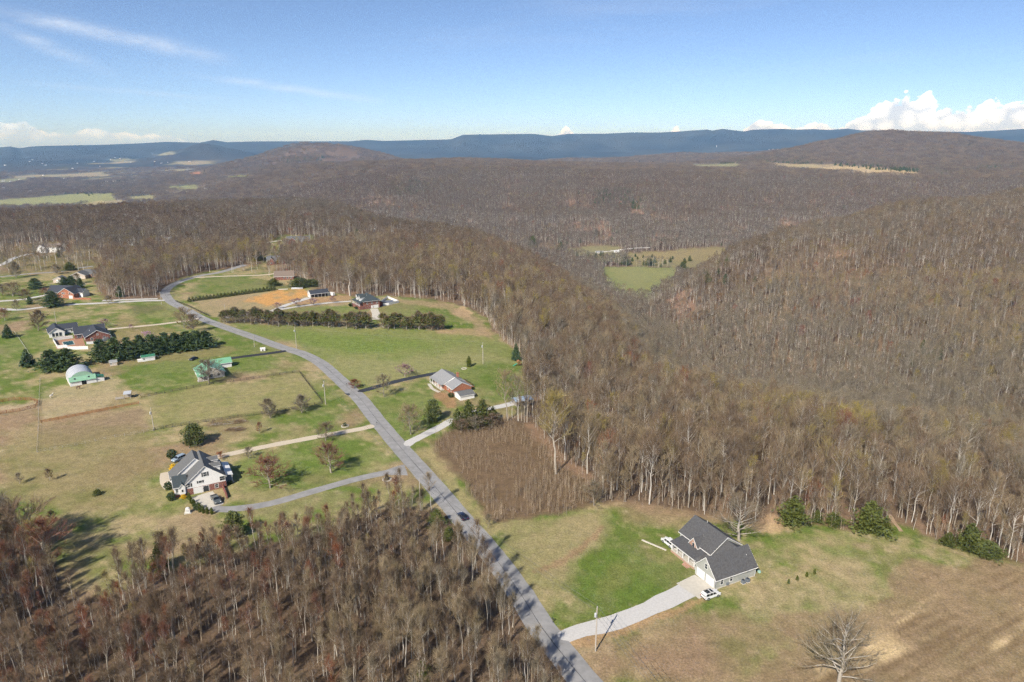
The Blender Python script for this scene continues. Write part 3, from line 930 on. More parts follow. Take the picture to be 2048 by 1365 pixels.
class TB:
    """tree builder: limb tubes and single-face twigs kept apart"""

    def __init__(s, seed):
        s.r = np.random.RandomState(seed)
        s.lv, s.lf = [], []
        s.tv, s.tf = [], []

    def limb(s, pts, r0, r1, k, dst='l'):
        V, F = (s.lv, s.lf) if dst == 'l' else (s.tv, s.tf)
        pts = np.asarray(pts, float)
        n0, n = len(V), len(pts)
        for i, p in enumerate(pts):
            d = pts[min(i + 1, n - 1)] - pts[max(i - 1, 0)]
            d /= np.linalg.norm(d) + 1e-9
            a = np.cross(d, [0.31, .77, .12] if abs(d[2]) > .5 else [0, 0, 1.0])
            a /= np.linalg.norm(a) + 1e-9
            b = np.cross(d, a)
            rr = r0 + (r1 - r0) * i / (n - 1)
            for j in range(k):
                t = 6.2832 * j / k
                V.append(p + rr * (math.cos(t) * a + math.sin(t) * b))
        for i in range(n - 1):
            for j in range(k):
                j2 = (j + 1) % k
                F.append([n0 + i * k + j, n0 + i * k + j2, n0 + (i + 1) * k + j2, n0 + (i + 1) * k + j])

    def twig(s, p, d, L, w):
        n = len(s.tv)
        side = np.cross(d, s.r.randn(3))
        side /= np.linalg.norm(side) + 1e-9
        s.tv += [p - side * w / 2, p + side * w / 2, p + d * L]
        s.tf.append([n, n + 1, n + 2])

    def meshes(s, name, mb, mt):
        """(trunk mesh, crown mesh, joined mesh)"""
        lv, tv = np.array(s.lv), np.array(s.tv)
        a = link_mesh(name + '_trunk', lv, s.lf, (mb,), False, smooth=True)
        b = link_mesh(name + '_crown', tv, s.tf, (mt,), False)
        off = len(lv)
        c = link_mesh(name, np.vstack([lv, tv]), s.lf + [[i + off for i in f] for f in s.tf], (mb, mt), False, fm=[0] * len(s.lf) + [1] * len(s.tf))
        return a, b, c


def unit(v):
    return v / (np.linalg.norm(v) + 1e-9)


def bare_tree(seed, H, r0, clear, spread, nl, nsub, ntw, tw_len, tw_w, up=.75, lean=.04, crown_pow=1.0, subk=3, lk=4, el0=.55):
    """trunk with limbs from `clear` of its height up; every limb carries sub-branches, every sub-branch twigs"""
    T = TB(seed)
    r = T.r
    n = 7
    top = np.array([r.randn() * lean * H, r.randn() * lean * H, H * .93])
    tr = [np.array([0, 0, -.3])]
    for i in range(1, n):
        t = i / (n - 1)
        tr.append(top * t + np.array([r.randn(), r.randn(), 0]) * .012 * H * math.sin(t * 3))
    T.limb(tr, r0, r0 * .12, 6)
    ga = r.rand() * 6.28
    for i in range(nl):
        t = clear + (1 - clear) * ((i + r.rand() * .8) / nl) ** .9
        t = min(t, .985)
        p = tr[0] + 0
        q = t * (n - 1)
        k = min(int(q), n - 2)
        p = tr[k] + (tr[k + 1] - tr[k]) * (q - k)
        ga += 2.4 + r.randn() * .35
        s = (t - clear) / (1 - clear)
        L = spread * (.45 + .75 * math.sin(math.pi * min(1, .22 + s * .80)) ** crown_pow) * (.75 + .5 * r.rand())
        el = el0 + up * s * .75 + r.randn() * .12
        d = np.array([math.cos(ga) * math.cos(el), math.sin(ga) * math.cos(el), math.sin(el)])
        pts = [p]
        m = 4
        for j in range(m):
            d = unit(d + np.array([0, 0, .14 * up]) + r.randn(3) * .13)
            pts.append(pts[-1] + d * L / m)
        rl = max(.018, r0 * (.34 - .22 * s) * (L / spread) ** .5)
        T.limb(pts, rl, .018, lk)
        for j in range(nsub):
            tt = .22 + .78 * (j + r.rand()) / nsub
            q2 = tt * m
            k2 = min(int(q2), m - 1)
            b = pts[k2] + (pts[k2 + 1] - pts[k2]) * (q2 - k2)
            dd = unit(d * .9 + r.randn(3) * .52 + np.array([0, 0, .3]))
            l2 = L * (.62 - .28 * tt) * (.7 + .6 * r.rand())
            e1 = b + dd * l2 * .55
            dd2 = unit(dd + r.randn(3) * .3 + np.array([0, 0, .2]))
            e2 = e1 + dd2 * l2 * .45
            T.limb([b, e1, e2], max(.014, rl * .38), .008, subk, 't')
            for u in range(ntw):
                w = r.rand()
                bp = b + (e1 - b) * w / .55 if w < .55 else e1 + (e2 - e1) * (w - .55) / .45
                T.twig(bp, unit(dd2 * .8 + r.randn(3) * .38 + np.array([0, 0, .35])), tw_len * (.5 + .9 * r.rand()), tw_w)
    return T


# trees of the far hills carry twigs toned darker than those near the road
TWF = {'brown': twig_mat('dark_brown_twigs', [(.205, .160, .120), (.27, .212, .162), (.17, .140, .113), (.25, .205, .15)]),
       'grey': twig_mat('dark_grey_twigs', [(.222, .200, .165), (.31, .28, .235), (.198, .182, .158), (.28, .25, .195)]),
       'tan': twig_mat('dull_tan_twigs', [(.29, .23, .158), (.35, .29, .21), (.27, .225, .15)]),
       'red': TW['red'], 'yellow': twig_mat('dull_yellow_twigs', [(.33, .285, .125), (.30, .25, .14)])}

# prototypes: (kind, meshes). 'wood' = slim young wood, 'forest' = tall forest trees, 'mid' = the same seen from afar
PROTO = {}


def proto(key, T, mb, mt):
    PROTO[key] = T.meshes(key, mb, mt)


_shapes_wood = [bare_tree(10 + i, h, .10 + .02 * (i % 3), c, sp, 13, 8, 10, 1.4, .022, .9, .05, el0=.75) for i, (h, c, sp) in enumerate([(10.5, .42, 1.7), (12, .48, 1.8), (9, .34, 1.7), (11, .30, 2.1), (12.5, .55, 1.9)])]
_shapes_for = [bare_tree(30 + i, h, .20, c, sp, 19, 11, 9, 1.2, .030, .62, .03, el0=.62, crown_pow=.6) for i, (h, c, sp) in enumerate([(16, .40, 3.7), (18, .46, 4.0), (14, .32, 4.1), (17.5, .50, 3.2), (15.5, .36, 4.5)])]
_shapes_mid = [bare_tree(50 + i, h, .26, c, sp, 12, 6, 8, 1.6, .070, .62, .03, lk=3, el0=.62, crown_pow=.6) for i, (h, c, sp) in enumerate([(16, .38, 3.9), (18, .44, 4.2), (14, .32, 4.2), (17, .44, 3.6)])]
for cn in ('brown', 'grey', 'tan', 'red', 'yellow'):
    for i, T in enumerate(_shapes_wood):
        proto(f'wood_{cn}_{i}', T, M_BARK_PALE if i in (1, 3) else M_BARK_MID, TW[cn])
    for i, T in enumerate(_shapes_for):
        proto(f'forest_{cn}_{i}', T, M_BARK_PALE if i in (1, 3) else M_BARK, TW[cn])
    for i, T in enumerate(_shapes_mid):
        proto(f'mid_{cn}_{i}', T, M_BARK_PALE if i == 1 else M_BARK, TWF[cn])


def sapling(seed):
    T = TB(seed)
    r = T.r
    for s in range(3):
        o = np.array([r.randn() * .5, r.randn() * .5, 0]) * (s > 0)
        h = r.uniform(2.8, 6.2)
        top = o + np.array([r.randn() * .25, r.randn() * .25, h])
        T.limb([o, (o + top) / 2 + r.randn(3) * .06, top], .045, .012, 3)
        for k in range(11):
            t = r.uniform(.35, 1)
            a = r.rand() * 6.28
            T.twig(o + (top - o) * t, unit(np.array([math.cos(a) * .35, math.sin(a) * .35, .95])), r.uniform(.5, 1.2), .03)
    return T


M_SAP = bark_mat('sapling_stems', (.27, .215, .16), (.42, .35, .26), .3)
for i in range(4):
    T = sapling(300 + i)
    proto(f'sapling_{i}', T, M_SAP, TW['tan' if i % 2 else 'brown'])


def clump(seed, mt, green=False):
    """a patch of far canopy: 30 m of crowns and trunks seen from kilometres away"""
    T = TB(seed)
    r = T.r
    for k in range(16):
        c = np.array([r.uniform(-16, 16), r.uniform(-16, 16), 0])
        h = r.uniform(12, 18)
        T.limb([c + [0, 0, -2], c + [0, 0, h * .8]], .22, .1, 3)
        for j in range(46):
            a, e = r.rand() * 6.28, r.rand()
            p = c + np.array([math.cos(a) * 3.4 * math.sqrt(e), math.sin(a) * 3.4 * math.sqrt(e), h * (.42 + .5 * r.rand())])
            T.twig(p, unit(np.array([math.cos(a) * .5, math.sin(a) * .5, .8]) + r.randn(3) * .3), r.uniform(1.5, 2.8), .42)
    return T


for i, cn in enumerate(('brown', 'grey', 'brown', 'tan')):
    proto(f'clump_{i}', clump(400 + i, TWF[cn]), M_BARK, TWF[cn])


def proto_collection(name, keys):
    """prototypes kept in a collection that is not part of the scene; geometry nodes instance from it"""
    c = bpy.data.collections.new(name)
    for i, k in enumerate(keys):
        o = bpy.data.objects.new(f'{name}_{i:03d}', PROTO[k][2] if isinstance(k, str) else k)
        c.objects.link(o)
    return c


def scatter(name, pts, rot, scl, idx, coll, label, kind='stuff', cat=None):
    me = bpy.data.meshes.new(name)
    me.vertices.add(len(pts))
    me.vertices.foreach_set('co', np.asarray(pts, np.float32).ravel())
    for an, typ, data in (('rot', 'FLOAT', rot), ('scl', 'FLOAT', scl), ('idx', 'INT', idx)):
        a = me.attributes.new(an, typ, 'POINT')
        a.data.foreach_set('value', np.asarray(data, np.int32 if typ == 'INT' else np.float32))
    o = bpy.data.objects.new(name, me)
    COL.objects.link(o)
    g = bpy.data.node_groups.new(name, 'GeometryNodeTree')
    g.interface.new_socket('Geometry', in_out='INPUT', socket_type='NodeSocketGeometry')
    g.interface.new_socket('Geometry', in_out='OUTPUT', socket_type='NodeSocketGeometry')
    ns, ls = g.nodes, g.links
    gi, go = ns.new('NodeGroupInput'), ns.new('NodeGroupOutput')
    ci = ns.new('GeometryNodeCollectionInfo')
    ci.inputs['Collection'].default_value = coll
    ci.inputs['Separate Children'].default_value = True
    ci.inputs['Reset Children'].default_value = True
    ip = ns.new('GeometryNodeInstanceOnPoints')
    ip.inputs['Pick Instance'].default_value = True

    def na(nm, typ):
        n = ns.new('GeometryNodeInputNamedAttribute')
        n.data_type = typ
        n.inputs[0].default_value = nm
        return n.outputs[0]
    m2p = ns.new('GeometryNodeMeshToPoints')
    ls.new(gi.outputs[0], m2p.inputs[0])
    ls.new(m2p.outputs[0], ip.inputs['Points'])
    ls.new(ci.outputs[0], ip.inputs['Instance'])
    ls.new(na('idx', 'INT'), ip.inputs['Instance Index'])
    cx = ns.new('ShaderNodeCombineXYZ')
    ls.new(na('rot', 'FLOAT'), cx.inputs[2])
    ls.new(cx.outputs[0], ip.inputs['Rotation'])
    ls.new(na('scl', 'FLOAT'), ip.inputs['Scale'])
    ls.new(ip.outputs[0], go.inputs[0])
    md = o.modifiers.new('scatter', 'NODES')
    md.node_group = g
    tag(o, label, cat, None, kind)
    return o


def jgrid(x0, x1, y0, y1, s, seed):
    rs = np.random.RandomState(seed)
    X, Y = np.meshgrid(np.arange(x0, x1, s), np.arange(y0, y1, s))
    X = X + (rs.rand(*X.shape) - .5) * s * .95 + (np.arange(X.shape[0]) % 2)[:, None] * s * .5
    Y = Y + (rs.rand(*Y.shape) - .5) * s * .95
    return X.ravel(), Y.ravel()


def view_cut(x, y, lo, hi, half=44.5):
    r = np.hypot(x, y)
    az = np.degrees(np.arctan2(x, y))
    return (r > lo) & (r < hi) & (np.abs(az) < half)


def clear_of_paving(x, y, extra):
    """True where no paving lies within `extra` metres (looked up in a 1 m raster)"""
    g = np.zeros((1500, 1500), bool)          # x -750..750, y 0..1500
    for px, py, w in PAVED:
        q = w + extra
        i0, i1, j0, j1 = int(px + 750 - q), int(px + 751 + q), int(py - q), int(py + 1 + q)
        if i0 < 0 or j0 < 0 or i1 >= 1500 or j1 >= 1500:
            continue
        I, J = np.mgrid[i0:i1 + 1, j0:j1 + 1]
        g[i0:i1 + 1, j0:j1 + 1] |= (I - 750 - px) ** 2 + (J - py) ** 2 <= q * q
    i, j = np.round(x + 750).astype(int), np.round(y).astype(int)
    ok = (i >= 0) & (i < 1500) & (j >= 0) & (j < 1500)
    k = np.ones(len(x), bool)
    k[ok] = ~g[i[ok], j[ok]]
    return k


CLEARINGS = []      # (x, y, radius) kept free of forest trees: houses and yards in the woods
for _p, _rad in [((592, 492), 40), ((560, 562), 17), ((548, 532), 22), ((90, 510), 30), ((800, 455), 34), ((737, 487), 32), ((268, 494), 22), ((325, 490), 24), ((165, 556), 30), ((1036, 812), 9), ((1478, 1078), 7), ((885, 1040), 3)]:
    _q = at(*_p)
    CLEARINGS.append((_q.x, _q.y, _rad))


def clear_of_houses(x, y):
    k = np.ones(len(x), bool)
    for cx, cy, rad in CLEARINGS:
        k &= (x - cx) ** 2 + (y - cy) ** 2 > rad ** 2
    return k


def pick_species(x, y, rs, base, nshape, red=.05, yel=.06):
    """index into [brown, grey, tan, red, yellow] x shapes; drifts of species over the hill"""
    n = len(x)
    u = rs.rand(n)
    d = fbm(x, y, 70, 3, 1)
    d2 = fbm(x + 500, y, 120, 3, 2)
    big = fbm(x - 300, y * .8, 260, 3, 0)
    c = np.where(u < .42 + (d - .5) * 1.6 + (big - .5) * 2.2, 0, np.where(u < .80 - (big - .5) * 1.2, 1, 2))
    v = rs.rand(n)
    c = np.where(v < yel * np.clip(1 + (d2 - .5) * 7, .1, 4), 4, c)
    c = np.where(v > 1 - red * np.clip(1 + (d - .45) * 7, .2, 4), 3, c)
    return c * nshape + rs.randint(0, nshape, n)

# ------------------------------------------------------------------ the woods
COLOURS = ('brown', 'grey', 'tan', 'red', 'yellow')
C_WOOD = proto_collection('wood_shapes', [f'wood_{c}_{i}' for c in COLOURS for i in range(5)])
C_FOR = proto_collection('forest_shapes', [f'forest_{c}_{i}' for c in COLOURS for i in range(5)])
C_MID = proto_collection('distant_shapes', [f'mid_{c}_{i}' for c in COLOURS for i in range(4)])
C_SAP = proto_collection('sapling_shapes', [f'sapling_{i}' for i in range(4)])
C_CLU = proto_collection('canopy_shapes', [f'clump_{i}' for i in range(4)])
WOOD_LEFT = poly_at([(1340, 1600), (1192, 1365), (1100, 1262), (1025, 1155), (962, 1085), (908, 1036), (850, 1012), (760, 1022), (690, 1048), (600, 1076), (520, 1098), (420, 1122), (330, 1142), (258, 1148), (240, 1194),
                     (130, 1190), (110, 1130), (60, 1095), (0, 1085), (-500, 1070), (-900, 1500), (-300, 2300), (1500, 2300)])
NEAR_TREES = []          # (score, x, y, kind, index, scale, rot)


def forest():
    rs = np.random.RandomState(5)
    # slim young wood in the near left corner
    n0 = int(270 * 195 / 2.6 ** 2)
    x, y = rs.uniform(-190, 80, n0), rs.uniform(50, 245, n0)
    k = inside(WOOD_LEFT, x, y) & clear_of_paving(x, y, 2.6) & view_cut(x, y, 70, 300, 47)
    k &= rs.rand(len(x)) < .62 + .5 * fbm(x, y, 14, 3, 0)
    for gap, gr_ in ((at(905, 1046), 8.5), (at(912, 1076), 9.5), (at(932, 1098), 7.0)):      # grassy gap beside the road
        k &= (x - gap.x) ** 2 + (y - gap.y) ** 2 > gr_ ** 2
    x, y = x[k], y[k]
    idx = pick_species(x, y, rs, 0, 5, .10, .01)
    scl = (.42 + .72 * rs.rand(len(x)) ** .8) * (.80 + .4 * fbm(x, y, 25, 2, 3))
    wood = np.stack([x, y, scl, idx, rs.rand(len(x)) * 6.28], 1)
    # tall forest
    x, y = jgrid(-620, 620, 150, 800, 5.2, 2)
    k = view_cut(x, y, 150, 760) & ~inside(OPEN, x, y) & ~inside(WOOD_LEFT, x, y) & ~inside(THICKET, x, y) & clear_of_paving(x, y, 2.0) & clear_of_houses(x, y)
    sparse = inside(PARK, x, y) | inside(PARK2, x, y)
    for p in ROADSIDE_GAPS:
        sparse |= inside(p, x, y)
    k &= ~sparse | (rs.rand(len(x)) < .30)
    x, y = x[k], y[k]
    idx = pick_species(x, y, rs, 0, 5, .012, .06)
    scl = (.52 + .60 * rs.rand(len(x)) ** .75) * (.80 + .4 * fbm(x, y, 40, 2, 3))
    zz, uu, rr = zt(x, y), rs.rand(len(x)), np.hypot(x, y)
    plateau = (zz > -26) & (rr < 700)                            # poplar, hickory and oak on the plateau rim: warm browns
    idx = np.where(plateau & (uu < .5) & (idx < 15), np.where(uu < .32, 0, 10) + idx % 5, idx)
    hill_r = (zz > -60) & (rr > 540) & (np.degrees(np.arctan2(x, y)) > 10)      # slope across the hollow: light tan and grey
    idx = np.where(hill_r & (uu < .55) & (idx < 15), np.where(uu < .38, 10, 5) + idx % 5, idx)
    low = (np.clip((-zt(x, y) - 36) / 20, 0, 1) * .85 > rs.rand(len(x)))
    idx = np.where(low, 5 + np.where(rs.rand(len(x)) < .6, 1, 3), idx)      # pale grey trees in the hollow
    tall = np.stack([x, y, scl, idx, rs.rand(len(x)) * 6.28], 1)
    # the 300 that show largest stand as trees of their own
    cand = []
    for arr, hh, kind in ((wood, 11.0, 'wood'), (tall, 17.0, 'forest')):
        d = np.hypot(arr[:, 0], arr[:, 1])
        dep = d * math.cos(PITCH) + CAM_H * math.sin(PITCH)
        u = 1024 + FPX * arr[:, 0] / dep
        vy = 682.5 + FPX * ((CAM_H - 5) * math.cos(PITCH) - d * math.sin(PITCH)) / dep
        seen = (u > 8) & (u < 2040) & (vy < 1372)
        sc = np.where(seen, arr[:, 2] * hh / np.hypot(d, CAM_H), -1)
        # trees of the outer row hide those behind them
        if kind == 'forest':
            sc = np.where(arr[:, 1] > 260, sc * .5, sc)
        cand += [(s, kind, i) for i, s in enumerate(sc)]
    w_best = sorted([c for c in cand if c[1] == 'wood'], reverse=True)[:205]
    f_best = sorted([c for c in cand if c[1] == 'forest'], reverse=True)[:95]
    for best, arr, kind in ((w_best, wood, 'wood'), (f_best, tall, 'forest')):
        ids = [c[2] for c in best]
        for i in ids:
            NEAR_TREES.append((kind, *arr[i]))
        keep = np.ones(len(arr), bool)
        keep[ids] = False
        if kind == 'wood':
            wood = arr[keep]
        else:
            tall = arr[keep]

    def emit(name, arr, coll, label, z=None, sink=.0):
        pts = np.stack([arr[:, 0], arr[:, 1], zt(arr[:, 0], arr[:, 1]) - sink], 1)
        scatter(name, pts, arr[:, 4], arr[:, 2], arr[:, 3].astype(int), coll, label)
    emit('young_wood', wood, C_WOOD, 'slim bare young trees filling the wood between road and lawn')
    emit('hardwood_forest', tall, C_FOR, 'bare hardwood forest covering the slope behind the fields')
    # distant forest, one tree at a time
    x, y = jgrid(-1900, 1900, 480, 2500, 6.3, 3)
    k = view_cut(x, y, 760, 2450, 38.5) & ~inside(OPEN, x, y) & clear_of_houses(x, y)
    for p in [q for q, c in FIELDS_FAR] + FIELD_FRONT:
        k &= ~inside(p, x, y)
    sparse = inside(PARK, x, y)
    for p in ROADSIDE_GAPS:
        sparse |= inside(p, x, y)
    k &= ~sparse | (rs.rand(len(x)) < .35)
    bs = fbm(x * 1.2, y, 60, 3, 1)
    k &= (bs < .63) | (rs.rand(len(x)) < .45)
    k &= clear_of_paving(x, y, 2.0)
    x, y = x[k], y[k]
    idx = pick_species(x, y, rs, 0, 4, .005, .04)
    az, rr, uu = np.degrees(np.arctan2(x, y)), np.hypot(x, y), rs.rand(len(x))
    idx = np.where((az > 11) & (rr < 1380) & (uu < .5) & (idx < 12), np.where(uu < .36, 8, 4) + idx % 4, idx)
    idx = np.where((rr > 1450) & (az > -12) & (uu < .45) & (idx < 12), idx % 4, idx)
    low = np.clip((-zt(x, y) - 45) / 40, 0, 1) * (rs.rand(len(x)) < .5)
    idx = np.where(low > .5, 4 + 1, idx)                       # pale grey sycamores along the valley bottom
    a = np.stack([x, y, .55 + .6 * rs.rand(len(x)) ** .8, idx, rs.rand(len(x)) * 6.28], 1)
    emit('distant_forest', a, C_MID, 'bare brown and grey forest over the far hills and valley')
    # far canopy
    x, y = jgrid(-4800, 4800, 1800, 7300, 25, 4)
    k = view_cut(x, y, 2450, 7200, 37.5)
    for p in [q for q, c in FIELDS_FAR] + FIELD_FRONT:
        k &= ~inside(p, x, y)
    az, r = np.degrees(np.arctan2(x, y)), np.hypot(x, y)
    plain = np.clip((-az - 9) / 6, 0, 1) * np.clip((r - 3000) / 600, 0, 1)
    pf = fbm(x, y * .55, 330, 4, 2)
    k &= ~((pf > .585) & (plain > .5)) & ((rs.rand(len(x)) < .62) | (plain < .5)) & ((rs.rand(len(x)) < .8) | (r < 4500))
    x, y, r = x[k], y[k], r[k]
    a = np.stack([x, y, rs.uniform(.75, 1.1, len(x)), rs.randint(0, 4, len(x)), rs.rand(len(x)) * 6.28], 1)
    emit('far_woodland', a, C_CLU, 'far woodland canopy on the ridges below the skyline', sink=1.0)
    # sapling thicket
    x, y = jgrid(-60, 60, 130, 320, 1.35, 6)
    wx, wy = (fbm(x, y, 9, 3, 0) - .5) * 14, (fbm(x + 50, y, 9, 3, 1) - .5) * 14
    k = inside(THICKET, x + wx, y + wy) & clear_of_paving(x, y, 3.0) & (rs.rand(len(x)) < 5.0 * (fbm(x, y, 11, 3, 2) - .26))
    x, y = x[k], y[k]
    scl = rs.uniform(.30, .72, len(x)) * np.where(y < 205, 1.0, .66) * (.75 + 1.1 * fbm(x, y, 14, 3, 1))
    a = np.stack([x, y, scl, rs.randint(0, 4, len(x)), rs.rand(len(x)) * 6.28], 1)
    emit('sapling_thicket', a, C_SAP, 'dense brown thicket of leafless saplings beside the road')
    x, y = jgrid(-190, 80, 60, 245, 2.6, 9)
    k = inside(WOOD_LEFT, x, y) & clear_of_paving(x, y, 1.5) & view_cut(x, y, 80, 300, 46) & (rs.rand(len(x)) < 2.6 * (fbm(x, y, 15, 3, 3) - .2))
    x, y = x[k], y[k]
    b = np.stack([x, y, rs.uniform(.35, .95, len(x)), rs.randint(0, 4, len(x)), rs.rand(len(x)) * 6.28], 1)
    emit('wood_undergrowth', b, C_SAP, 'brown undergrowth of saplings on the floor of the young wood')
    # younger, twiggier growth along the outer edge of the forest
    x, y = jgrid(-420, 420, 150, 480, 2.7, 11)
    k = view_cut(x, y, 150, 470) & ~inside(OPEN, x, y) & ~inside(WOOD_LEFT, x, y) & ~inside(THICKET, x, y) & clear_of_paving(x, y, 1.5) & clear_of_houses(x, y)
    near = np.zeros(len(x), bool)
    for s8 in range(8):
        for q in (5, 11):
            px, py = x + q * math.cos(s8 * .785), y + q * math.sin(s8 * .785)
            near |= inside(OPEN, px, py) | inside(THICKET, px, py)
    k &= near & (rs.rand(len(x)) < .55)
    x, y = x[k], y[k]
    b = np.stack([x, y, rs.uniform(.45, .95, len(x)), pick_species(x, y, rs, 0, 5, .02, .05), rs.rand(len(x)) * 6.28], 1)
    emit('edge_growth', b, C_WOOD, 'slim young trees crowding the outer edge of the forest')
    # undergrowth along the wood edges
    x, y = jgrid(-420, 420, 150, 480, 2.3, 8)
    k = view_cut(x, y, 150, 470) & ~inside(OPEN, x, y) & ~inside(WOOD_LEFT, x, y) & ~inside(THICKET, x, y) & clear_of_paving(x, y, 1.0) & clear_of_houses(x, y)
    k &= rs.rand(len(x)) < 1.5 * (fbm(x, y, 18, 3, 1) - .18)
    x, y = x[k], y[k]
    b = np.stack([x, y, rs.uniform(.35, .95, len(x)), rs.randint(0, 4, len(x)), rs.rand(len(x)) * 6.28], 1)
    emit('undergrowth', b, C_SAP, 'grey brown undergrowth of saplings beneath the forest edge')


forest()


def near_trees():
    lab = {'brown': 'brown twigged bare tree', 'grey': 'grey twigged bare tree', 'tan': 'tan twigged bare tree', 'red': 'red budding bare tree', 'yellow': 'yellow budding bare tree'}
    for kind, x, y, s, idx, rot in NEAR_TREES:
        cn, i = COLOURS[int(idx) // 5], int(idx) % 5
        tm, cm, _ = PROTO[f'{kind}_{cn}_{i}']
        pale = ', pale trunk' if tm.materials[0] == M_BARK_PALE else ''
        size = 'tall ' if s > .92 else 'short ' if s < .72 else ''
        if kind == 'wood':
            d = min(math.hypot(x - p.x, y - p.y) for p in ROAD)
            zone = ('overhanging the lower road' if y < 150 else 'overhanging the road opposite the thicket') if d < 9 else (('at the bottom edge, left corner' if x < -70 else 'at the bottom edge, left of middle' if x < -40 else 'at the bottom edge, middle of the wood' if x < -12 else 'at the bottom edge, close to the road') if y < 132 else '') or \
                ('near the left picture edge' if x < -85 else 'in the left half of the young wood' if x < -45 else 'in the middle of the young wood' if x < -15 else 'in the road end of the young wood')
            gr = 'young wood trees beside the road'
        elif x < 60:
            zone, gr = ('at the forest edge above the thicket' if y > 190 else 'at the forest corner below the thicket'), 'forest edge trees'
        else:
            zone, gr = ('at the forest edge behind the grey house' if x < 95 else 'at the forest edge behind the cedars' if x < 125 else 'at the right end of the forest edge'), 'forest edge trees'
        e = empty('bare_tree', (x, y, zg(x, y)), rot, size + lab[cn] + pale + ' ' + zone, 'tree', gr)
        e.scale = (s, s, s)
        for nm, me in (('trunk', tm), ('crown', cm)):
            o = bpy.data.objects.new(nm, me)
            COL.objects.link(o)
            o.parent = e


near_trees()

# ------------------------------------------------------------------ building kit (local frame: x along u, y along v, z up)
M_WHITE = mat('white_paint', (.74, .74, .73), .6, .04, 2.0)
M_SIDING_W = mat('white_siding', (.77, .77, .76), .6, .03, 2.0, stripes=('Z', .2, .2))
M_SIDING_G = mat('grey_siding', (.375, .385, .355), .65, .04, 2.0, stripes=('Z', .2, .5))
M_SHINGLE = mat('charcoal_shingles', (.086, .086, .089), .9, .32, 2.6, bump=.35)
M_SHINGLE_B = mat('blue_black_shingles', (.046, .052, .066), .85, .25, 3.0, bump=.3)
M_SHINGLE_T = mat('slate_green_shingles', (.050, .064, .070), .85, .25, 3.0, bump=.3)
M_SHINGLE_L = mat('light_grey_shingles', (.25, .255, .262), .9, .16, 3.0, bump=.3)
M_SHINGLE_M = mat('mid_grey_shingles', (.125, .128, .130), .9, .25, 3.0, bump=.3)
M_SHINGLE_BR = mat('brown_shingles', (.19, .15, .12), .9, .22, 3.0, bump=.3)
M_GREENROOF = mat('green_metal_roof', (.17, .38, .24), .38, .10, .8, spec=.5, stripes=('X', .6, .6))
M_GREENDK = mat('dark_green_metal_roof', (.045, .17, .10), .4, .10, .8, spec=.5, stripes=('X', .6, .6))
M_BLUEROOF = mat('blue_metal_roof', (.30, .41, .55), .4, .12, .8, spec=.5, stripes=('X', .6, .6))
M_STEEL = mat('galvanised_steel', (.66, .68, .70), .38, .08, .7, metal=.35, spec=.5, stripes=('Y', .5, .5))
M_GLASS = mat('window_glass', (.030, .038, .046), .08, .1, 1.0, spec=.6)
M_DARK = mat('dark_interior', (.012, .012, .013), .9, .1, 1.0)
M_DARKPAINT = mat('charcoal_paint', (.035, .038, .042), .6, .1, 2.0)
M_BEIGE = mat('beige_siding', (.58, .50, .42), .7, .05, 2.0, stripes=('Z', .2, .4))
M_WOODDK = mat('weathered_dark_wood', (.055, .046, .040), .85, .3, 3.0)
M_WOODBR = mat('red_brown_wood', (.26, .12, .055), .85, .25, 3.0)
M_WOODGR = mat('weathered_grey_wood', (.34, .31, .27), .9, .2, 3.0)
M_STONE = mat('pale_mixed_stone', (.42, .38, .33), .9, rgb2=(.55, .52, .48), scale=2.5, bump=.5)
M_ALU = mat('grey_appliance_metal', (.20, .23, .27), .5, .1, 2.0, metal=.3)


def brick_mat(name, c1, c2, mortar):
    m = bpy.data.materials.new(name)
    m.use_nodes = True
    ns, ls = m.node_tree.nodes, m.node_tree.links
    b = ns['Principled BSDF']
    b.inputs['Roughness'].default_value = .9
    tc = N(ns, 'ShaderNodeTexCoord')
    sp = N(ns, 'ShaderNodeSeparateXYZ')
    ls.new(tc.outputs['Object'], sp.inputs[0])
    ad = N(ns, 'ShaderNodeMath', operation='ADD')
    ls.new(sp.outputs[0], ad.inputs[0])
    ls.new(sp.outputs[1], ad.inputs[1])
    cb = N(ns, 'ShaderNodeCombineXYZ')
    ls.new(ad.outputs[0], cb.inputs[0])
    ls.new(sp.outputs[2], cb.inputs[1])
    bt = N(ns, 'ShaderNodeTexBrick')
    bt.inputs['Scale'].default_value = 4.6
    bt.inputs['Color1'].default_value = (*c1, 1)
    bt.inputs['Color2'].default_value = (*c2, 1)
    bt.inputs['Mortar'].default_value = (*mortar, 1)
    bt.inputs['Mortar Size'].default_value = .02
    ls.new(cb.outputs[0], bt.inputs[0])
    nz = N(ns, 'ShaderNodeTexNoise')
    nz.inputs['Scale'].default_value = .8
    nz.inputs['Detail'].default_value = 4
    ls.new(tc.outputs['Object'], nz.inputs[0])
    mr = N(ns, 'ShaderNodeMapRange')
    mr.inputs[3].default_value = .75
    mr.inputs[4].default_value = 1.25
    ls.new(nz.outputs[0], mr.inputs[0])
    mx = N(ns, 'ShaderNodeMix', data_type='RGBA', blend_type='MULTIPLY')
    mx.inputs[0].default_value = 1
    ls.new(bt.outputs[0], mx.inputs[6])
    ls.new(mr.outputs[0], mx.inputs[7])
    ls.new(mx.outputs[2], b.inputs['Base Color'])
    return m


M_BRICK = brick_mat('red_brick', (.22, .062, .040), (.165, .048, .036), (.30, .24, .20))
M_BRICK_O = brick_mat('orange_brick', (.38, .125, .055), (.30, .095, .045), (.38, .26, .19))
M_BRICK_P = brick_mat('tan_pink_brick', (.44, .25, .17), (.36, .20, .14), (.45, .38, .32))


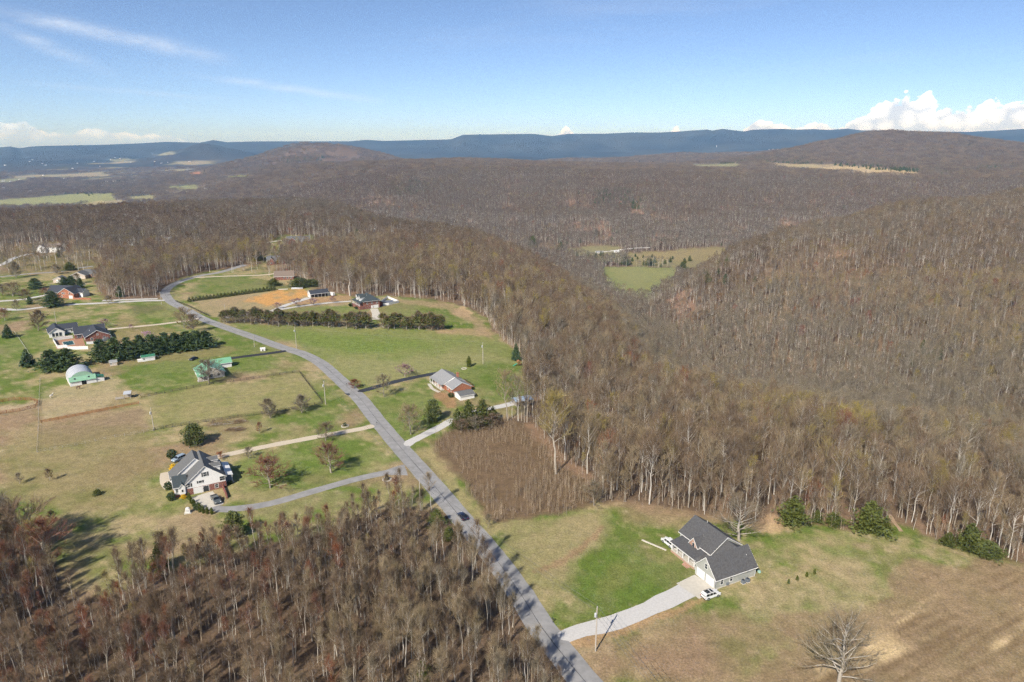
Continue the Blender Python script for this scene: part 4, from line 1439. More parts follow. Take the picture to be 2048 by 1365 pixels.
def gable(root, x0, x1, y0, y1, z0, ze, zr, axis, wm, rm, ov=.4, rt=.16, tm=None, roof='roof', trim=True, og=None, gm=None):
    """gabled block: closed wall body, chevron roof with overhang, rake and eave boards"""
    og = ov if og is None else og
    sw = axis == 'y'                       # ridge along y: swap the axes of the cross-section

    def P(a, b, z):                        # a along the ridge, b across
        return (b, a, z) if sw else (a, b, z)
    a0, a1, b0, b1 = (y0, y1, x0, x1) if sw else (x0, x1, y0, y1)
    bm = (b0 + b1) / 2
    sl = (zr - ze) / (bm - b0)
    ext = P(a1 - a0, 0, 0)
    MB().prism([P(a0, b0, z0), P(a0, b1, z0), P(a0, b1, ze), P(a0, bm, zr), P(a0, b0, ze)], ext).build('wall', wm, root)
    d = .02
    lo = ze - ov * sl + d
    pts = [P(a0 - og, b0 - ov, lo), P(a0 - og, bm, zr + d), P(a0 - og, b1 + ov, lo), P(a0 - og, b1 + ov, lo + rt), P(a0 - og, bm, zr + d + rt * 1.1), P(a0 - og, b0 - ov, lo + rt)]
    r = MB().prism(pts, P(a1 - a0 + 2 * og, 0, 0)).build(roof, rm, root)
    if trim:
        tm = tm or M_WHITE
        for s in (0, 1):                   # rake boards on the gable ends
            aa = a0 - og - .05 if s == 0 else a1 + og
            MB().prism([P(aa, b0 - ov, lo - .12), P(aa, bm, zr + d - .12), P(aa, b1 + ov, lo - .12), P(aa, b1 + ov, lo + rt * .7), P(aa, bm, zr + d + rt * .75), P(aa, b0 - ov, lo + rt * .7)], P(.05, 0, 0)).build('rake_board', tm, r)
        for b in (b0 - ov - .05, b1 + ov):
            p, q = P(a0 - og, b, lo - .08), P(a1 + og, b + .05, lo + rt * .8)
            MB().box(*p, *q).build('gutter', tm, r)
    return r


def hip(root, x0, x1, y0, y1, z0, ze, zr, axis, wm, rm, ov=.4, wall=True, name='roof'):
    if wall:
        MB().box(x0, y0, z0, x1, y1, ze).build('wall', wm, root)
    X0, X1, Y0, Y1 = x0 - ov, x1 + ov, y0 - ov, y1 + ov
    h = min(X1 - X0, Y1 - Y0) / 2
    if axis == 'x':
        ra, rb = (X0 + h, (Y0 + Y1) / 2, zr), (X1 - h, (Y0 + Y1) / 2, zr)
    else:
        ra, rb = ((X0 + X1) / 2, Y0 + h, zr), ((X0 + X1) / 2, Y1 - h, zr)
    c = [(X0, Y0, ze), (X1, Y0, ze), (X1, Y1, ze), (X0, Y1, ze)]
    m = MB()
    if axis == 'x':
        m.poly(c[0], c[1], rb, ra).poly(c[2], c[3], ra, rb).poly(c[3], c[0], ra).poly(c[1], c[2], rb)
    else:
        m.poly(c[1], c[2], rb, ra).poly(c[3], c[0], ra, rb).poly(c[0], c[1], ra).poly(c[2], c[3], rb)
    m.box(X0, Y0, ze - .2, X1, Y1, ze - .004)
    r = m.build(name, rm, root)
    MB().box(X0 - .04, Y0 - .04, ze - .18, X1 + .04, Y0 - .003, ze - .02).build('gutter', M_WHITE, r)
    return r


def slab(root, p, d, rm, name='roof', parent=None):
    """sloping roof slab from 4 corner points, thickness d"""
    return MB().prism(p, (0, 0, d)).build(name, rm, parent or root)


def obox(m, P, t, n, a0, a1, b0, b1, z0, z1):
    """box on a wall: a along t, b along the outward normal n"""
    P, t, n = Vector(P), Vector(t), Vector(n)
    q = [P + t * a + n * b for a, b in ((a0, b0), (a1, b0), (a1, b1), (a0, b1))]
    m.prism([(v.x, v.y, v.z + z0) for v in q], (0, 0, z1 - z0))
    return m


DIRS = {'-x': ((0, -1, 0), (-1, 0, 0)), '+x': ((0, 1, 0), (1, 0, 0)), '-y': ((1, 0, 0), (0, -1, 0)), '+y': ((-1, 0, 0), (0, 1, 0))}


def window(root, side, x, y, z, w=.95, h=1.3, shutters=None, fm=None, bars=True, parent=None):
    t, n = DIRS[side]
    P = (x, y, z)
    m = MB()
    f = .09
    obox(m, P, t, n, -w / 2 - f, w / 2 + f, 0, .05, -f, 0)
    obox(m, P, t, n, -w / 2 - f, w / 2 + f, 0, .05, h, h + f)
    obox(m, P, t, n, -w / 2 - f, -w / 2, 0, .05, 0, h)
    obox(m, P, t, n, w / 2, w / 2 + f, 0, .05, 0, h)
    if bars:
        obox(m, P, t, n, -w / 2, w / 2, .012, .035, h / 2 - .03, h / 2 + .03)
    o = m.build('window', fm or M_WHITE, parent or root)
    obox(MB(), P, t, n, -w / 2, w / 2, .004, .012, 0, h).build('pane', M_GLASS, o)
    if shutters:
        for s in (-1, 1):
            c = s * (w / 2 + f + .24)
            obox(MB(), P, t, n, c - .2, c + .2, .003, .05, -.03, h + .03).build('shutter', shutters, o)
    return o


def door(root, side, x, y, z, w=1.0, h=2.05, m=None, name='door', panels=2):
    t, n = DIRS[side]
    P = (x, y, z)
    b = MB()
    obox(b, P, t, n, -w / 2 - .09, w / 2 + .09, 0, .05, h, h + .1)
    obox(b, P, t, n, -w / 2 - .09, -w / 2, 0, .05, 0, h)
    obox(b, P, t, n, w / 2, w / 2 + .09, 0, .05, 0, h)
    o = b.build('door_frame' if name == 'door' else name + '_frame', M_WHITE, root)
    d = obox(MB(), P, t, n, -w / 2, w / 2, .004, .02, 0, h).build('leaf', m or M_WHITE, o)
    if panels:
        for k in range(panels):
            q = MB()
            obox(q, P, t, n, -w / 2 + .12, w / 2 - .12, .021, .032, h * (k / panels) + .1, h * ((k + 1) / panels) - .08)
            q.build('panel', m or M_WHITE, o)
    return o


def house(name, px, py, ang, label, cat='house', off=(0, 0)):
    p = at(px, py)
    e = empty(name, (p.x, p.y, p.z), R(ang), label, cat)
    c, s = math.cos(R(ang)), math.sin(R(ang))
    e.location.x += off[0] * c - off[1] * s
    e.location.y += off[0] * s + off[1] * c
    return e


def loc_of(h, u, v):
    a = h.rotation_euler[2]
    return Vector((h.location.x + u * math.cos(a) - v * math.sin(a), h.location.y + u * math.sin(a) + v * math.cos(a), h.location.z))


# ------------------------------------------------------------------ vehicles
M_TYRE = mat('tyre_rubber', (.016, .016, .017), .85, .1, 4.0)
M_RIM = mat('alloy_rim', (.42, .43, .44), .35, .05, 4.0, metal=.6)
M_LAMP = mat('headlamp_lens', (.72, .74, .76), .15, .03, 4.0, spec=.6)
M_TAIL = mat('tail_lamp_lens', (.42, .02, .018), .2, .05, 4.0, spec=.5)
M_CARGLASS = mat('tinted_car_glass', (.014, .017, .020), .06, .05, 2.0, spec=.7)
M_TRIM = mat('black_plastic_trim', (.022, .022, .023), .6, .1, 4.0)


def paint(name, rgb):
    m = mat(name, rgb, .28, .03, .8, spec=.5)
    m.node_tree.nodes['Principled BSDF'].inputs['Coat Weight'].default_value = .5
    return m


CARS = {   # side outline (x from the front, z), belt height, half width, half width at the roof, glass polygons
    'suv': dict(L=4.8, W=.96, Wr=.76, belt=1.08, prof=[(0, .40), (.04, .78), (.25, 1.0), (1.15, 1.10), (1.75, 1.72), (2.0, 1.80), (4.45, 1.82), (4.70, 1.55), (4.80, 1.05), (4.78, .42), (4.5, .34), (.35, .34)],
                glass=[[(1.34, 1.14), (1.86, 1.66), (2.45, 1.68), (2.45, 1.14)], [(2.55, 1.14), (2.55, 1.68), (3.4, 1.70), (3.4, 1.14)], [(3.5, 1.14), (3.5, 1.70), (4.35, 1.70), (4.5, 1.18)]], front=((1.20, 1.13), (1.76, 1.71)), rear=((4.78, 1.15), (4.62, 1.66)), axles=(.92, 3.85)),
    'sedan': dict(L=4.6, W=.90, Wr=.62, belt=.93, prof=[(0, .38), (.03, .62), (.25, .78), (1.20, .92), (1.95, 1.38), (2.3, 1.45), (3.1, 1.42), (3.95, 1.02), (4.52, .98), (4.60, .72), (4.56, .36), (4.3, .30), (.3, .30)],
                  glass=[[(1.45, .96), (2.05, 1.34), (2.55, 1.38), (2.55, .96)], [(2.65, .96), (2.65, 1.38), (3.08, 1.36), (3.65, 1.0)]], front=((1.25, .95), (1.93, 1.37)), rear=((3.90, 1.06), (3.18, 1.41)), axles=(.85, 3.6)),
    'pickup': dict(L=5.6, W=.98, Wr=.76, belt=1.12, prof=[(0, .45), (.03, .85), (.2, 1.05), (1.45, 1.14), (2.0, 1.74), (2.25, 1.82), (3.35, 1.82), (3.60, 1.16), (5.55, 1.14), (5.6, .62), (5.45, .42), (.3, .40)],
                   glass=[[(1.62, 1.17), (2.08, 1.68), (2.55, 1.72), (2.55, 1.17)], [(2.65, 1.17), (2.65, 1.72), (3.25, 1.72), (3.42, 1.2)]], front=((1.50, 1.17), (2.0, 1.73)), rear=((3.57, 1.24), (3.38, 1.76)), axles=(1.0, 4.45))}


def car(name, loc, rz, kind, m, label, cat='car', roof_m=None, rails=False):
    c = CARS[kind]
    e = empty(name, loc, rz, label, cat)
    x0 = c['L'] / 2

    def hw(z):
        if z <= .6:
            return c['W'] * (.94 + .06 * z / .6)
        if z <= c['belt']:
            return c['W']
        return c['W'] + (c['Wr'] - c['W']) * (z - c['belt']) / (1.82 - c['belt'] if kind != 'sedan' else 1.45 - c['belt'])
    b = MB()
    pr = c['prof']
    n = len(pr)
    for s in (-1, 1):
        b.v += [(x - x0, s * hw(z), z) for x, z in pr]
    b.f.append(list(range(n)))
    b.f.append([n + i for i in reversed(range(n))])
    for i in range(n):
        j = (i + 1) % n
        b.f.append([j, i, n + i, n + j])
    body = b.build('body', m, e)
    bv = body.modifiers.new('soft_edges', 'BEVEL')
    bv.width, bv.segments, bv.limit_method = .05, 2, 'ANGLE'
    for g in c['glass']:
        for s in (-1, 1):
            pts = [(x - x0, s * (hw(z) + .012), z) for x, z in g]
            (MB().poly(*(pts if s > 0 else pts[::-1]))).build('window', M_CARGLASS, e)
    for nm, k in (('front', 1), ('rear', -1)):
        (xa, za), (xb, zb) = c[nm]
        o = .015 * k
        wa, wb = hw(za) * .92, hw(zb) * .92
        MB().poly((xa - x0 - o, -wa, za + .02), (xa - x0 - o, wa, za + .02), (xb - x0 - o, wb, zb + .015), (xb - x0 - o, -wb, zb + .015)).build('windscreen' if k > 0 else 'rear_window', M_CARGLASS, e)
    for ax in c['axles']:
        for s in (-1, 1):
            w = MB().tube((ax - x0, s * (c['W'] - .20), .37), (ax - x0, s * (c['W'] + .03), .37), .37, k=18).build('wheel', M_TYRE, e)
            MB().tube((ax - x0, s * (c['W'] + .02), .37), (ax - x0, s * (c['W'] + .045), .37), .22, k=12).build('rim', M_RIM, w)
    zl = pr[2][1]
    for s in (-1, 1):
        MB().box(-x0 - .01, s * c['W'] * .72 - .17, zl - .24, -x0 + .12, s * c['W'] * .72 + .17, zl - .06).build('headlight', M_LAMP, e)
        MB().box(x0 - .10, s * c['W'] * .84 - .10, .72, x0 + .012, s * c['W'] * .84 + .10, 1.02 if kind != 'sedan' else .9).build('tail_light', M_TAIL, e)
    MB().box(-x0 - .03, -c['W'] * .9, .36, -x0 + .14, c['W'] * .9, .56).build('front_bumper', M_TRIM if kind != 'sedan' else m, e)
    MB().box(x0 - .14, -c['W'] * .9, .38, x0 + .03, c['W'] * .9, .58).build('rear_bumper', M_TRIM if kind != 'sedan' else m, e)
    if kind == 'pickup':
        MB().box(.95, -c['W'] + .10, 1.146, x0 - .12, c['W'] - .10, 1.152).build('truck_bed', M_TRIM, e)
    if roof_m:
        z = 1.835
        MB().box(2.15 - x0, -.55, z, 2.75 - x0, .55, z + .012).build('sunroof', roof_m, e)
        MB().box(3.0 - x0, -.60, z, 4.2 - x0, .60, z + .014).build('sunroof', roof_m, e)
    if rails:
        for s in (-1, 1):
            MB().box(2.1 - x0, s * .70 - .02, 1.80, 4.3 - x0, s * .70 + .02, 1.88).build('roof_rail', M_TRIM, e)
    return e


# ------------------------------------------------------------------ foliage
def leaf_mat(name, c1, c2, rand=.12, tr=.25):
    m = mat(name, c1, .6, rgb2=c2, scale=.7, rand=rand, spec=.25)
    return m


LM = {'magnolia': leaf_mat('magnolia_leaves', (.062, .084, .024), (.125, .142, .042)),
      'pine': leaf_mat('pine_needles', (.050, .088, .030), (.115, .160, .060)),
      'cedar': leaf_mat('cedar_foliage', (.058, .075, .018), (.120, .136, .034)),
      'spruce': leaf_mat('spruce_needles', (.040, .074, .032), (.082, .125, .055)),
      'arbor': leaf_mat('arborvitae_foliage', (.055, .075, .010), (.11, .13, .020)),
      'cypress': leaf_mat('bronze_cedar_foliage', (.070, .085, .022), (.145, .152, .045)),
      'boxwood': leaf_mat('boxwood_leaves', (.035, .060, .018), (.065, .09, .030)),
      'forsythia': leaf_mat('forsythia_blossom', (.72, .43, .012), (.80, .52, .03), .08),
      'redbud': leaf_mat('redbud_blossom', (.30, .17, .20), (.22, .13, .14)),
      'pink': leaf_mat('pink_blossom', (.50, .28, .46), (.42, .24, .40))}


def leafy(seed, H, prof, n, size, z0=0.0, lobes=.25, shell=.55):
    """foliage as many small faces spread through a crown volume; prof(t) = radius at height fraction t"""
    r = np.random.RandomState(seed)
    ts = np.linspace(0, 1, 60)
    w = np.array([max(prof(t), 0) for t in ts]) ** 1.3 + 1e-4
    cdf = np.cumsum(w) / w.sum()
    t = np.interp(r.rand(n), cdf, ts)
    rad = np.array([prof(q) for q in t])
    a = r.rand(n) * 6.2832
    ph = r.rand(6) * 6.28
    lob = 1 + lobes * (np.sin(a * 3 + ph[0] + t * 7) * .5 + np.sin(a * 5 + ph[1] - t * 11) * .4 + np.sin(t * 19 + a * 2 + ph[2]) * .4)
    u = (shell + (1 - shell) * r.rand(n)) * (r.rand(n) ** .25)
    q = rad * lob * u
    c = np.stack([np.cos(a) * q, np.sin(a) * q, z0 + t * (H - z0)], 1)
    d1 = r.randn(n, 3) + np.stack([np.cos(a), np.sin(a), np.full(n, .3)], 1) * .8
    d1 /= np.linalg.norm(d1, axis=1)[:, None]
    d2 = np.cross(d1, r.randn(n, 3))
    d2 /= np.linalg.norm(d2, axis=1)[:, None]
    s = size * (.6 + .8 * r.rand(n))[:, None]
    v = np.stack([c - d2 * s * .5, c + d2 * s * .5, c + d1 * s], 1).reshape(-1, 3)
    return v, np.arange(3 * n).reshape(-1, 3)


def pine_mesh(seed, H, Rb):
    r = np.random.RandomState(seed)
    V = []
    nw = 13
    for k in range(nw):
        t = .03 + .93 * k / (nw - 1)
        L0 = Rb * (1 - t) ** .72 * (1.12 if k > 1 else .85) + .25
        for j in range(6):
            a = r.rand() * 6.28
            L = L0 * r.uniform(.65, 1.12)
            for q in range(9):
                f = .30 + .70 * (q + r.rand()) / 9
                c = np.array([math.cos(a) * L * f, math.sin(a) * L * f, H * t + L * f * .22 + r.randn() * .12])
                for z in range(6):
                    d = unit(np.array([math.cos(a), math.sin(a), .55]) * .7 + r.randn(3) * .75)
                    sd = unit(np.cross(d, r.randn(3))) * .10
                    ll = r.uniform(.35, .70)
                    V += [c - sd, c + sd, c + d * ll]
    V = np.array(V)
    return V, np.arange(len(V)).reshape(-1, 3)


def trunk_mesh(name, h, r0, m=None):
    return MB().tube((0, 0, -.2), (0, 0, h), r0, r0 * .35, k=7).build(name, m or M_BARK, False)


FOL = {}


def fol(key, v, f, m, th, tr):
    cm = link_mesh(key, v, f, (m,), False)
    tm = link_mesh(key + '_trunk', *(lambda b: (b.v, b.f))(MB().tube((0, 0, -.3), (0, 0, th), tr, tr * .3, k=7)), (M_BARK,), False)
    FOL[key] = (tm, cm)


cone = lambda R_, p=.8: (lambda t: R_ * (1 - t) ** p * min(1, t * 8 + .35))
ball = lambda R_: (lambda t: R_ * math.sqrt(max(0, 1 - (2 * t - 1) ** 2)) * (1 - .15 * t) + .02)
dome = lambda R_: (lambda t: R_ * math.sqrt(max(0, 1 - (max(t, .0)) ** 2.2)) * min(1, .55 + t * 2.2))
col_ = lambda R_: (lambda t: R_ * min(1, .65 + t * 2) * (1 - t ** 3) ** .7)
for i in range(3):      # unit-height shapes scaled where they stand
    fol(f'magnolia{i}', *leafy(700 + i, 8, dome(3.6), 2400, .40, .3, .42, .45), LM['magnolia'], 6, .2)
    fol(f'cedar{i}', *leafy(710 + i, 9, cone(3.4, .6), 2300, .40, .2, .62, .35), LM['cedar'], 8, .18)
    pv, pf_ = pine_mesh(720 + i, 10, 4.2)
    qv, qf = leafy(740 + i, 9.6, cone(3.7, .55), 1500, .45, .1, .5, .2)
    fol(f'pine{i}', np.vstack([pv, qv]), np.vstack([pf_, qf + len(pv)]), LM['pine'], 9, .2)
fol('spruce0', *leafy(730, 8, cone(2.3, .95), 1800, .36, .2, .4), LM['spruce'], 7, .14)
fol('arbor0', *leafy(731, 4, col_(.75), 800, .24, .05, .10), LM['arbor'], 3, .06)
fol('arborcone0', *leafy(732, 3, cone(.8, .7), 420, .22, .05, .15), LM['cypress'], 2.2, .05)
fol('arborsmall0', *leafy(733, 1.6, cone(.55, .6), 260, .15, .03, .12), LM['arbor'], 1.0, .04)
fol('box0', *leafy(734, 2, ball(1.1), 700, .20, .0, .12), LM['boxwood'], 1.0, .06)
fol('forsythia0', *leafy(735, 1.4, ball(.95), 420, .20, .0, .3), LM['forsythia'], .6, .05)


def hedge_cedar(seed, green):
    """browned-out hedgerow cedar: bare grey twigs below, green foliage left near the top"""
    T = bare_tree(seed, 6.2, .11, .03, 1.75, 26, 6, 11, .8, .045, .55, .03, el0=.35)
    v, f = leafy(seed + 50, 6.6, cone(2.1, .6), int(1300 * green), .34, 6.6 * (1 - .66 * green), .45, .5)
    return T, v, f


for i, g in enumerate((.0, .45, .75, .95)):
    T, v, f = hedge_cedar(760 + i, max(g, .02))
    a, b, c = T.meshes(f'hedge{i}', M_BARK_MID, TW['brown'])
    FOL[f'hedge{i}'] = (a, b, link_mesh(f'hedge{i}_green', v, f, (LM['cypress'],), False))

M_BARK_OAK = bark_mat('oak_bark', (.30, .27, .225), (.44, .405, .35), .05)
# open-grown yard trees
for i, (H, cl, sp, nl) in enumerate([(9, .12, 3.3, 26), (9, .16, 2.7, 26), (8, .08, 2.1, 30), (10, .2, 3.3, 24)]):
    T = bare_tree(800 + i, H, .17, cl, sp, nl, 10, 17, .9, .032, .7, .03, el0=.5)
    for cn in ('brown', 'grey', 'tan', 'red', 'yellow'):
        proto(f'yard_{cn}_{i}', T, M_BARK, TW[cn])
T = bare_tree(820, 6, .12, .14, 2.6, 22, 7, 14, .55, .045, .6, .05)
proto('yard_redbud_0', T, M_BARK, LM['redbud'])
proto('yard_pink_0', T, M_BARK, LM['pink'])
T = bare_tree(830, 17, .46, .13, 6.6, 34, 13, 11, 1.1, .020, .55, .02, lk=5, subk=3, el0=.38, crown_pow=.7)
proto('oak_pale_0', T, M_BARK_OAK, TW['grey'])
T = bare_tree(831, 15, .44, .12, 6.4, 32, 13, 12, 1.1, .021, .55, .02, lk=5, subk=3, el0=.38, crown_pow=.7)
proto('oak_grey_0', T, M_BARK_OAK, TW['grey'])
PROTO_H = {'yard_0': 9, 'yard_1': 9, 'yard_2': 8, 'yard_3': 10}


def mesh_extent(me):
    c = np.empty(len(me.vertices) * 3)
    me.vertices.foreach_get('co', c)
    c = c.reshape(-1, 3)
    return c[:, 2].max(), np.percentile(np.hypot(c[:, 0], c[:, 1]), 91)


_EXT = {}


def height_to(base, top_py):
    """height (m) of something standing at `base` whose top shows at picture row top_py"""
    lo, hi = 0.0, 80.0
    b = np.array(base)
    for _ in range(40):
        m = .5 * (lo + hi)
        v = b + np.array([0, 0, m]) - np.array([0, 0, CAM_H])
        y = 682.5 - FPX * float(v @ _up) / float(v @ _fw)
        lo, hi = (m, hi) if y > top_py else (lo, m)
    return m


def plant(name, meshes, px, py, top, width, label, cat, group=None, names=('trunk', 'crown', 'foliage'), rot=None):
    """stand a tree made of the given part meshes at a ground pixel; height from its top row, spread from its width in pixels"""
    p = at(px, py)
    key = meshes[1].name
    if key not in _EXT:
        zs = [mesh_extent(m) for m in meshes]
        _EXT[key] = (max(z[0] for z in zs), max(z[1] for z in zs))
    H, Rr = _EXT[key]
    h = height_to(p, top)
    sz = h / H
    sx = (width / ppm(p) / 2 / Rr) if width else sz
    e = empty(name, (p.x, p.y, p.z), rot if rot is not None else (px * 1.7 + py) % 6.28, label, cat, group)
    e.scale = (sx, sx, sz)
    for nm, me in zip(names, meshes):
        o = bpy.data.objects.new(nm, me)
        COL.objects.link(o)
        o.parent = e
    return e

# ------------------------------------------------------------------ houses and outbuildings
def grey_house():
    h = house('grey_house', 1430, 1180, 26, 'grey sided house with white garage doors and charcoal shingle roof beside the tilled field')
    G_ = M_SIDING_G
    # garage wing, gable to the drive
    gable(h, 0, 13, 0, 7.3, 0, 3.05, 6.9, 'x', G_, M_SHINGLE, .45, og=.35)
    MB().box(-.03, -.03, 0, 13.03, 7.33, .28).build('foundation', M_CONC, h)
    for v in (1.95, 5.35):
        d = door(h, '-x', 0, v, .05, 2.75, 2.35, M_WHITE, 'garage_door', 4)
    window(h, '-x', 0, 3.65, 3.7, .85, 1.35)
    window(h, '-y', 2.0, 0, .95, .85, 1.45)
    window(h, '-y', 5.0, 0, .95, .85, 1.45)
    for (x, y) in ((-.02, -.02), (12.9, -.02), (-.02, 7.2)):
        MB().box(x, y, .28, x + .14, y + .14, 3.0).build('corner_board', M_WHITE, h)
    MB().tube((-.12, -.12, .1), (-.12, -.12, 2.9), .05, k=6).build('downspout', M_DARKPAINT, h)
    MB().box(3.4, -.35, .35, 4.1, -.02, .95).build('electric_meter_box', M_ALU, h)
    # main block, ridge across
    gable(h, 4.9, 15.0, 7.6, 19.6, 0, 4.3, 7.7, 'y', G_, M_SHINGLE, .4, og=.35)
    # lower cross gable between the two
    gable(h, 5.4, 14.4, 3.8, 7.8, 2.0, 4.1, 6.75, 'y', G_, M_SHINGLE, .35, og=.25)
    for v in (9.1, 10.6, 17.2):
        window(h, '-x', 4.9, v, 2.95, .9, 1.15, bars=False)
    # brick entrance gable
    gable(h, 3.9, 6.8, 11.5, 14.6, 0, 4.1, 6.1, 'x', M_BRICK_P, M_SHINGLE, .25, og=.2)
    m = MB()
    pts = [(3.88, 12.6, 3.4), (3.88, 13.5, 3.4), (3.88, 13.5, 4.4), (3.88, 13.35, 4.75), (3.88, 13.05, 4.9), (3.88, 12.75, 4.75), (3.88, 12.6, 4.4)]
    m.prism(pts, (-.03, 0, 0))
    w = m.build('window', M_WHITE, h)
    MB().prism([(3.845, 13.05 + (y - 13.05) * .82, 4.1 + (z - 4.1) * .86) for _, y, z in pts], (-.01, 0, 0)).build('pane', M_GLASS, w)
    # porch
    MB().box(.9, 8.9, 0, 4.88, 18.2, .75).build('porch_floor', M_CONC, h)
    MB().box(.84, 8.9, 0, .897, 18.25, .55).build('porch_skirt', M_BRICK_P, h)
    r = slab(h, [(.5, 8.6, 3.0), (4.88, 8.6, 3.62), (4.88, 18.5, 3.62), (.5, 18.5, 3.0)], .14, M_SHINGLE, 'porch_roof')
    MB().box(.44, 8.55, 2.86, .498, 18.55, 3.1).build('gutter', M_WHITE, r)
    MB().box(.44, 8.55, 2.86, 4.8, 8.6, 3.0).build('gutter', M_WHITE, r)
    for v in (9.1, 11.3, 13.6, 15.9, 18.0):
        MB().box(.98, v - .11, .75, 1.2, v + .11, 2.98).build('porch_column', M_WHITE, h)
    for k, (a, b) in enumerate(((9.2, 11.2), (13.7, 15.8), (16.0, 17.9))):
        MB().box(1.06, a, 1.50, 1.12, b, 1.58).build('porch_rail', M_WHITE, h)
    door(h, '-x', 3.9, 13.05, .76, 1.0, 2.1, M_WOODDK)
    for k in range(4):
        MB().box(.9 - .32 * (k + 1), 10.1, 0, .9 - .32 * k - .003, 12.2, .75 - .17 * (k + 1) + .02).build('step', M_BRICK_P, h)
    # corner piece between porch and garage
    hip(h, 1.2, 4.88, 7.34, 8.9, 0, 2.95, 4.1, 'x', G_, M_SHINGLE, .3)
    window(h, '-x', 1.2, 8.1, 1.0, .7, 1.3)
    MB().tube((11.4, 2.0, 5.0), (11.4, 2.0, 5.5), .06, k=8).build('vent_pipe', M_WHITE, h)
    MB().tube((10.8, 16.0, 7.0), (10.8, 16.0, 7.9), .07, k=8).build('vent_pipe', M_WHITE, h)
    # garden wall of pale block and other yard pieces
    q = MB().prism([(-.1, 19.0, 0), (.12, 19.1, 0), (-2.7, 26.1, 0), (-2.95, 26.0, 0)], (0, 0, .35)).build('landscape_kerb', M_CONC)
    q.location, q.rotation_euler = h.location, h.rotation_euler
    tag(q, 'low pale concrete kerb running from the grey house porch', 'kerb')
    for i, u in enumerate((8.1, 9.5)):
        p = loc_of(h, u, -1.0)
        e = empty('air_conditioner', p, h.rotation_euler[2], ('left' if i == 0 else 'right') + ' of the two air conditioners beside the grey garage wall', 'air conditioner', 'air conditioners of the grey house')
        MB().box(-.42, -.42, .1, .42, .42, .95).build('housing', M_ALU, e)
        MB().box(-.5, -.5, 0, .5, .5, .097).build('pad', M_CONC, e)
        MB().lathe([(.33, .953), (.33, .99), (.1, 1.0)], 14).build('fan_grille', M_DARKPAINT, e)
    p = loc_of(h, 15.0, .6)
    e = empty('septic_riser', p, 0, 'pale green round septic lid behind the grey garage', 'lid')
    MB().lathe([(.42, 0), (.45, .35), (.38, .5), (.1, .56)], 14).build('riser', mat('pale_green_plastic', (.30, .48, .40), .5), e, True)
    MB().lathe([(.40, .51), (.40, .58), (.05, .62)], 14).build('lid', mat('pale_green_plastic', (.30, .48, .40), .5), e)
    return h


GH = grey_house()


def white_house():
    h = house('white_house', 351, 997, 30, 'white gabled house with dormers over a brick basement garage')
    W_ = M_SIDING_W
    # front gable block over the brick basement
    MB().box(3.4, 0, 0, 14.9, 13.2, 2.15).build('basement_wall', M_BRICK, h)
    gable(h, 3.5, 14.8, .06, 13.1, 2.16, 4.0, 8.6, 'y', W_, M_SHINGLE_M, .4, og=.3)
    # broad rear block with its long left slope
    gable(h, -.2, 14.6, 6.6, 13.6, 0, 3.2, 9.0, 'y', W_, M_SHINGLE_M, .4, og=.25)
    # left wing
    gable(h, 0, 3.6, .3, 7.0, 0, 3.4, 5.6, 'x', W_, M_SHINGLE_T, .35, og=.3)
    MB().box(-.05, .25, 0, 3.39, 7.02, .8).build('basement_wall', M_BRICK, h)
    gable(h, 1.4, 3.0, -.35, 2.0, .9, 3.35, 4.3, 'y', W_, M_SHINGLE_T, .2, og=.15)
    BL = M_DARKPAINT
    door(h, '-y', 6.6, 0, 0, 2.5, 2.0, M_WHITE, 'garage_door', 4)
    door(h, '-y', 8.9, 0, 0, 1.6, 1.95, M_GLASS, 'door', 0)
    window(h, '-y', 12.0, 0, .5, .95, 1.25)
    window(h, '-y', 9.1, .06, 5.2, 1.0, 1.35, BL)
    window(h, '-y', 7.5, .06, 3.3, .9, .75, BL, bars=False)
    window(h, '-y', 13.9, .06, 2.6, 1.5, 1.35)
    window(h, '-y', 3.0, -.36, 1.9, .7, 1.0) if False else window(h, '-y', .7, .3, 1.6, .6, 1.1)
    window(h, '-y', 4.15, .06, 2.7, .8, 1.1, BL)
    window(h, '-y', 2.2, -.35, 1.7, .5, .8, bars=False)
    # dormers on the right slope
    for v in (3.0, 8.2):
        gable(h, 11.2, 13.9, v, v + 1.9, 4.5, 6.6, 7.4, 'x', W_, M_SHINGLE_M, .2, og=.2)
        window(h, '+x', 13.9, v + .95, 5.3, .8, 1.0)
    # porch along the right side
    slab(h, [(14.82, 2.2, 3.3), (17.4, 2.2, 2.75), (17.4, 12.8, 2.75), (14.82, 12.8, 3.3)], .14, M_WHITE, 'porch_roof')
    for v in (2.5, 5.8, 9.2, 12.5):
        MB().box(17.0, v - .09, 0, 17.18, v + .09, 2.8).build('porch_column', M_WHITE, h)
    MB().box(14.92, 2.2, 0, 17.4, 12.8, .35).build('porch_floor', M_CONC, h)
    MB().tube((6.4, 9.0, 7.4), (6.4, 9.0, 8.3), .08, k=8).build('vent_pipe', M_WHITE, h)
    MB().tube((2.6, 10.5, 4.4), (2.6, 10.5, 5.2), .08, k=8).build('vent_pipe', M_WHITE, h)
    slab(h, [(2.0, 3.3, 5.05), (2.5, 3.3, 5.05), (2.5, 3.9, 5.22), (2.0, 3.9, 5.22)], .06, M_WHITE, 'skylight')
    MB().box(13.6, -8.2, 0, 13.95, -.05, 1.1).build('retaining_wall', M_BRICK, h)
    strip('patio', [tuple(loc_of(h, -.6, 8)[:2]), tuple(loc_of(h, -1.6, 13)[:2]), tuple(loc_of(h, -1.0, 21)[:2])], 3.6, M_TAN, 'tan paved patio behind the white house', .06, world=True)
    return h


WH = white_house()


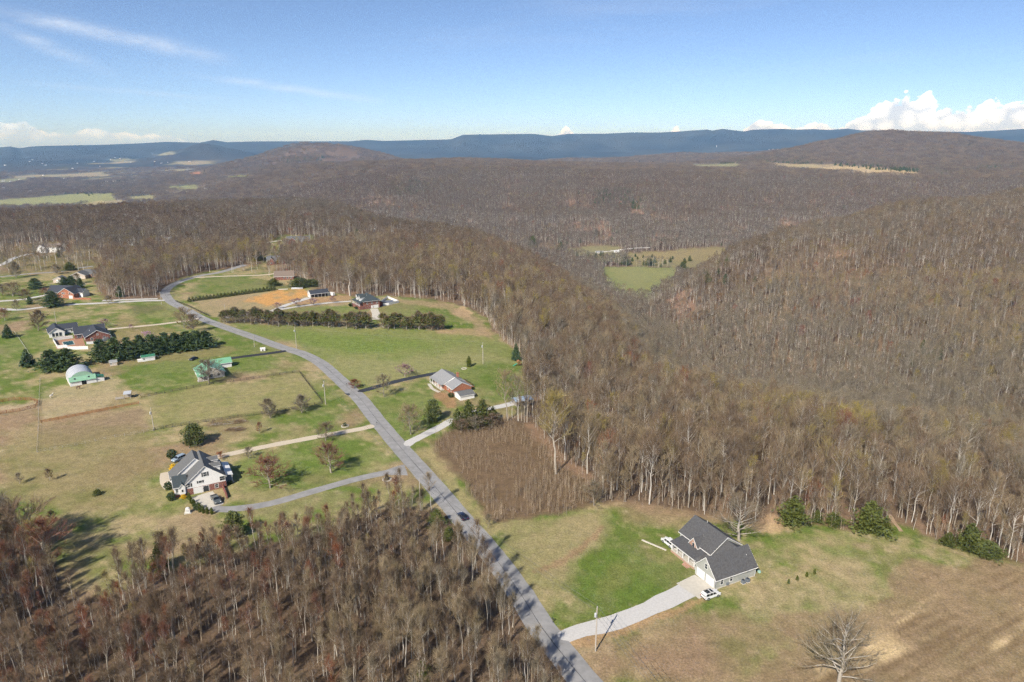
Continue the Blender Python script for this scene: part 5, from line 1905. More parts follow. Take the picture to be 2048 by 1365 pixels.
def ranch():
    h = house('brick_ranch_house', 905.5, 790, 29, 'long brick ranch house with light grey roof at the end of the black driveway')
    gable(h, 0, 9.0, 0, 7.6, 0, 2.6, 4.9, 'y', M_BRICK_O, M_SHINGLE_L, .4, og=.25)
    gable(h, -.6, 9.0, 7.6, 21, 0, 2.75, 5.1, 'y', M_BRICK_O, M_SHINGLE_L, .5, og=.25)
    # porch under the projecting eave
    slab(h, [(-2.3, 7.4, 2.35), (-.95, 7.4, 2.75), (-.95, 20.9, 2.75), (-2.3, 20.9, 2.35)], .14, M_SHINGLE_L, 'porch_roof')
    for v in (8, 11.2, 14.4, 17.6, 20.6):
        MB().box(-2.15, v - .1, 0, -1.95, v + .1, 2.4).build('porch_column', M_WHITE, h)
    MB().box(-2.3, 7.5, 0, -.62, 20.9, .18).build('porch_floor', M_CONC, h)
    for v in (9.8, 12.8, 18.5):
        window(h, '-x', -.6, v, .9, 1.1, 1.4)
    door(h, '-x', -.6, 15.6, .18, 1.0, 2.05, M_WHITE)
    for v in (1.8, 5.2):
        window(h, '-x', 0, v, .9, 1.1, 1.4)
    # white flashing between the two roof lengths
    sl = 2.3 / 4.5
    slab(h, [(-.5, 7.2, 2.36), (4.5, 7.2, 5.13), (4.5, 7.5, 5.13), (-.5, 7.5, 2.36)], .10, M_WHITE, 'valley_flashing')
    MB().box(7.1, 10.5, 2, 7.9, 11.6, 5.6).build('chimney', M_BRICK_O, h)
    MB().box(7.02, 10.42, 5.6, 7.98, 11.68, 5.75).build('chimney_cap', M_BRICK_O, h)
    # side carport
    gable(h, -.3, 6.3, -8.6, -2.6, 0, 2.1, 3.0, 'x', M_WHITE, M_SHINGLE_M, .35, og=.3)
    door(h, '-x', -.3, -5.6, 0, 2.4, 1.95, M_WHITE, 'garage_door', 4)
    # back deck
    MB().box(9.05, 3.5, .5, 12.2, 14.5, .62).build('deck', M_WOODBR, h)
    for v in np.arange(3.5, 14.6, 1.83):
        MB().box(12.1, v - .05, 0, 12.2, v + .05, 1.6).build('deck_post', M_WOODDK, h)
    for z in (1.05, 1.5):
        MB().box(12.12, 3.5, z, 12.18, 14.5, z + .08).build('deck_rail', M_WOODDK, h)
    strip('garden_path', [tuple(loc_of(h, -3.2, 19)[:2]), tuple(loc_of(h, -4.6, 12)[:2]), tuple(loc_of(h, -3.6, 6)[:2])], 1.6, M_CONC, 'pale curved garden path before the ranch house', .06, world=True, rag=.05)
    return h


RH = ranch()


def blue_shed():
    p = loc_of(RH, 17.2, -26.0)
    h = empty('blue_roofed_shed', p, R(24), 'open shed with a blue metal roof among the trees below the ranch house', 'shed')
    gable(h, 0, 7.2, 0, 4.6, 0, 2.2, 2.9, 'x', M_WOODGR, M_BLUEROOF, .4, trim=False)
    for u in (1.2, 3.6, 6.0):
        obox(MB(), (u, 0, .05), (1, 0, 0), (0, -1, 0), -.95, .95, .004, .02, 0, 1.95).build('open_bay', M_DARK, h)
        MB().box(u + 1.1, -.12, 0, u + 1.22, -.025, 2.15).build('post', M_WOODDK, h)


blue_shed()


def green_house():
    h = house('green_roofed_house', 411, 761, 32, 'pale stone house with a green metal roof, partly behind a bare tree')
    gable(h, -2.6, 8.8, 1.2, 13.2, 0, 2.7, 5.4, 'y', M_STONE, M_GREENROOF, .5, og=.4, tm=M_WHITE)
    gable(h, 3.0, 14.6, 15.2, 20.8, 0, 2.5, 4.2, 'x', M_WHITE, M_GREENROOF, .4, og=.3, tm=M_WHITE)
    MB().box(4.0, 13.22, 0, 8.0, 15.18, 2.4).build('connector_wall', M_WHITE, h)
    slab(h, [(3.6, 13.0, 2.9), (8.4, 13.0, 2.9), (8.4, 15.3, 2.75), (3.6, 15.3, 2.75)], .1, M_GREENROOF, 'connector_roof')
    for u in (.0, 3.0, 6.2):
        window(h, '-y', u, 1.2, .8, 1.2, 1.3)
    window(h, '-y', 3.1, 1.2, 3.4, .8, .9)
    door(h, '-x', -2.6, 6.0, 0, 1.0, 2.0, M_WOODDK)
    for v in (3.4, 9.4):
        window(h, '-x', -2.6, v, .8, 1.2, 1.3)
    door(h, '+x', 14.6, 18.0, 0, 2.7, 2.1, M_WHITE, 'garage_door', 4)
    # porch at the near corner
    slab(h, [(-3.4, -1.4, 2.3), (1.2, -1.4, 2.3), (1.2, 1.18, 2.75), (-3.4, 1.18, 2.75)], .1, M_GREENROOF, 'porch_roof')
    for u in (-3.2, -1.0, 1.0):
        MB().box(u - .08, -1.3, 0, u + .08, -1.14, 2.3).build('porch_column', M_WHITE, h)
    MB().box(-3.4, -1.4, 0, 1.2, 1.18, .3).build('porch_floor', M_WOODGR, h)
    return h


GR = green_house()


def quonset():
    h = house('arched_barn', 141, 774, 38, 'white arched metal barn with a green pent roof front', 'barn')
    n = 18
    prof = []
    for i in range(n + 1):
        a = math.pi * i / n
        prof.append((5.2 - 5.2 * math.cos(a), 1.2 + 4.6 * math.sin(a)))
    for s in range(6):                        # arch in ribbed sections
        y0, y1 = 1.6 + s * 2.15, 1.6 + (s + 1) * 2.15
        m = MB()
        k = 1 + (.006 if s % 2 else 0)
        for y in (y0, y1 + .02):
            m.v += [(5.2 + (x - 5.2) * k, y, z * k) for x, z in prof]
        for i in range(n):
            m.f.append([i, i + 1, n + 2 + i, n + 1 + i])
        m.build('roof_sheet', M_STEEL, h, True)
    for y, nm in ((1.62, 'front_end_wall'), (14.4, 'rear_end_wall')):
        MB().prism([(x, y, z - .03) for x, z in [(0.05, 0.03)] + prof + [(10.35, .03)]], (0, .05, 0)).build(nm, mat('pale_green_metal', (.30, .47, .35), .5), h)
    MB().box(0, 1.6, 0, .12, 14.5, 1.25).build('side_wall', M_WHITE, h)
    MB().box(10.28, 1.6, 0, 10.4, 14.5, 1.25).build('side_wall', M_WHITE, h)
    # front range with green pent roof
    MB().box(0, 0, 0, 10.4, 1.58, 2.15).build('front_wall', M_WHITE, h)
    slab(h, [(-.15, -.4, 1.95), (10.5, -.4, 1.95), (10.5, 1.7, 3.7), (-.15, 1.7, 3.7)], .08, mat('soft_green_metal', (.22, .40, .28), .45, stripes=('X', .5, .5)), 'pent_roof')
    for u in (1.8, 7.4):
        slab(h, [(u, .45, 2.78), (u + .75, .45, 2.78), (u + .75, 1.05, 3.28), (u, 1.05, 3.28)], .02, M_GLASS, 'roof_window')
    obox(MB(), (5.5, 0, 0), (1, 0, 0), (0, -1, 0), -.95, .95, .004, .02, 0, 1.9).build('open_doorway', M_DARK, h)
    door(h, '-y', 8.2, 0, 0, 1.8, 1.9, M_WHITE, 'sliding_door', 2)
    # lean-to
    MB().box(10.45, .2, 0, 13.6, 4.2, 2.0).build('lean_to_wall', M_WHITE, h)
    slab(h, [(10.3, -.2, 2.75), (13.9, -.2, 2.0), (13.9, 4.5, 2.0), (10.3, 4.5, 2.75)], .08, M_GREENDK, 'lean_to_roof')
    return h


QB = quonset()


def small_shed(name, px, py, ang, L, D, hh, rm, wm, label, lean=False):
    h = house(name, px, py, ang, label, 'shed')
    gable(h, 0, L, 0, D, 0, hh, hh + D * .28, 'x', wm, rm, .2)
    door(h, '-y', L * .5, 0, 0, 1.2, 1.7, wm)
    window(h, '-y', L * .18, 0, .8, .6, .7)
    if lean:
        MB().box(-1.8, .3, 0, -.03, D * .7, 1.1).build('animal_pen', wm, h)
    return h


small_shed('garden_shed', 220, 733, 30, 3.2, 2.4, 1.9, M_SHINGLE_L, M_BEIGE, 'small cream garden shed with grey roof behind the arched barn')
small_shed('livestock_shed', 284, 724, 33, 6.0, 3.0, 2.0, M_GREENDK, M_WHITE, 'white livestock shed with dark green roof below the pines', True)


def pool_house():
    h = house('brick_pool_house', 180, 683.5, 36, 'red brick house with dark roofs and a fenced swimming pool terrace')
    gable(h, -2.0, 9.8, -1.0, 14, 0, 2.9, 6.0, 'y', M_BRICK, M_SHINGLE_B, .5, og=.4)
    gable(h, -6.0, 9.0, 10.0, 19.5, 0, 2.9, 5.9, 'x', M_BRICK, M_SHINGLE_B, .5, og=.4)
    window(h, '-y', 4.0, -1.0, 3.2, .8, .8)
    for u in (1.0, 7.0):
        window(h, '-y', u, -1.0, .9, 1.0, 1.2)
    for v in (2.5, 5.5, 8.5):
        window(h, '-x', -2.0, v, .8, 1.1, 1.4)
    window(h, '-y', -4.0, 10.0, .6, 2.0, 1.8)
    MB().tube((1.0, 6.0, 4.2), (1.0, 6.0, 5.2), .1, k=8).build('vent_pipe', M_WHITE, h)
    # white wing
    g = empty('white_guest_house', loc_of(h, -17.5, 22.0), h.rotation_euler[2], 'white guest house with dark roof and glazed front beside the pool', 'house')
    gable(g, 0, 7.4, 0, 14, 0, 2.8, 5.2, 'y', M_SIDING_W, M_SHINGLE_B, .5, og=.4)
    gable(g, 4.5, 14.5, 6, 13.5, 0, 2.8, 5.0, 'x', M_SIDING_W, M_SHINGLE_B, .5, og=.4)
    for u in (2.0, 3.7, 5.4):
        window(g, '-y', u, 0, .3, 1.3, 2.1, bars=False)
    for u in (8.4, 11.5):
        window(g, '-y', u, 6, .8, 1.0, 1.3)
    for v in (3, 7, 11):
        window(g, '-x', 0, v, .8, 1.0, 1.3)
    # terrace and pool
    t = MB().poly((-16.2, -6.5, .05), (-3.0, -16.0, .05), (-2.6, 10, .05), (-7, 13, .05), (-15.8, 12.6, .05)).build('pool_terrace', mat('terracotta_pavers', (.36, .20, .13), .85, .18, 2.0))
    t.location, t.rotation_euler = h.location, h.rotation_euler
    tag(t, 'terracotta paved terrace round the swimming pool', None, None, 'structure')
    pe = empty('swimming_pool', loc_of(h, -10.0, 2.6), h.rotation_euler[2], 'dark green swimming pool inside the white fence', 'pool')
    MB().box(-2.7, -4.9, .06, 2.7, 4.9, .16).build('coping', M_CONC, pe)
    MB().box(-2.35, -4.5, .161, 2.35, 4.5, .17).build('water', mat('pool_water', (.012, .070, .062), .25, .1, .5, spec=.2), pe)
    panel_fence('pool_fence', [loc_of(h, *q) for q in ((-7.0, 13.6), (-16.4, 13.0), (-15.6, -6.0), (-11.6, -7.0), (-11.2, -12.0), (-2.6, -17.0))], 1.8, 2.0, M_WHITE, 'white privacy fence round the swimming pool terrace')
    panel_fence('garden_fence', [loc_of(h, *q) for q in ((-2.2, -6), (1.5, -6.5), (6, -4), (11, 1.0))], 1.5, 2.0, M_WHITE, 'short white privacy fence beside the brick gable')
    return h


def panel_fence(name, pts, hgt, sp, m, label, rails=0, post=.1):
    p0 = pts[0]
    e = empty(name, (p0[0], p0[1], zg(p0[0], p0[1])), 0, label, 'fence')
    pm = MB().box(-.07, -.07, 0, .07, .07, hgt + .12).build('post', m, False) if False else link_mesh('post', *(lambda b: (b.v, b.f))(MB().box(-.07, -.07, -.1, .07, .07, hgt + .12)), (m,), False)
    for a, b in zip(pts[:-1], pts[1:]):
        d = Vector((b[0] - a[0], b[1] - a[1], 0))
        n = max(1, round(d.length / sp))
        ang = math.atan2(d.y, d.x)
        L = d.length / n
        me = link_mesh('panel', *(lambda q: (q.v, q.f))(MB().box(.08, -.025, .05, L - .08, .025, hgt)), (m,), False)
        for k in range(n):
            q = Vector((a[0], a[1], 0)) + d * (k / n)
            z = zg(q.x, q.y) - e.location.z
            for nm, mm in (('post', pm), ('panel', me)):
                o = bpy.data.objects.new(nm, mm)
                COL.objects.link(o)
                o.parent = e
                o.location = (q.x - e.location.x, q.y - e.location.y, z)
                o.rotation_euler = (0, 0, ang)
    o = bpy.data.objects.new('post', pm)
    COL.objects.link(o)
    o.parent = e
    q = pts[-1]
    o.location = (q[0] - e.location.x, q[1] - e.location.y, zg(q[0], q[1]) - e.location.z)
    return e


PH = pool_house()


def brick_house_left():
    h = house('orange_brick_house', 117, 597, -6, 'orange brick gabled house behind a round pine')
    gable(h, 0, 12.0, 0, 12, 0, 3.6, 7.4, 'y', M_BRICK_O, M_SHINGLE_B, .5, og=.4)
    gable(h, -12, 6, 5, 15, 0, 3.2, 7.2, 'x', M_BRICK_O, M_SHINGLE_B, .5, og=.4)
    gable(h, 9.0, 15.0, 5, 12, 0, 3.4, 5.6, 'x', M_WHITE, M_SHINGLE_B, .4, og=.3)
    for u in (3.6, 4.9, 9.0):
        window(h, '-y', u, 0, 3.0, 1.0, 1.3)
    door(h, '-y', 9.6, 0, 0, 2.6, 2.1, M_WHITE, 'garage_door', 4)
    window(h, '-y', 3.0, 0, .8, 1.0, 1.2)
    for u in (-9, -6, -3):
        window(h, '-y', u, 5, .9, 1.1, 1.4)
    w = MB().box(12.4, -2.0, 0, 26, -1.6, 1.1).build('garden_wall', M_BRICK_O)
    w.location, w.rotation_euler = h.location, h.rotation_euler
    tag(w, 'low orange brick garden wall beside the orange brick house', 'wall')


brick_house_left()


def beige_house():
    h = house('beige_house', 142, 559, 8, 'low beige house with grey hip roofs at the edge of the oaks')
    gable(h, 0, 11, 0, 10, 0, 3.0, 5.6, 'y', M_BEIGE, M_SHINGLE_M, .5)
    hip(h, 11, 26, 7, 18, 0, 3.0, 5.8, 'x', M_BRICK_P, M_SHINGLE_M, .5)
    hip(h, 0, 14, 10, 20, 0, 3.0, 5.6, 'x', M_BEIGE, M_SHINGLE_M, .5)
    door(h, '-y', 5.5, 0, 0, 4.6, 2.2, M_WHITE, 'garage_door', 4)
    for u in (14, 18, 22):
        window(h, '-y', u, 7, .9, 1.2, 1.3)
    g = house('cream_garage', 107, 566, 8, 'small cream gabled garage beside the beige house', 'garage')
    gable(g, 0, 7.5, 0, 7, 0, 2.6, 4.6, 'y', M_BEIGE, M_SHINGLE_M, .4)
    door(g, '-y', 3.7, 0, 0, 2.8, 2.1, M_WHITE, 'garage_door', 4)


beige_house()


def white_barn():
    h = house('white_barn', 622, 597, 32, 'white barn with a dark roof and open front bays beside the orange clay yard', 'barn')
    MB().box(0, 2.2, 0, 13, 8, 2.9).build('wall', M_SIDING_W, h)
    gable(h, 0, 13, 0, 8, 2.55, 2.95, 4.9, 'x', M_SIDING_W, M_SHINGLE_B, .4, og=.35)
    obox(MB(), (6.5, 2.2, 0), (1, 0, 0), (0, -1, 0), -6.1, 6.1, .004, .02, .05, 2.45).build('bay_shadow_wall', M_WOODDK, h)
    for k in range(6):
        MB().box(.0 + k * 2.57, 0, 0, .16 + k * 2.57, .16, 2.55).build('post', M_WHITE, h)
    window(h, '-x', 0, 5.4, 1.0, .9, 1.0)
    door(h, '-x', 0, 3.6, 0, 1.0, 2.0, M_WHITE)
    t = house('white_trailer', 664, 592, 50, 'white box trailer parked behind the white barn', 'trailer')
    MB().box(-1, -2.4, .5, 1, 2.4, 2.5).build('box', M_WHITE, t)
    MB().box(-.08, -3.4, .45, .08, -2.4, .6).build('drawbar', M_DARKPAINT, t)
    for s in (-1, 1):
        MB().tube((s * .85, 0, .34), (s * 1.05, 0, .34), .34, k=14).build('wheel', M_TYRE, t)
    e = house('covered_stack', 583, 579, 8, 'long low stack under a pale grey cover behind the clay yard', 'stack')
    MB().prism([(0, 0, 0), (8, 0, 0), (8, 2.4, 0), (0, 2.4, 0)], (0, 0, .7)).build('stack', M_WOODGR, e)
    MB().prism([(-.1, -.15, .1), (-.1, .3, .95), (-.1, 2.1, .95), (-.1, 2.55, .1)], (8.2, 0, 0)).build('cover', mat('grey_tarpaulin', (.50, .53, .58), .5), e)
    e = house('timber_stack', 556, 580, 8, 'flat pile of pale timber on the grass by the clay yard', 'timber')
    for k in range(5):
        MB().box(0, k * .5, 0, 7, k * .5 + .42, .22 + .05 * (k % 2)).build('plank', M_CONC, e)


white_barn()


def farmhouse():
    h = house('farmhouse', 727.5, 619.5, 33, 'brick and white farmhouse with slate green hip roof, dormers and wraparound porch')
    MB().box(0, 0, 0, 11.5, 13.5, 5.2).build('wall', M_BRICK, h)
    hip(h, 0, 11.5, 0, 13.5, 5.2, 5.22, 9.4, 'y', M_BRICK, M_SHINGLE_T, .6, wall=False)
    # porch on the left and back
    slab(h, [(-3.0, -.4, 4.5), (-.02, -.4, 5.3), (-.02, 13.8, 5.3), (-3.0, 13.8, 4.5)], .14, M_SHINGLE_T, 'porch_roof')
    MB().box(-2.9, -.3, 0, -.02, 13.7, 2.2).build('porch_base', M_BRICK, h)
    for v in np.linspace(0, 13.4, 6):
        MB().box(-2.8, v - .1, 2.2, -2.6, v + .1, 4.5).build('porch_column', M_WHITE, h)
    MB().box(-2.76, 0, 2.9, -2.68, 13.4, 3.05).build('porch_rail', M_WHITE, h)
    for v in (2.5, 5.5, 9.5, 12):
        window(h, '-x', 0, v, 2.9, 1.0, 1.5)
    # dormers
    for v in (3.2, 8.2):
        gable(h, -.9, 3.6, v, v + 2.4, 5.0, 7.3, 8.7, 'x', M_SIDING_W, M_SHINGLE_T, .25, og=.25)
        window(h, '-x', -.9, v + 1.2, 5.9, .9, 1.3)
    for u in (2.6, 6.0, 9.6):
        window(h, '-y', u, 0, 3.2, .9, 1.2)
    door(h, '-y', 8.6, 0, 0, 3.4, 2.15, M_WHITE, 'garage_door', 4)
    door(h, '-y', 5.8, 0, 0, 1.0, 2.0, M_WHITE)
    MB().box(11.52, 3, 0, 14.5, 11, 2.6).build('side_wing', M_BRICK, h)
    slab(h, [(11.4, 2.7, 4.2), (14.9, 2.7, 2.7), (14.9, 11.3, 2.7), (11.4, 11.3, 4.2)], .12, M_SHINGLE_T, 'side_wing_roof')
    panel_fence('terrace_fence', [at(*q) for q in ((762, 607), (775, 597), (790, 603), (797, 606), (778, 611), (766, 612))], 1.7, 2.2, M_WHITE, 'white privacy fence round the pool beside the farmhouse')
    p = at(778, 604.5)
    e = empty('covered_pool', p, R(20), 'grey covered pool inside the white farmhouse fence', 'pool')
    MB().box(-4, -5, 0, 4, 5, .25).build('coping', M_CONC, e)
    MB().box(-3.4, -4.4, .251, 3.4, 4.4, .30).build('cover', mat('slate_pool_cover', (.13, .15, .19), .6), e)


farmhouse()


def wood_house(name, px, py, ang, L, D, ze, zr, wm, rm, label, cross=True, hipr=False):
    h = house(name, px, py, ang, label)
    if hipr:
        hip(h, 0, L, 0, D, 0, ze, zr, 'x', wm, rm, .5)
    else:
        gable(h, 0, L, 0, D, 0, ze, zr, 'x', wm, rm, .5)
    if cross:
        gable(h, L * .08, L * .4, -2.5, D * .6, 0, ze, zr - .4, 'y', wm, rm, .4)
        window(h, '-y', L * .24, -2.5, 1.0, 1.2, 1.4)
        if ze > 4:
            window(h, '-y', L * .24, -2.5, 3.6, 1.2, 1.4)
    for u in (.5, .68, .86):
        window(h, '-y', L * u, 0, 1.0, 1.1, 1.4)
        if ze > 4:
            window(h, '-y', L * u, 0, 3.6, 1.1, 1.3)
    window(h, '-x', 0, D * .5, 1.0, 1.1, 1.4)
    MB().box(L * .6, D * .7, ze, L * .6 + .9, D * .7 + .9, zr + .9).build('chimney', M_BRICK, h)
    return h


wood_house('brick_house', 549, 561, 12, 15, 11, 3.0, 6.4, M_BRICK, M_SHINGLE_BR, 'red brick house with a brown roof inside the wood', False)
wood_house('grey_roofed_house', 535, 530, 18, 15, 12, 3.4, 7.0, M_BRICK, M_SHINGLE_M, 'brick house with a grey roof and white bay, half hidden in the wood')
wood_house('gabled_house', 574, 488, 14, 24, 13, 3.4, 7.2, M_BRICK, M_SHINGLE_M, 'white fronted brick house on the clearing in the wood')
wood_house('garden_pavilion', 592, 490.5, 14, 8, 6, 2.4, 4.4, M_BRICK, M_SHINGLE_M, 'small brick pavilion beside the house in the clearing', False)
wood_house('two_storey_house', 74, 506, 12, 22, 12, 5.4, 8.6, M_SIDING_W, M_SHINGLE_BR, 'two storey white house with brown roof up the oak lane')
wood_house('tall_grey_house', 782, 452, 10, 22, 14, 6.0, 11.5, M_SIDING_W, M_SHINGLE_M, 'tall pale house with steep gables on the wooded ridge')
wood_house('white_cottage', 722, 484, 10, 20, 10, 3.6, 6.8, M_SIDING_W, M_SHINGLE_L, 'white cottage hidden among the bare trees on the ridge')
wood_house('dark_gabled_house', 260, 492, 20, 11, 9, 3.4, 8.0, M_SIDING_G, M_SHINGLE_M, 'small grey gabled house deep in the left wood', False)
wood_house('pink_brick_house', 312, 487, 5, 17, 9, 3.2, 6.2, M_BRICK_P, M_SHINGLE_L, 'low pink brick house deep in the left wood', False)
wood_house('valley_farmhouse', 1192, 508, 5, 15, 8, 2.8, 5.2, M_SIDING_W, M_SHINGLE_L, 'white farmhouse on the valley floor between the fields', False)
wood_house('valley_barn', 1228, 506, -5, 10, 7, 2.6, 4.6, M_WHITE, M_STEEL, 'pale metal roofed barn beside the valley farmhouse', False)

# ------------------------------------------------------------------ vehicles on the plateau
def heading(a, b):
    p, q = at(*a), at(*b)
    return math.atan2(q.y - p.y, q.x - p.x)


P_WHITE, P_DARK, P_SILV, P_GREY = paint('white_car_paint', (.72, .73, .74)), paint('midnight_blue_paint', (.008, .012, .034)), paint('silver_blue_paint', (.30, .38, .46)), paint('grey_green_paint', (.085, .10, .105))
car('white_suv', at(1421, 1194), heading((1404, 1201), (1438, 1189)) + math.pi, 'suv', P_WHITE, 'white off-road SUV with black roof glass parked beside the grey garage', 'car', M_CARGLASS, True)
car('white_minivan', loc_of(GH, 2.6, 21.2), GH.rotation_euler[2] - math.pi / 2, 'suv', P_WHITE, 'white van parked beyond the grey house porch', 'car')
car('pickup_truck', at(432, 1003), WH.rotation_euler[2] + math.pi / 2 + .12, 'pickup', P_GREY, 'dark grey pickup truck on the concrete pad under the white house', 'truck')
car('silver_suv', at(358, 921), heading((374, 915), (348, 926)) + math.pi, 'suv', P_SILV, 'silver blue SUV parked behind the white house', 'car')
car('dark_car', at(925, 1036), heading((905, 1016), (935, 1050)), 'sedan', P_DARK, 'dark blue car driving on the road past the thicket', 'car')
car('parked_car', at(387, 720), R(70), 'sedan', P_DARK, 'dark car parked behind the green roofed house', 'car')
car('farmhouse_car', at(766, 610), R(30), 'suv', P_DARK, 'dark car beside the farmhouse wing', 'car')

# ------------------------------------------------------------------ utility poles and lines
M_POLE = mat('weathered_pole_wood', (.42, .38, .33), .9, .15, 2.0)
M_WIRE = mat('overhead_wire', (.10, .10, .105), .6, .05, 1.0)
M_PORC = mat('grey_porcelain', (.45, .46, .47), .4, .05, 2.0)


def pole(px, py, top, label, arm=False, can=False, ang=0.0, h=None, loc=None):
    p = loc if loc is not None else at(px, py)
    H = h or height_to(p, top)
    e = empty('utility_pole', p, ang, label, 'utility pole', 'utility poles along the road and yards')
    MB().tube((0, 0, -.3), (0, 0, H), .17, .11, k=10).build('pole', M_POLE, e)
    if arm:
        a = MB().box(-1.2, -.06, H - .75, 1.2, .06, H - .62).build('crossarm', M_POLE, e)
        for x in (-1.1, -.5, .5, 1.1):
            MB().lathe([(.05, 0), (.08, .06), (.04, .16), (.06, .22)], 8, (x, 0, H - .62)).build('insulator', M_PORC, a)
    else:
        MB().lathe([(.05, 0), (.08, .06), (.04, .16), (.05, .26)], 8, (0, 0, H)).build('insulator', M_PORC, e)
    if can:
        MB().lathe([(.05, -.05), (.26, 0), (.26, .85), (.2, .95), (.05, 1.0)], 12, (-.40, 0, H - 2.3)).build('transformer', mat('transformer_grey', (.50, .52, .53), .5), e)
        MB().box(-.3, -.04, H - 1.9, -.1, .04, H - 1.8).build('bracket', M_DARKPAINT, e)
    return e, Vector((p.x, p.y, p.z + H))


PT = {}
for key, (px, py, top, arm, can, lab) in {
        'a': (1191, 1303, 1214, False, True, 'tall utility pole with transformer beside the gravel driveway mouth'),
        'b': (841, 1021, 958, False, False, 'utility pole at the edge of the young wood by the road'),
        'c': (651, 809, 763, False, True, 'utility pole with transformer at the paddock fence corner'),
        'd': (593, 697, 655, False, True, 'utility pole with transformer on the edge of the big green field'),
        'e': (509, 694, 670, False, False, 'short utility pole on the left verge of the road bend'),
        'f': (453, 647, 610, False, False, 'utility pole at the end of the cedar hedgerow'),
        'g': (966, 728, 686, False, True, 'utility pole with transformer behind the brick ranch house'),
        'h': (308, 862, 817, False, True, 'utility pole with transformer at the corner of the brown paddock'),
        'i': (113, 648, 620, False, False, 'utility pole behind the white guest house'),
        'j': (240, 608, 581, True, False, 'utility pole with crossarm on the lane by the orange brick house'),
        'k': (323, 609, 584, False, False, 'utility pole where the lane meets the road'),
        'l': (640, 501, 478, False, False, 'thin pole beside the house in the wood clearing')}.items():
    PT[key] = pole(px, py, top, lab, arm, can, R(40))[1]
# the next pole of the line stands beyond the lower edge of the picture
PT['z'] = pole(0, 0, 0, 'utility pole standing in the tilled field nearest the camera', False, False, 0, 11.0, Vector((44, 66, 0)))[1]


def line(a, b, label, n=2, sag=.9, r=.028, dz=0.0):
    A, B = PT[a] if isinstance(a, str) else a, PT[b] if isinstance(b, str) else b
    e = empty('power_line', (A.x, A.y, A.z), 0, label, 'power line', 'overhead power lines')
    for k in range(n):
        off = Vector((0, 0, -1.25 * k + .25))
        m = MB()
        pts = []
        for i in range(13):
            t = i / 12
            p = A + (B - A) * t + off
            p.z -= 4 * sag * t * (1 - t) * (1 + .3 * k)
            pts.append(p - A)
        for p, q in zip(pts[:-1], pts[1:]):
            m.tube(p, q, r, r, 3, False)
        m.build('wire', M_WIRE, e)
    return e


line('z', 'a', 'overhead wires crossing the tilled field toward the driveway pole', 3)
line('a', 'b', 'overhead wires along the road beside the grey house lawn', 2)
line('b', 'c', 'overhead wires along the road past the gravel drives', 2)
line('c', 'd', 'overhead wires crossing the road bend', 2)
line('d', 'f', 'overhead wires along the big green field', 2)
line('f', 'k', 'overhead wires beside the upper road', 2)
line('c', 'h', 'overhead wires over the paddock to the brown field corner', 1)
line('d', 'e', 'service wire across the road bend', 1)
line('k', 'j', 'overhead wires along the lane to the orange brick house', 2)
line('e', 'i', 'long service wire toward the guest house', 1)
line('d', 'g', 'overhead wire across the big green field to the ranch', 1)

# ------------------------------------------------------------------ fences


def rail_fence(name, pts, hgt, sp, rails, m, label, pr=.07, rh=.12, world=False):
    P = [Vector(p) for p in pts] if world else [at(*p) for p in pts]
    e = empty(name, P[0], 0, label, 'fence')
    pm = link_mesh('post', *(lambda b: (b.v, b.f))(MB().box(-pr, -pr, -.2, pr, pr, hgt)), (m,), False)
    last = None
    for a, b in zip(P[:-1], P[1:]):
        d = Vector((b.x - a.x, b.y - a.y, 0))
        n = max(1, round(d.length / sp))
        ang = math.atan2(d.y, d.x)
        L = d.length / n
        rm = link_mesh('rail', *(lambda q: (q.v, q.f))(MB().box(0, pr + .002, -rh / 2, L, pr + .035, rh / 2)), (m,), False) if rails else None
        for k in range(n):
            q = a + d * (k / n)
            z = zg(q.x, q.y) - e.location.z
            o = bpy.data.objects.new('post', pm)
            COL.objects.link(o)
            o.parent, o.location, o.rotation_euler = e, (q.x - P[0].x, q.y - P[0].y, z), (0, 0, ang)
            for j in range(rails):
                o = bpy.data.objects.new('rail', rm)
                COL.objects.link(o)
                o.parent, o.location, o.rotation_euler = e, (q.x - P[0].x, q.y - P[0].y, z + hgt * (j + .75) / rails - .08), (0, 0, ang)
    o = bpy.data.objects.new('post', pm)
    COL.objects.link(o)
    o.parent, o.location = e, (P[-1].x - P[0].x, P[-1].y - P[0].y, P[-1].z - P[0].z)
    return e


rail_fence('board_fence', [(282, 796), (360, 781), (440, 767), (520, 757), (598, 745), (622, 776), (645, 806)], 1.3, 2.9, 3, M_WOODDK, 'dark board fence round the upper paddock by the road', rh=.11)
rail_fence('board_fence', [(309, 861), (380, 849), (460, 838), (540, 827), (600, 817), (644, 808)], 1.3, 2.9, 3, M_WOODDK, 'dark board fence behind the brush piles', rh=.11)
rail_fence('plank_fence', [(82, 846), (150, 833), (215, 820), (278, 808)], 1.1, 2.6, 4, mat('new_brown_planks', (.33, .17, .07), .8, .2), 'new reddish brown plank fence above the brown paddock', rh=.17)
rail_fence('wire_fence', [(75, 906), (150, 892), (230, 876), (306, 863)], 1.2, 3.4, 2, M_WOODGR, 'thin post and wire fence below the brown paddock', .05, .03)
rail_fence('wire_fence', [(74, 905), (77, 862), (78, 812), (81, 760)], 1.2, 3.4, 2, M_WOODGR, 'thin post and wire fence running up beside the round pen', .05, .03)
_pen = [at(x, y) for x, y in ((-70, 822), (-20, 808), (30, 801), (62, 801), (76, 806), (72, 815), (40, 823), (0, 829), (-70, 836))]
rail_fence('round_pen', _pen, 1.5, 2.4, 4, M_WOODBR, 'curved red brown riding pen fence at the left edge', rh=.14, world=True)
rail_fence('white_rail_fence', [(29, 665), (42, 684), (58, 708), (73, 731)], .9, 3.0, 1, M_PORC, 'long pale rail fence between the two conical evergreens', .05, .2)
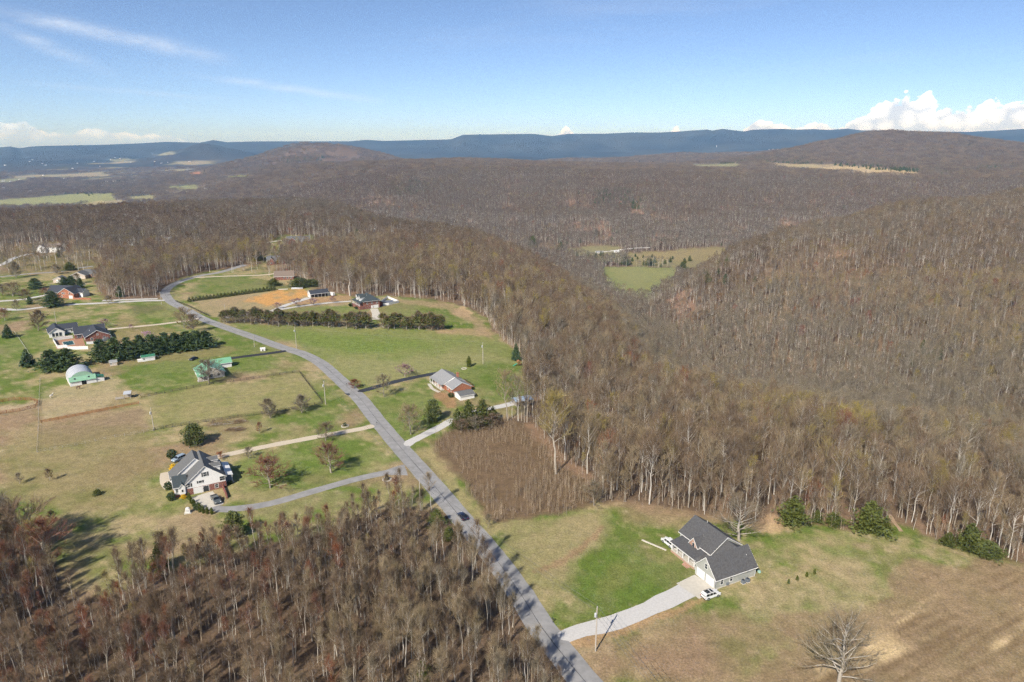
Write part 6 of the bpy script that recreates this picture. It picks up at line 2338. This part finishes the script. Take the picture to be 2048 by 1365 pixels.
rail_fence('roadside_fence', [(352, 604), (378, 614), (402, 626), (420, 634)], 1.2, 3.0, 3, M_WOODDK, 'dark fence beside the road below the small evergreens', rh=.15)

# ------------------------------------------------------------------ small things in the yards


def brush_pile(px, py, L, Wd, Hh, seed, label):
    p = at(px, py)
    T = TB(seed)
    r = T.r
    for k in range(420):
        x, y = r.randn() * L * .25, r.randn() * Wd * .25
        z = max(0, Hh * (1 - (abs(x) / L * 1.9) ** 2 - (abs(y) / Wd * 1.9) ** 2)) * r.rand()
        d = unit(np.array([1, .25, .18]) * r.choice([-1, 1]) + r.randn(3) * np.array([.35, .35, .22]))
        T.twig(np.array([x, y, z + .05]), d, r.uniform(.8, 2.2), .06)
    for k in range(7):
        a = np.array([r.randn() * L * .2, r.randn() * Wd * .2, .15 + .4 * r.rand()])
        T.limb([a, a + np.array([L * .35, r.randn() * .5, .15])], .10, .05, 5)
    a, b, _ = T.meshes('brush', M_BARK, TW['brown'])
    e = empty('brush_pile', p, R(25), label, 'brush pile', 'brush piles')
    for nm, me in (('logs', a), ('branches', b)):
        o = bpy.data.objects.new(nm, me)
        COL.objects.link(o)
        o.parent = e


brush_pile(436, 850, 11, 5, 2.0, 901, 'largest brown brush pile, against the board fence')
brush_pile(478, 846, 5, 3.2, 1.4, 902, 'reddish brush pile at the far end of the board fence')
brush_pile(463, 860, 4.5, 2.6, .9, 903, 'low brush heap left of its twin on the lawn')
brush_pile(480, 861, 4, 2.6, .9, 904, 'low brush heap right of its twin on the lawn')

e = house('generator_box', 376, 1026, 20, 'white standby generator box on a concrete pad beside the arborvitae', 'generator')
MB().box(-1.0, -.8, 0, 1.0, .8, .15).build('pad', M_CONC, e)
MB().prism([(-.6, -.45, .151), (.6, -.45, .151), (.6, -.45, 1.35), (.35, -.45, 1.6), (-.35, -.45, 1.6), (-.6, -.45, 1.35)], (0, .9, 0)).build('housing', M_WHITE, e)
for k in range(3):
    MB().box(-.4, -.47, .45 + .25 * k, .4, -.452, .57 + .25 * k).build('louvre', M_PORC, e)

for px, py, lab in ((1106, 1246, 'dark mailbox on a post at the gravel driveway mouth'), (754, 851, 'dark mailbox beside the road opposite the tan drive'), (693, 772, 'dark mailbox at the black driveway')):
    e = house('mailbox', px, py, 30, lab, 'mailbox')
    MB().box(-.06, -.06, 0, .06, .06, 1.05).build('post', M_WOODDK, e)
    MB().prism([(-.1, -.28, 1.052), (.1, -.28, 1.052), (.1, -.28, 1.2), (.06, -.28, 1.28), (-.06, -.28, 1.28), (-.1, -.28, 1.2)], (0, .56, 0)).build('box', M_DARKPAINT, e)

e = house('play_set', 1036, 733, 25, 'wooden play set with a green slide at the wood edge behind the ranch', 'play set')
for x in (0, 1.5):
    for y in (0, 1.5):
        MB().box(x - .06, y - .06, 0, x + .06, y + .06, 2.4).build('post', M_WOODBR, e)
MB().box(-.1, -.1, 1.2, 1.6, 1.6, 1.28).build('platform', M_WOODBR, e)
MB().prism([(-.2, -.2, 2.3), (.75, -.2, 3.0), (1.7, -.2, 2.3)], (0, 1.9, 0)).build('roof', M_WOODBR, e)
MB().prism([(-.1, .4, 1.25), (-.1, 1.1, 1.25), (-2.6, 1.1, .15), (-2.6, .4, .15)], (0, 0, .08)).build('slide', mat('green_slide', (.03, .33, .22), .4), e)
MB().box(1.5, .7, 2.25, 4.2, .8, 2.35).build('swing_beam', M_WOODBR, e)
for x in (2.2, 3.4):
    MB().tube((x, .75, .5), (x, .75, 2.25), .02, k=4).build('swing_rope', M_DARKPAINT, e)

e = house('hay_feeder', 249, 799, 20, 'grey timber stall and gate beside the horse paddock', 'stall')
for x in (0, 2.4):
    for y in (0, 2.4):
        MB().box(x - .09, y - .09, 0, x + .09, y + .09, 2.3).build('post', M_WOODGR, e)
MB().prism([(-.3, -.3, 2.2), (2.7, -.3, 2.2), (2.7, 2.7, 2.7), (-.3, 2.7, 2.7)], (0, 0, .1)).build('roof', M_STEEL, e)
MB().box(-.05, 2.3, 0, 2.45, 2.42, 1.6).build('back_wall', M_WOODGR, e)
MB().box(-3.6, .1, .3, -.2, .16, 1.3).build('gate', M_WOODGR, e)

e = house('well_house', 521, 703, 20, 'small white kennel box beside the black driveway', 'kennel')
MB().box(0, 0, 0, 2.4, 1.6, 1.2).build('wall', M_WHITE, e)
MB().prism([(-.15, -.15, 1.2), (2.55, -.15, 1.2), (2.55, 1.75, 1.45), (-.15, 1.75, 1.45)], (0, 0, .08)).build('roof', M_WHITE, e)
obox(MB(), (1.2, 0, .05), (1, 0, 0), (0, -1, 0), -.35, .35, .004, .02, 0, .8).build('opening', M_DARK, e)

e = house('fire_ring', 928, 738, 0, 'pale stone fire ring on the lawn behind the ranch', 'fire ring')
for k in range(12):
    a = k * math.pi / 6
    MB().box(-.28, -.18, 0, .28, .18, .3).build('stone', M_CONC, e).matrix_local = Matrix.Translation((1.2 * math.cos(a), 1.2 * math.sin(a), 0)) @ Matrix.Rotation(a + math.pi / 2, 4, 'Z')

e = house('stump_planter', 625, 0 + 745, 0, 'placeholder', 'planter') if False else None
for px, py, lab in ((774, 960, 'stone ringed shrub bed at the asphalt drive entrance'), (690, 853, 'stone ringed shrub bed at the tan drive entrance')):
    e = house('shrub_bed', px, py, 0, lab, 'flower bed')
    for k in range(10):
        a = k * math.pi / 5
        MB().box(-.35, -.16, 0, .35, .16, .28).build('stone', M_CONC, e).matrix_local = Matrix.Translation((1.3 * math.cos(a), 1.3 * math.sin(a), 0)) @ Matrix.Rotation(a + math.pi / 2, 4, 'Z')
    v, f = leafy(int(px), 1.7, ball(.75), 260, .2, .1)
    link_mesh('shrub', v, f, (LM['boxwood'],), e)


def horse(px, py, rz, m, label):
    """standing or grazing horse as one skinned body"""
    J = [(0, 0, 1.25), (.55, 0, 1.28), (.95, 0, 1.55), (1.30, 0, 1.85), (1.62, 0, 1.72), (-.55, 0, 1.30), (-.8, 0, 1.05), (-.85, 0, .6)]
    E = [(0, 1), (1, 2), (2, 3), (3, 4), (0, 5), (5, 6), (6, 7)]
    Rr = [.30, .27, .17, .12, .07, .28, .06, .04]
    for x, root in ((.5, 1), (-.5, 5)):
        for s in (-1, 1):
            n = len(J)
            J += [(x, s * .17, .85), (x + (.02 if x > 0 else -.10), s * .17, .45), (x + (.0 if x > 0 else -.02), s * .17, .03)]
            E += [(root, n), (n, n + 1), (n + 1, n + 2)]
            Rr += [.12, .06, .055]
    me = bpy.data.meshes.new('horse')
    me.from_pydata(J, E, [])
    me.materials.append(m)
    o = bpy.data.objects.new('horse', me)
    COL.objects.link(o)
    sk = o.modifiers.new('body', 'SKIN')
    for v, q in zip(me.skin_vertices[0].data, Rr):
        v.radius = (q, q)
    me.skin_vertices[0].data[0].use_root = True
    o.modifiers.new('smooth', 'SUBSURF').levels = 1
    p = at(px, py)
    o.location, o.rotation_euler = p, (0, 0, rz)
    tag(o, label, 'horse', 'horses in the barn yard')


horse(103, 796, R(80), mat('white_horse_coat', (.66, .62, .55), .7), 'white horse standing alone in the straw coloured yard')
horse(157, 779, R(15), mat('bay_horse_coat', (.10, .045, .022), .7), 'dark bay horse standing before the arched barn')

# far settlement and water tower
_far = [(40, 360), (22, 364), (88, 352), (60, 383), (150, 376), (205, 372), (222, 380), (215, 364), (180, 369), (232, 381), (248, 378), (262, 380), (290, 374), (130, 366), (60, 324), (85, 328), (155, 327), (188, 324), (230, 316), (240, 318), (222, 320), (310, 324), (375, 341), (12, 388), (125, 387), (77, 418), (168, 420), (300, 352), (345, 350)]
_r2 = random.Random(5)
_far += [(_r2.uniform(5, 420), _r2.uniform(316, 386)) for _ in range(26)] + [(1538, 300), (1546, 299), (1555, 299.5), (1563, 300.5), (1500, 305), (1524, 304)]
_hm = [MB().box(-7, -5, -1, 7, 5, 4)]
_w = link_mesh('far_wall', *(lambda b: (b.v, b.f))(MB().box(-7, -5, -2, 7, 5, 4)), (M_WHITE,), False)
_rf = link_mesh('far_roof', *(lambda b: (b.v, b.f))(MB().prism([(-7.6, -5.6, 3.9), (-7.6, 0, 7), (-7.6, 5.6, 3.9)], (15.2, 0, 0))), (M_SHINGLE_L,), False)
for i, (px, py) in enumerate(_far):
    p = at(px, py)
    e = empty('distant_house', p, (i * 1.3) % 3.1, 'small pale house far out on the wooded plain' if px < 1000 else 'tiny pale building in the lowland left of the wooded knob', 'house', 'houses scattered over the far plain' if px < 1000 else 'buildings in the far lowland')
    s = 1.0 + .5 * ((i * 7) % 5) / 5
    e.scale = (s, s, s * .9)
    for nm, me in (('wall', _w), ('roof', _rf)):
        o = bpy.data.objects.new(nm, me)
        COL.objects.link(o)
        o.parent = e
p = at(1433, 296)
e = empty('water_tower', p, 0, 'tiny white water tower below the far blue ridge', 'water tower')
e.scale = (.55, .55, .6)
MB().lathe([(3, 0), (2.2, 6), (2.2, 30), (5, 33)], 12).build('shaft', M_WHITE, e)
MB().lathe([(5, 33), (11, 38), (12, 43), (10, 49), (4, 53)], 16).build('tank', M_WHITE, e)

# ------------------------------------------------------------------ trees and shrubs standing on their own
def yard(px, py, top, width, cn, i, label, group=None, kind='yard'):
    a, b, _ = PROTO[f'{kind}_{cn}_{i}']
    return plant('bare_tree' if cn not in ('redbud', 'pink') else 'redbud_tree', (a, b), px, py, top, width, label, 'tree', group)


for args in [
    (541, 976, 910, 74, 'red', 0, 'broad reddish budding maple on the white house lawn'),
    (663, 946, 880, 52, 'red', 1, 'reddish budding maple near the road on the white house lawn'),
    (651, 882, 842, 34, 'brown', 1, 'purplish bare tree beside the tan driveway'),
    (541, 836, 794, 32, 'grey', 2, 'left of the two egg shaped bare pear trees by the paddock'),
    (604, 825, 785, 34, 'grey', 2, 'right of the two egg shaped bare pear trees by the paddock'),
    (822, 869, 804, 52, 'tan', 0, 'broad bare tree beside the gravel lane'),
    (768, 794, 744, 34, 'grey', 3, 'bare grey tree before the black driveway'),
    (707, 777, 757, 22, 'red', 2, 'low reddish bush tree at the black driveway mouth'),
    (497, 917, 892, 18, 'grey', 1, 'thin bare sapling on the white house lawn'),
    (442, 919, 903, 16, 'red', 1, 'small reddish bare shrub tree behind the white house'),
    (519, 867, 842, 12, 'red', 1, 'thin sapling on the lawn below the brush heaps'),
    (368, 657, 610, 34, 'tan', 0, 'wide many stemmed bare tree at the roadside drive'),
    (386, 666, 624, 26, 'brown', 1, 'dark bare tree close to the road below the drive'),
    (77, 662, 617, 30, 'brown', 2, 'purplish bare pear tree left of the guest house'),
    (10, 642, 614, 24, 'red', 0, 'reddish bare tree at the left picture edge'),
    (32, 557, 520, 20, 'grey', 2, 'egg shaped bare tree on the grey lane'),
    (115, 549, 527, 18, 'grey', 2, 'small round bare tree beside the grey lane'),
    (26, 593, 562, 34, 'brown', 0, 'broad bare tree left of the orange brick house'),
    (6, 592, 566, 24, 'grey', 0, 'dark bare tree cut by the left edge beside the lane'),
    (51, 603, 576, 22, 'brown', 1, 'bare tree in the lane fork'),
    (33, 621, 598, 14, 'grey', 1, 'small bare tree below the lane fork'),
    (218, 608, 590, 16, 'grey', 1, 'low bare tree beside the lane and crossarm pole'),
    (90, 593, 575, 20, 'red', 1, 'small reddish bare tree before the orange brick house'),
    (155, 568, 545, 18, 'tan', 1, 'thin bare tree by the beige house'),
    (106, 1046, 1018, 16, 'brown', 1, 'small bare sapling on the meadow left of the white house'),
    (976, 1057, 1026, 18, 'grey', 3, 'small pale dead tree at the lower corner of the thicket'),
    (1188, 1012, 958, 44, 'grey', 0, 'round grey bush tree at the thicket corner'),
    (922, 866, 836, 34, 'brown', 0, 'scrubby bare shrub below the left carport cedar'),
    (952, 862, 830, 40, 'grey', 0, 'scrubby grey shrub below the tallest carport cedar'),
    (984, 856, 826, 36, 'brown', 0, 'scrubby bare shrub at the end of the carport cedars'),
    (100, 962, 934, 14, 'brown', 1, 'thin sapling in the left meadow'),
    (40, 968, 944, 14, 'grey', 1, 'second thin sapling in the left meadow'),
]:
    yard(*args)
for args in [(810, 754, 727, 36, 'redbud', 0, 'wide purplish redbud beside the black driveway'), (594, 614, 596, 26, 'redbud', 0, 'first redbud along the farmhouse drive, widest of the row'), (627, 611, 596, 20, 'redbud', 0, 'second redbud along the farmhouse drive'),
             (666, 606, 592, 16, 'redbud', 0, 'third redbud along the farmhouse drive, nearest the farmhouse'), (556, 618, 604, 18, 'redbud', 0, 'small redbud at the barn spur'), (211, 656, 637, 20, 'redbud', 0, 'redbud behind the brick pool house'),
             (263, 661, 648, 11, 'redbud', 0, 'small round redbud on the tan drive'), (295, 676, 662, 18, 'pink', 0, 'pink flowering tree rising behind the pine row')]:
    yard(*args)
yard(418, 767, 714, 50, 'grey', 0, 'pale bare sycamore before the green roofed house')
plant('bare_oak', PROTO['oak_grey_0'][:2], 1478, 1080, 982, 96, 'large spreading bare oak behind the grey house', 'tree')
plant('bare_oak', PROTO['oak_pale_0'][:2], 1677, 1372, 1208, 138, 'great pale bare oak at the bottom edge of the tilled field', 'tree')
for args in [(1016, 842, 730, 44, 'tan', 0), (1037, 842, 742, 26, 'grey', 3), (1054, 845, 716, 40, 'brown', 2)]:
    px, py, top, w, cn, i = args
    yard(px, py, top, w, cn, i, {1016: 'left tall thin tree before the blue roofed shed', 1037: 'middle tall thin tree before the blue roofed shed', 1054: 'right tall thin tree before the blue roofed shed'}[px], None, 'forest')
yard(1112, 948, 770, 80, 'yellow', 0, 'tall yellow budding tree on the wood edge above the thicket', None, 'forest')
yard(700, 592, 520, 40, 'grey', 1, 'tall pale forked tree behind the farmhouse', None, 'forest')
yard(45, 1118, 990, 120, 'brown', 0, 'wide purplish tree at the left edge of the meadow')
yard(-6, 1112, 975, 110, 'grey', 1, 'dark bare tree cut by the left edge of the meadow')
yard(92, 1135, 1030, 90, 'red', 3, 'leaning reddish tree beside the wide purplish tree')

# evergreens
for args in [
    ('magnolia_tree', 'magnolia0', 389, 890, 846, 43, 'round dark magnolia above the white house'),
    ('magnolia_tree', 'magnolia1', 470, 1074, 1021, 40, 'magnolia at the edge of the young wood by the curved drive'),
    ('cedar_tree', 'magnolia2', 866, 843, 795, 31, 'dense dark cedar on the ranch lawn'),
    ('cedar_tree', 'cedar0', 916, 858, 816, 30, 'left cedar of the clump before the ranch carport'),
    ('cedar_tree', 'cedar1', 938, 854, 800, 38, 'tallest cedar of the clump before the ranch carport'),
    ('cedar_tree', 'cedar2', 966, 848, 796, 38, 'right cedar of the clump before the ranch carport'),
    ('cedar_tree', 'cedar0', 986, 842, 812, 22, 'small cedar beside the gravel lane'),
    ('arborvitae', 'arbor0', 938, 734, 712, 9, 'columnar arborvitae behind the ranch roof'),
    ('spruce_tree', 'spruce0', 1032, 721, 686, 18, 'dark green spruce at the wood edge of the big field'),
    ('evergreen_cone', 'spruce0', 17, 676, 648, 20, 'upper conical evergreen at the left edge'),
    ('evergreen_cone', 'spruce0', 56, 734, 696, 25, 'lower conical evergreen at the end of the pale rail fence'),
    ('pine_tree', 'pine0', 106, 614, 581, 38, 'round pine before the orange brick house'),
    ('pine_tree', 'pine1', 71, 578, 556, 28, 'pine left of the cream garage'),
    ('pine_tree', 'pine2', 128, 574, 554, 22, 'pine hiding the cream garage front'),
    ('pine_tree', 'pine0', 144, 572, 551, 22, 'pine beside the beige house gable'),
    ('pine_tree', 'pine1', 162, 577, 556, 14, 'small slim pine right of the orange brick house'),
    ('pine_tree', 'pine1', 60, 609, 593, 12, 'young pine on the lawn of the lane fork'),
    ('cedar_tree', 'cedar1', 140, 541, 524, 26, 'dark cedar behind the grey lane'),
    ('cedar_tree', 'cedar2', 195, 990, 978, 16, 'low cedar shrub alone in the left meadow'),
    ('cedar_tree', 'cedar0', 1585, 1048, 990, 54, 'broad cedar at the wood edge behind the great oak'),
    ('cedar_tree', 'cedar1', 1634, 1046, 1020, 22, 'small cedar bush right of the broad cedar'),
    ('cedar_tree', 'cedar2', 1668, 1050, 1022, 34, 'medium cedar at the field edge'),
    ('cedar_tree', 'cedar1', 1738, 1064, 1002, 60, 'largest cedar at the field edge by the sandy track'),
    ('cedar_tree', 'cedar0', 1770, 1062, 1034, 26, 'cedar bush beside the sandy track'),
    ('cedar_tree', 'cedar0', 1896, 1092, 1064, 28, 'round cedar bush below the pale leaning trunks'),
    ('cedar_tree', 'cedar2', 1937, 1100, 1046, 46, 'tall cedar near the right end of the field edge'),
    ('cedar_tree', 'magnolia0', 1976, 1112, 1086, 54, 'low spreading cedar at the right end of the field edge'),
    ('cedar_tree', 'cedar1', 874, 1052, 1018, 34, 'cedar at the road edge of the young wood'),
    ('cedar_tree', 'cedar2', 898, 1078, 1052, 26, 'cedar bush at the road edge below the first cedar'),
    ('cedar_tree', 'cedar0', 320, 1142, 1082, 30, 'dark slender cedar inside the young wood'),
    ('cedar_tree', 'cedar1', 845, 1362, 1322, 34, 'mossy green cedar bush low in the young wood'),
    ('cedar_tree', 'cedar2', 790, 600, 575, 24, 'x') if False else ('cedar_tree', 'cedar2', 548, 572, 556, 26, 'dark evergreen bush before the brick house in the wood'),
    ('cedar_tree', 'magnolia1', 600, 574, 555, 40, 'wide evergreen thicket beside the brick house in the wood'),
    ('cedar_tree', 'magnolia2', 625, 573, 558, 30, 'evergreen shrub above the covered stack'),
    ('cedar_tree', 'cedar0', 512, 522, 498, 30, 'dark evergreens by the drive in the wood'),
    ('cedar_tree', 'cedar2', 1066, 495, 470, 18, 'dark conical cedar at the valley field corner'),
    ('cedar_tree', 'cedar1', 1122, 500, 484, 16, 'dark cedar left of the valley farmhouse'),
    ('cedar_tree', 'cedar0', 1250, 530, 512, 22, 'left cedar in the strip between the valley fields'),
    ('cedar_tree', 'cedar2', 1300, 532, 516, 18, 'right cedar in the strip between the valley fields'),
    ('cedar_tree', 'cedar1', 1366, 545, 526, 22, 'cedar at the right corner of the valley field'),
    ('boxwood_shrub', 'box0', 345, 918, 898, 19, 'round clipped shrub behind the silver SUV'),
    ('boxwood_shrub', 'box0', 337, 980, 963, 15, 'upper round shrub at the white house corner'),
    ('boxwood_shrub', 'box0', 343, 1001, 984, 15, 'lower round shrub at the white house corner'),
    ('boxwood_shrub', 'box0', 395, 1020, 1005, 15, 'round shrub among the arborvitae columns'),
    ('boxwood_shrub', 'box0', 459, 969, 960, 10, 'small shrub at the right corner of the white house'),
    ('boxwood_shrub', 'box0', 868, 765, 754, 11, 'round shrub at the far corner of the ranch porch'),
    ('boxwood_shrub', 'box0', 902, 795, 785, 11, 'round shrub at the near corner of the ranch'),
    ('boxwood_shrub', 'box0', 703, 613, 606, 12, 'shrub below the farmhouse porch'),
    ('boxwood_shrub', 'box0', 716, 618, 612, 14, 'low shrubs at the farmhouse corner'),
    ('forsythia_bush', 'forsythia0', 346, 935, 928, 10, 'uppermost of three yellow forsythias behind the white house'),
    ('forsythia_bush', 'forsythia0', 344, 940, 933, 10, 'middle of three yellow forsythias behind the white house'),
    ('forsythia_bush', 'forsythia0', 351, 944, 937, 10, 'lowest of three yellow forsythias behind the white house'),
    ('forsythia_bush', 'forsythia0', 367, 998, 989, 10, 'yellow forsythia before the white house wing'),
    ('arborvitae', 'arbor0', 379, 1000, 985, 6, 'first arborvitae beside the concrete pad, nearest the garage'),
    ('arborvitae', 'arbor0', 383, 1008, 992, 6, 'second arborvitae beside the concrete pad'),
    ('arborvitae', 'arbor0', 388, 1013, 998, 7, 'third arborvitae beside the concrete pad'),
    ('arborvitae', 'arbor0', 400, 1025, 1008, 6, 'fourth arborvitae beside the concrete pad'),
    ('arborvitae', 'arbor0', 407, 1027, 1011, 6, 'fifth arborvitae beside the concrete pad'),
    ('arborvitae', 'arbor0', 415, 1028, 1013, 6, 'sixth arborvitae beside the concrete pad'),
    ('arborvitae', 'arbor0', 424, 1029, 1015, 6, 'last arborvitae beside the concrete pad, nearest the drive'),
    ('young_arborvitae', 'arborsmall0', 1577, 1168, 1157, 6, 'leftmost young arborvitae on the grey house lawn'),
    ('young_arborvitae', 'arborsmall0', 1594, 1161, 1150, 6, 'second young arborvitae on the grey house lawn'),
    ('young_arborvitae', 'arborsmall0', 1613, 1154, 1143, 6, 'third young arborvitae on the grey house lawn'),
    ('young_arborvitae', 'arborsmall0', 1629, 1148, 1137, 6, 'rightmost young arborvitae on the grey house lawn'),
]:
    nm, key, px, py, top, w, lab = args
    plant(nm, FOL[key], px, py, top, w, lab, 'shrub' if 'shrub' in nm or 'bush' in nm else 'tree')
# pine row and the pair left of it
_pw = ['westmost', 'second', 'third', 'fourth', 'fifth', 'sixth', 'seventh', 'eighth', 'ninth', 'last']
for k, (x, y, t) in enumerate([(204, 724, 676), (232, 722, 674), (258, 718, 674), (283, 714, 668), (306, 711, 668), (330, 706, 664), (352, 703, 664), (374, 700, 662), (394, 697, 660), (412, 695, 660)]):
    plant('pine_tree', FOL[f'pine{k % 3}'], x, y, t, 40, f'{_pw[k]} pine in the long row between barn and road' if k else 'first pine in the long row, beside the pool fence', 'tree', 'pine row')
for k, (x, y, t, lab) in enumerate([(104, 741, 698, 'left pine of the pair behind the arched barn'), (136, 738, 696, 'right pine of the pair behind the arched barn')]):
    plant('pine_tree', FOL[f'pine{k}'], x, y, t, 50, lab, 'tree')


def ordinal(n):
    return {1: 'first', 2: 'second', 3: 'third'}.get(n, str(n) + ('th' if 10 < n < 20 or n % 10 not in (1, 2, 3) else {1: 'st', 2: 'nd', 3: 'rd'}[n % 10]))


# cedar hedgerow between the big field and the farmhouse
_rs = np.random.RandomState(77)
_hx = list(np.linspace(447, 735, 27)) + list(np.linspace(768, 884, 11))
for k, x in enumerate(_hx):
    y = np.interp(x, [440, 560, 720, 760, 884], [645, 651, 657, 657, 661]) + _rs.uniform(-2.5, 2.5)
    g = int(_rs.choice([0, 1, 2, 3], p=[.16, .26, .32, .26]))
    if abs(x - 735) < 6:
        g = 3
    plant('hedgerow_cedar', FOL[f'hedge{g}'], x + _rs.uniform(-3, 3), y, y - _rs.uniform(28, 42), _rs.uniform(20, 28), ['bare browned', 'green tipped brown', 'half green', 'mostly green'][g] + f' hedgerow cedar, {ordinal(k + 1)} from the road' + (' before the drive gap' if k < 27 else ' beyond the drive gap'), 'tree', 'hedgerow cedars')
# small evergreens planted along the clay yard
for k in range(25):
    t = k / 24
    x, y = 379 + (549 - 379) * t, 604 + (581 - 604) * t
    plant('planted_evergreen', FOL['arborcone0'], x, y, y - 9.5, 7.5, f'small conical evergreen, {ordinal(k + 1)} from the road in the planted row above the clay yard', 'tree', 'planted evergreen row')


# dark conifer stands among the far hardwoods
def conifers():
    rs = np.random.RandomState(91)
    key = 'conifer_shapes'
    coll = bpy.data.collections.new(key)
    for i, k in enumerate(('cedar0', 'cedar1', 'pine0')):
        coll.objects.link(bpy.data.objects.new(f'{key}_{i:03d}', FOL[k][1]))
    X, Y = [], []
    for pts, sp, prob in (([(780, 372), (830, 366), (868, 372), (862, 388), (800, 394), (775, 388)], 7, .55), ([(1185, 386), (1260, 378), (1300, 400), (1290, 424), (1230, 420), (1190, 408)], 9, .40), ([(1440, 322), (1640, 324), (1640, 329), (1440, 328)], 11, .5),
                          ([(1640, 328), (1760, 332), (1900, 342), (2040, 330), (2048, 338), (1880, 352), (1740, 340)], 12, .35), ([(560, 318), (620, 308), (660, 312), (640, 326), (570, 330)], 14, .3), ([(1090, 478), (1440, 470), (1460, 494), (1100, 492)], 9, .07), ([(1380, 560), (1500, 540), (1560, 600), (1420, 620)], 8, .10),
                          ([(1150, 512), (1260, 510), (1400, 524), (1380, 536), (1240, 534), (1160, 528)], 6, .07), ([(60, 372), (320, 362), (330, 384), (60, 392)], 22, .10), ([(1800, 690), (1880, 700), (1870, 740), (1790, 730)], 6, .12)):
        p = poly_at(pts)
        x, y = jgrid(p[:, 0].min(), p[:, 0].max(), p[:, 1].min(), p[:, 1].max(), sp, len(X) + 20)
        k = inside(p, x, y) & (rs.rand(len(x)) < prob * 2 * fbm(x, y, sp * 8, 2, 1))
        X.append(x[k])
        Y.append(y[k])
    x, y = jgrid(-900, 1100, 500, 2300, 30, 44)
    k = view_cut(x, y, 560, 2300, 37) & ~inside(OPEN, x, y) & (rs.rand(len(x)) < .035)
    for q in [q for q, c in FIELDS_FAR] + FIELD_FRONT:
        k &= ~inside(q, x, y)
    X.append(x[k])
    Y.append(y[k])
    x, y = np.concatenate(X), np.concatenate(Y)
    scatter('conifer_stand', np.stack([x, y, zt(x, y)], 1), rs.rand(len(x)) * 6.28, rs.uniform(.6, 1.35, len(x)), rs.randint(0, 3, len(x)), coll, 'dark conifers scattered through the bare hardwoods of the far hills')


conifers()

# ------------------------------------------------------------------ air
def haze():
    m = bpy.data.materials.new('haze_air')
    m.use_nodes = True
    ns, ls = m.node_tree.nodes, m.node_tree.links
    ns.clear()
    v = N(ns, 'ShaderNodeVolumePrincipled')
    v.inputs['Color'].default_value = (.24, .53, 1.0, 1)
    v.inputs['Density'].default_value = 5.8e-5
    v.inputs['Absorption Color'].default_value = (1, 1, 1, 1)
    v.inputs['Anisotropy'].default_value = 0.0
    o = N(ns, 'ShaderNodeOutputMaterial')
    ls.new(v.outputs[0], o.inputs['Volume'])
    m.cycles.homogeneous_volume = True
    b = MB().box(-21500, -21500, -260, 21500, 21500, 430)
    h = b.build('haze', m)
    tag(h, 'thin blue haze in the air over the far hills', None, None, 'stuff')


haze()
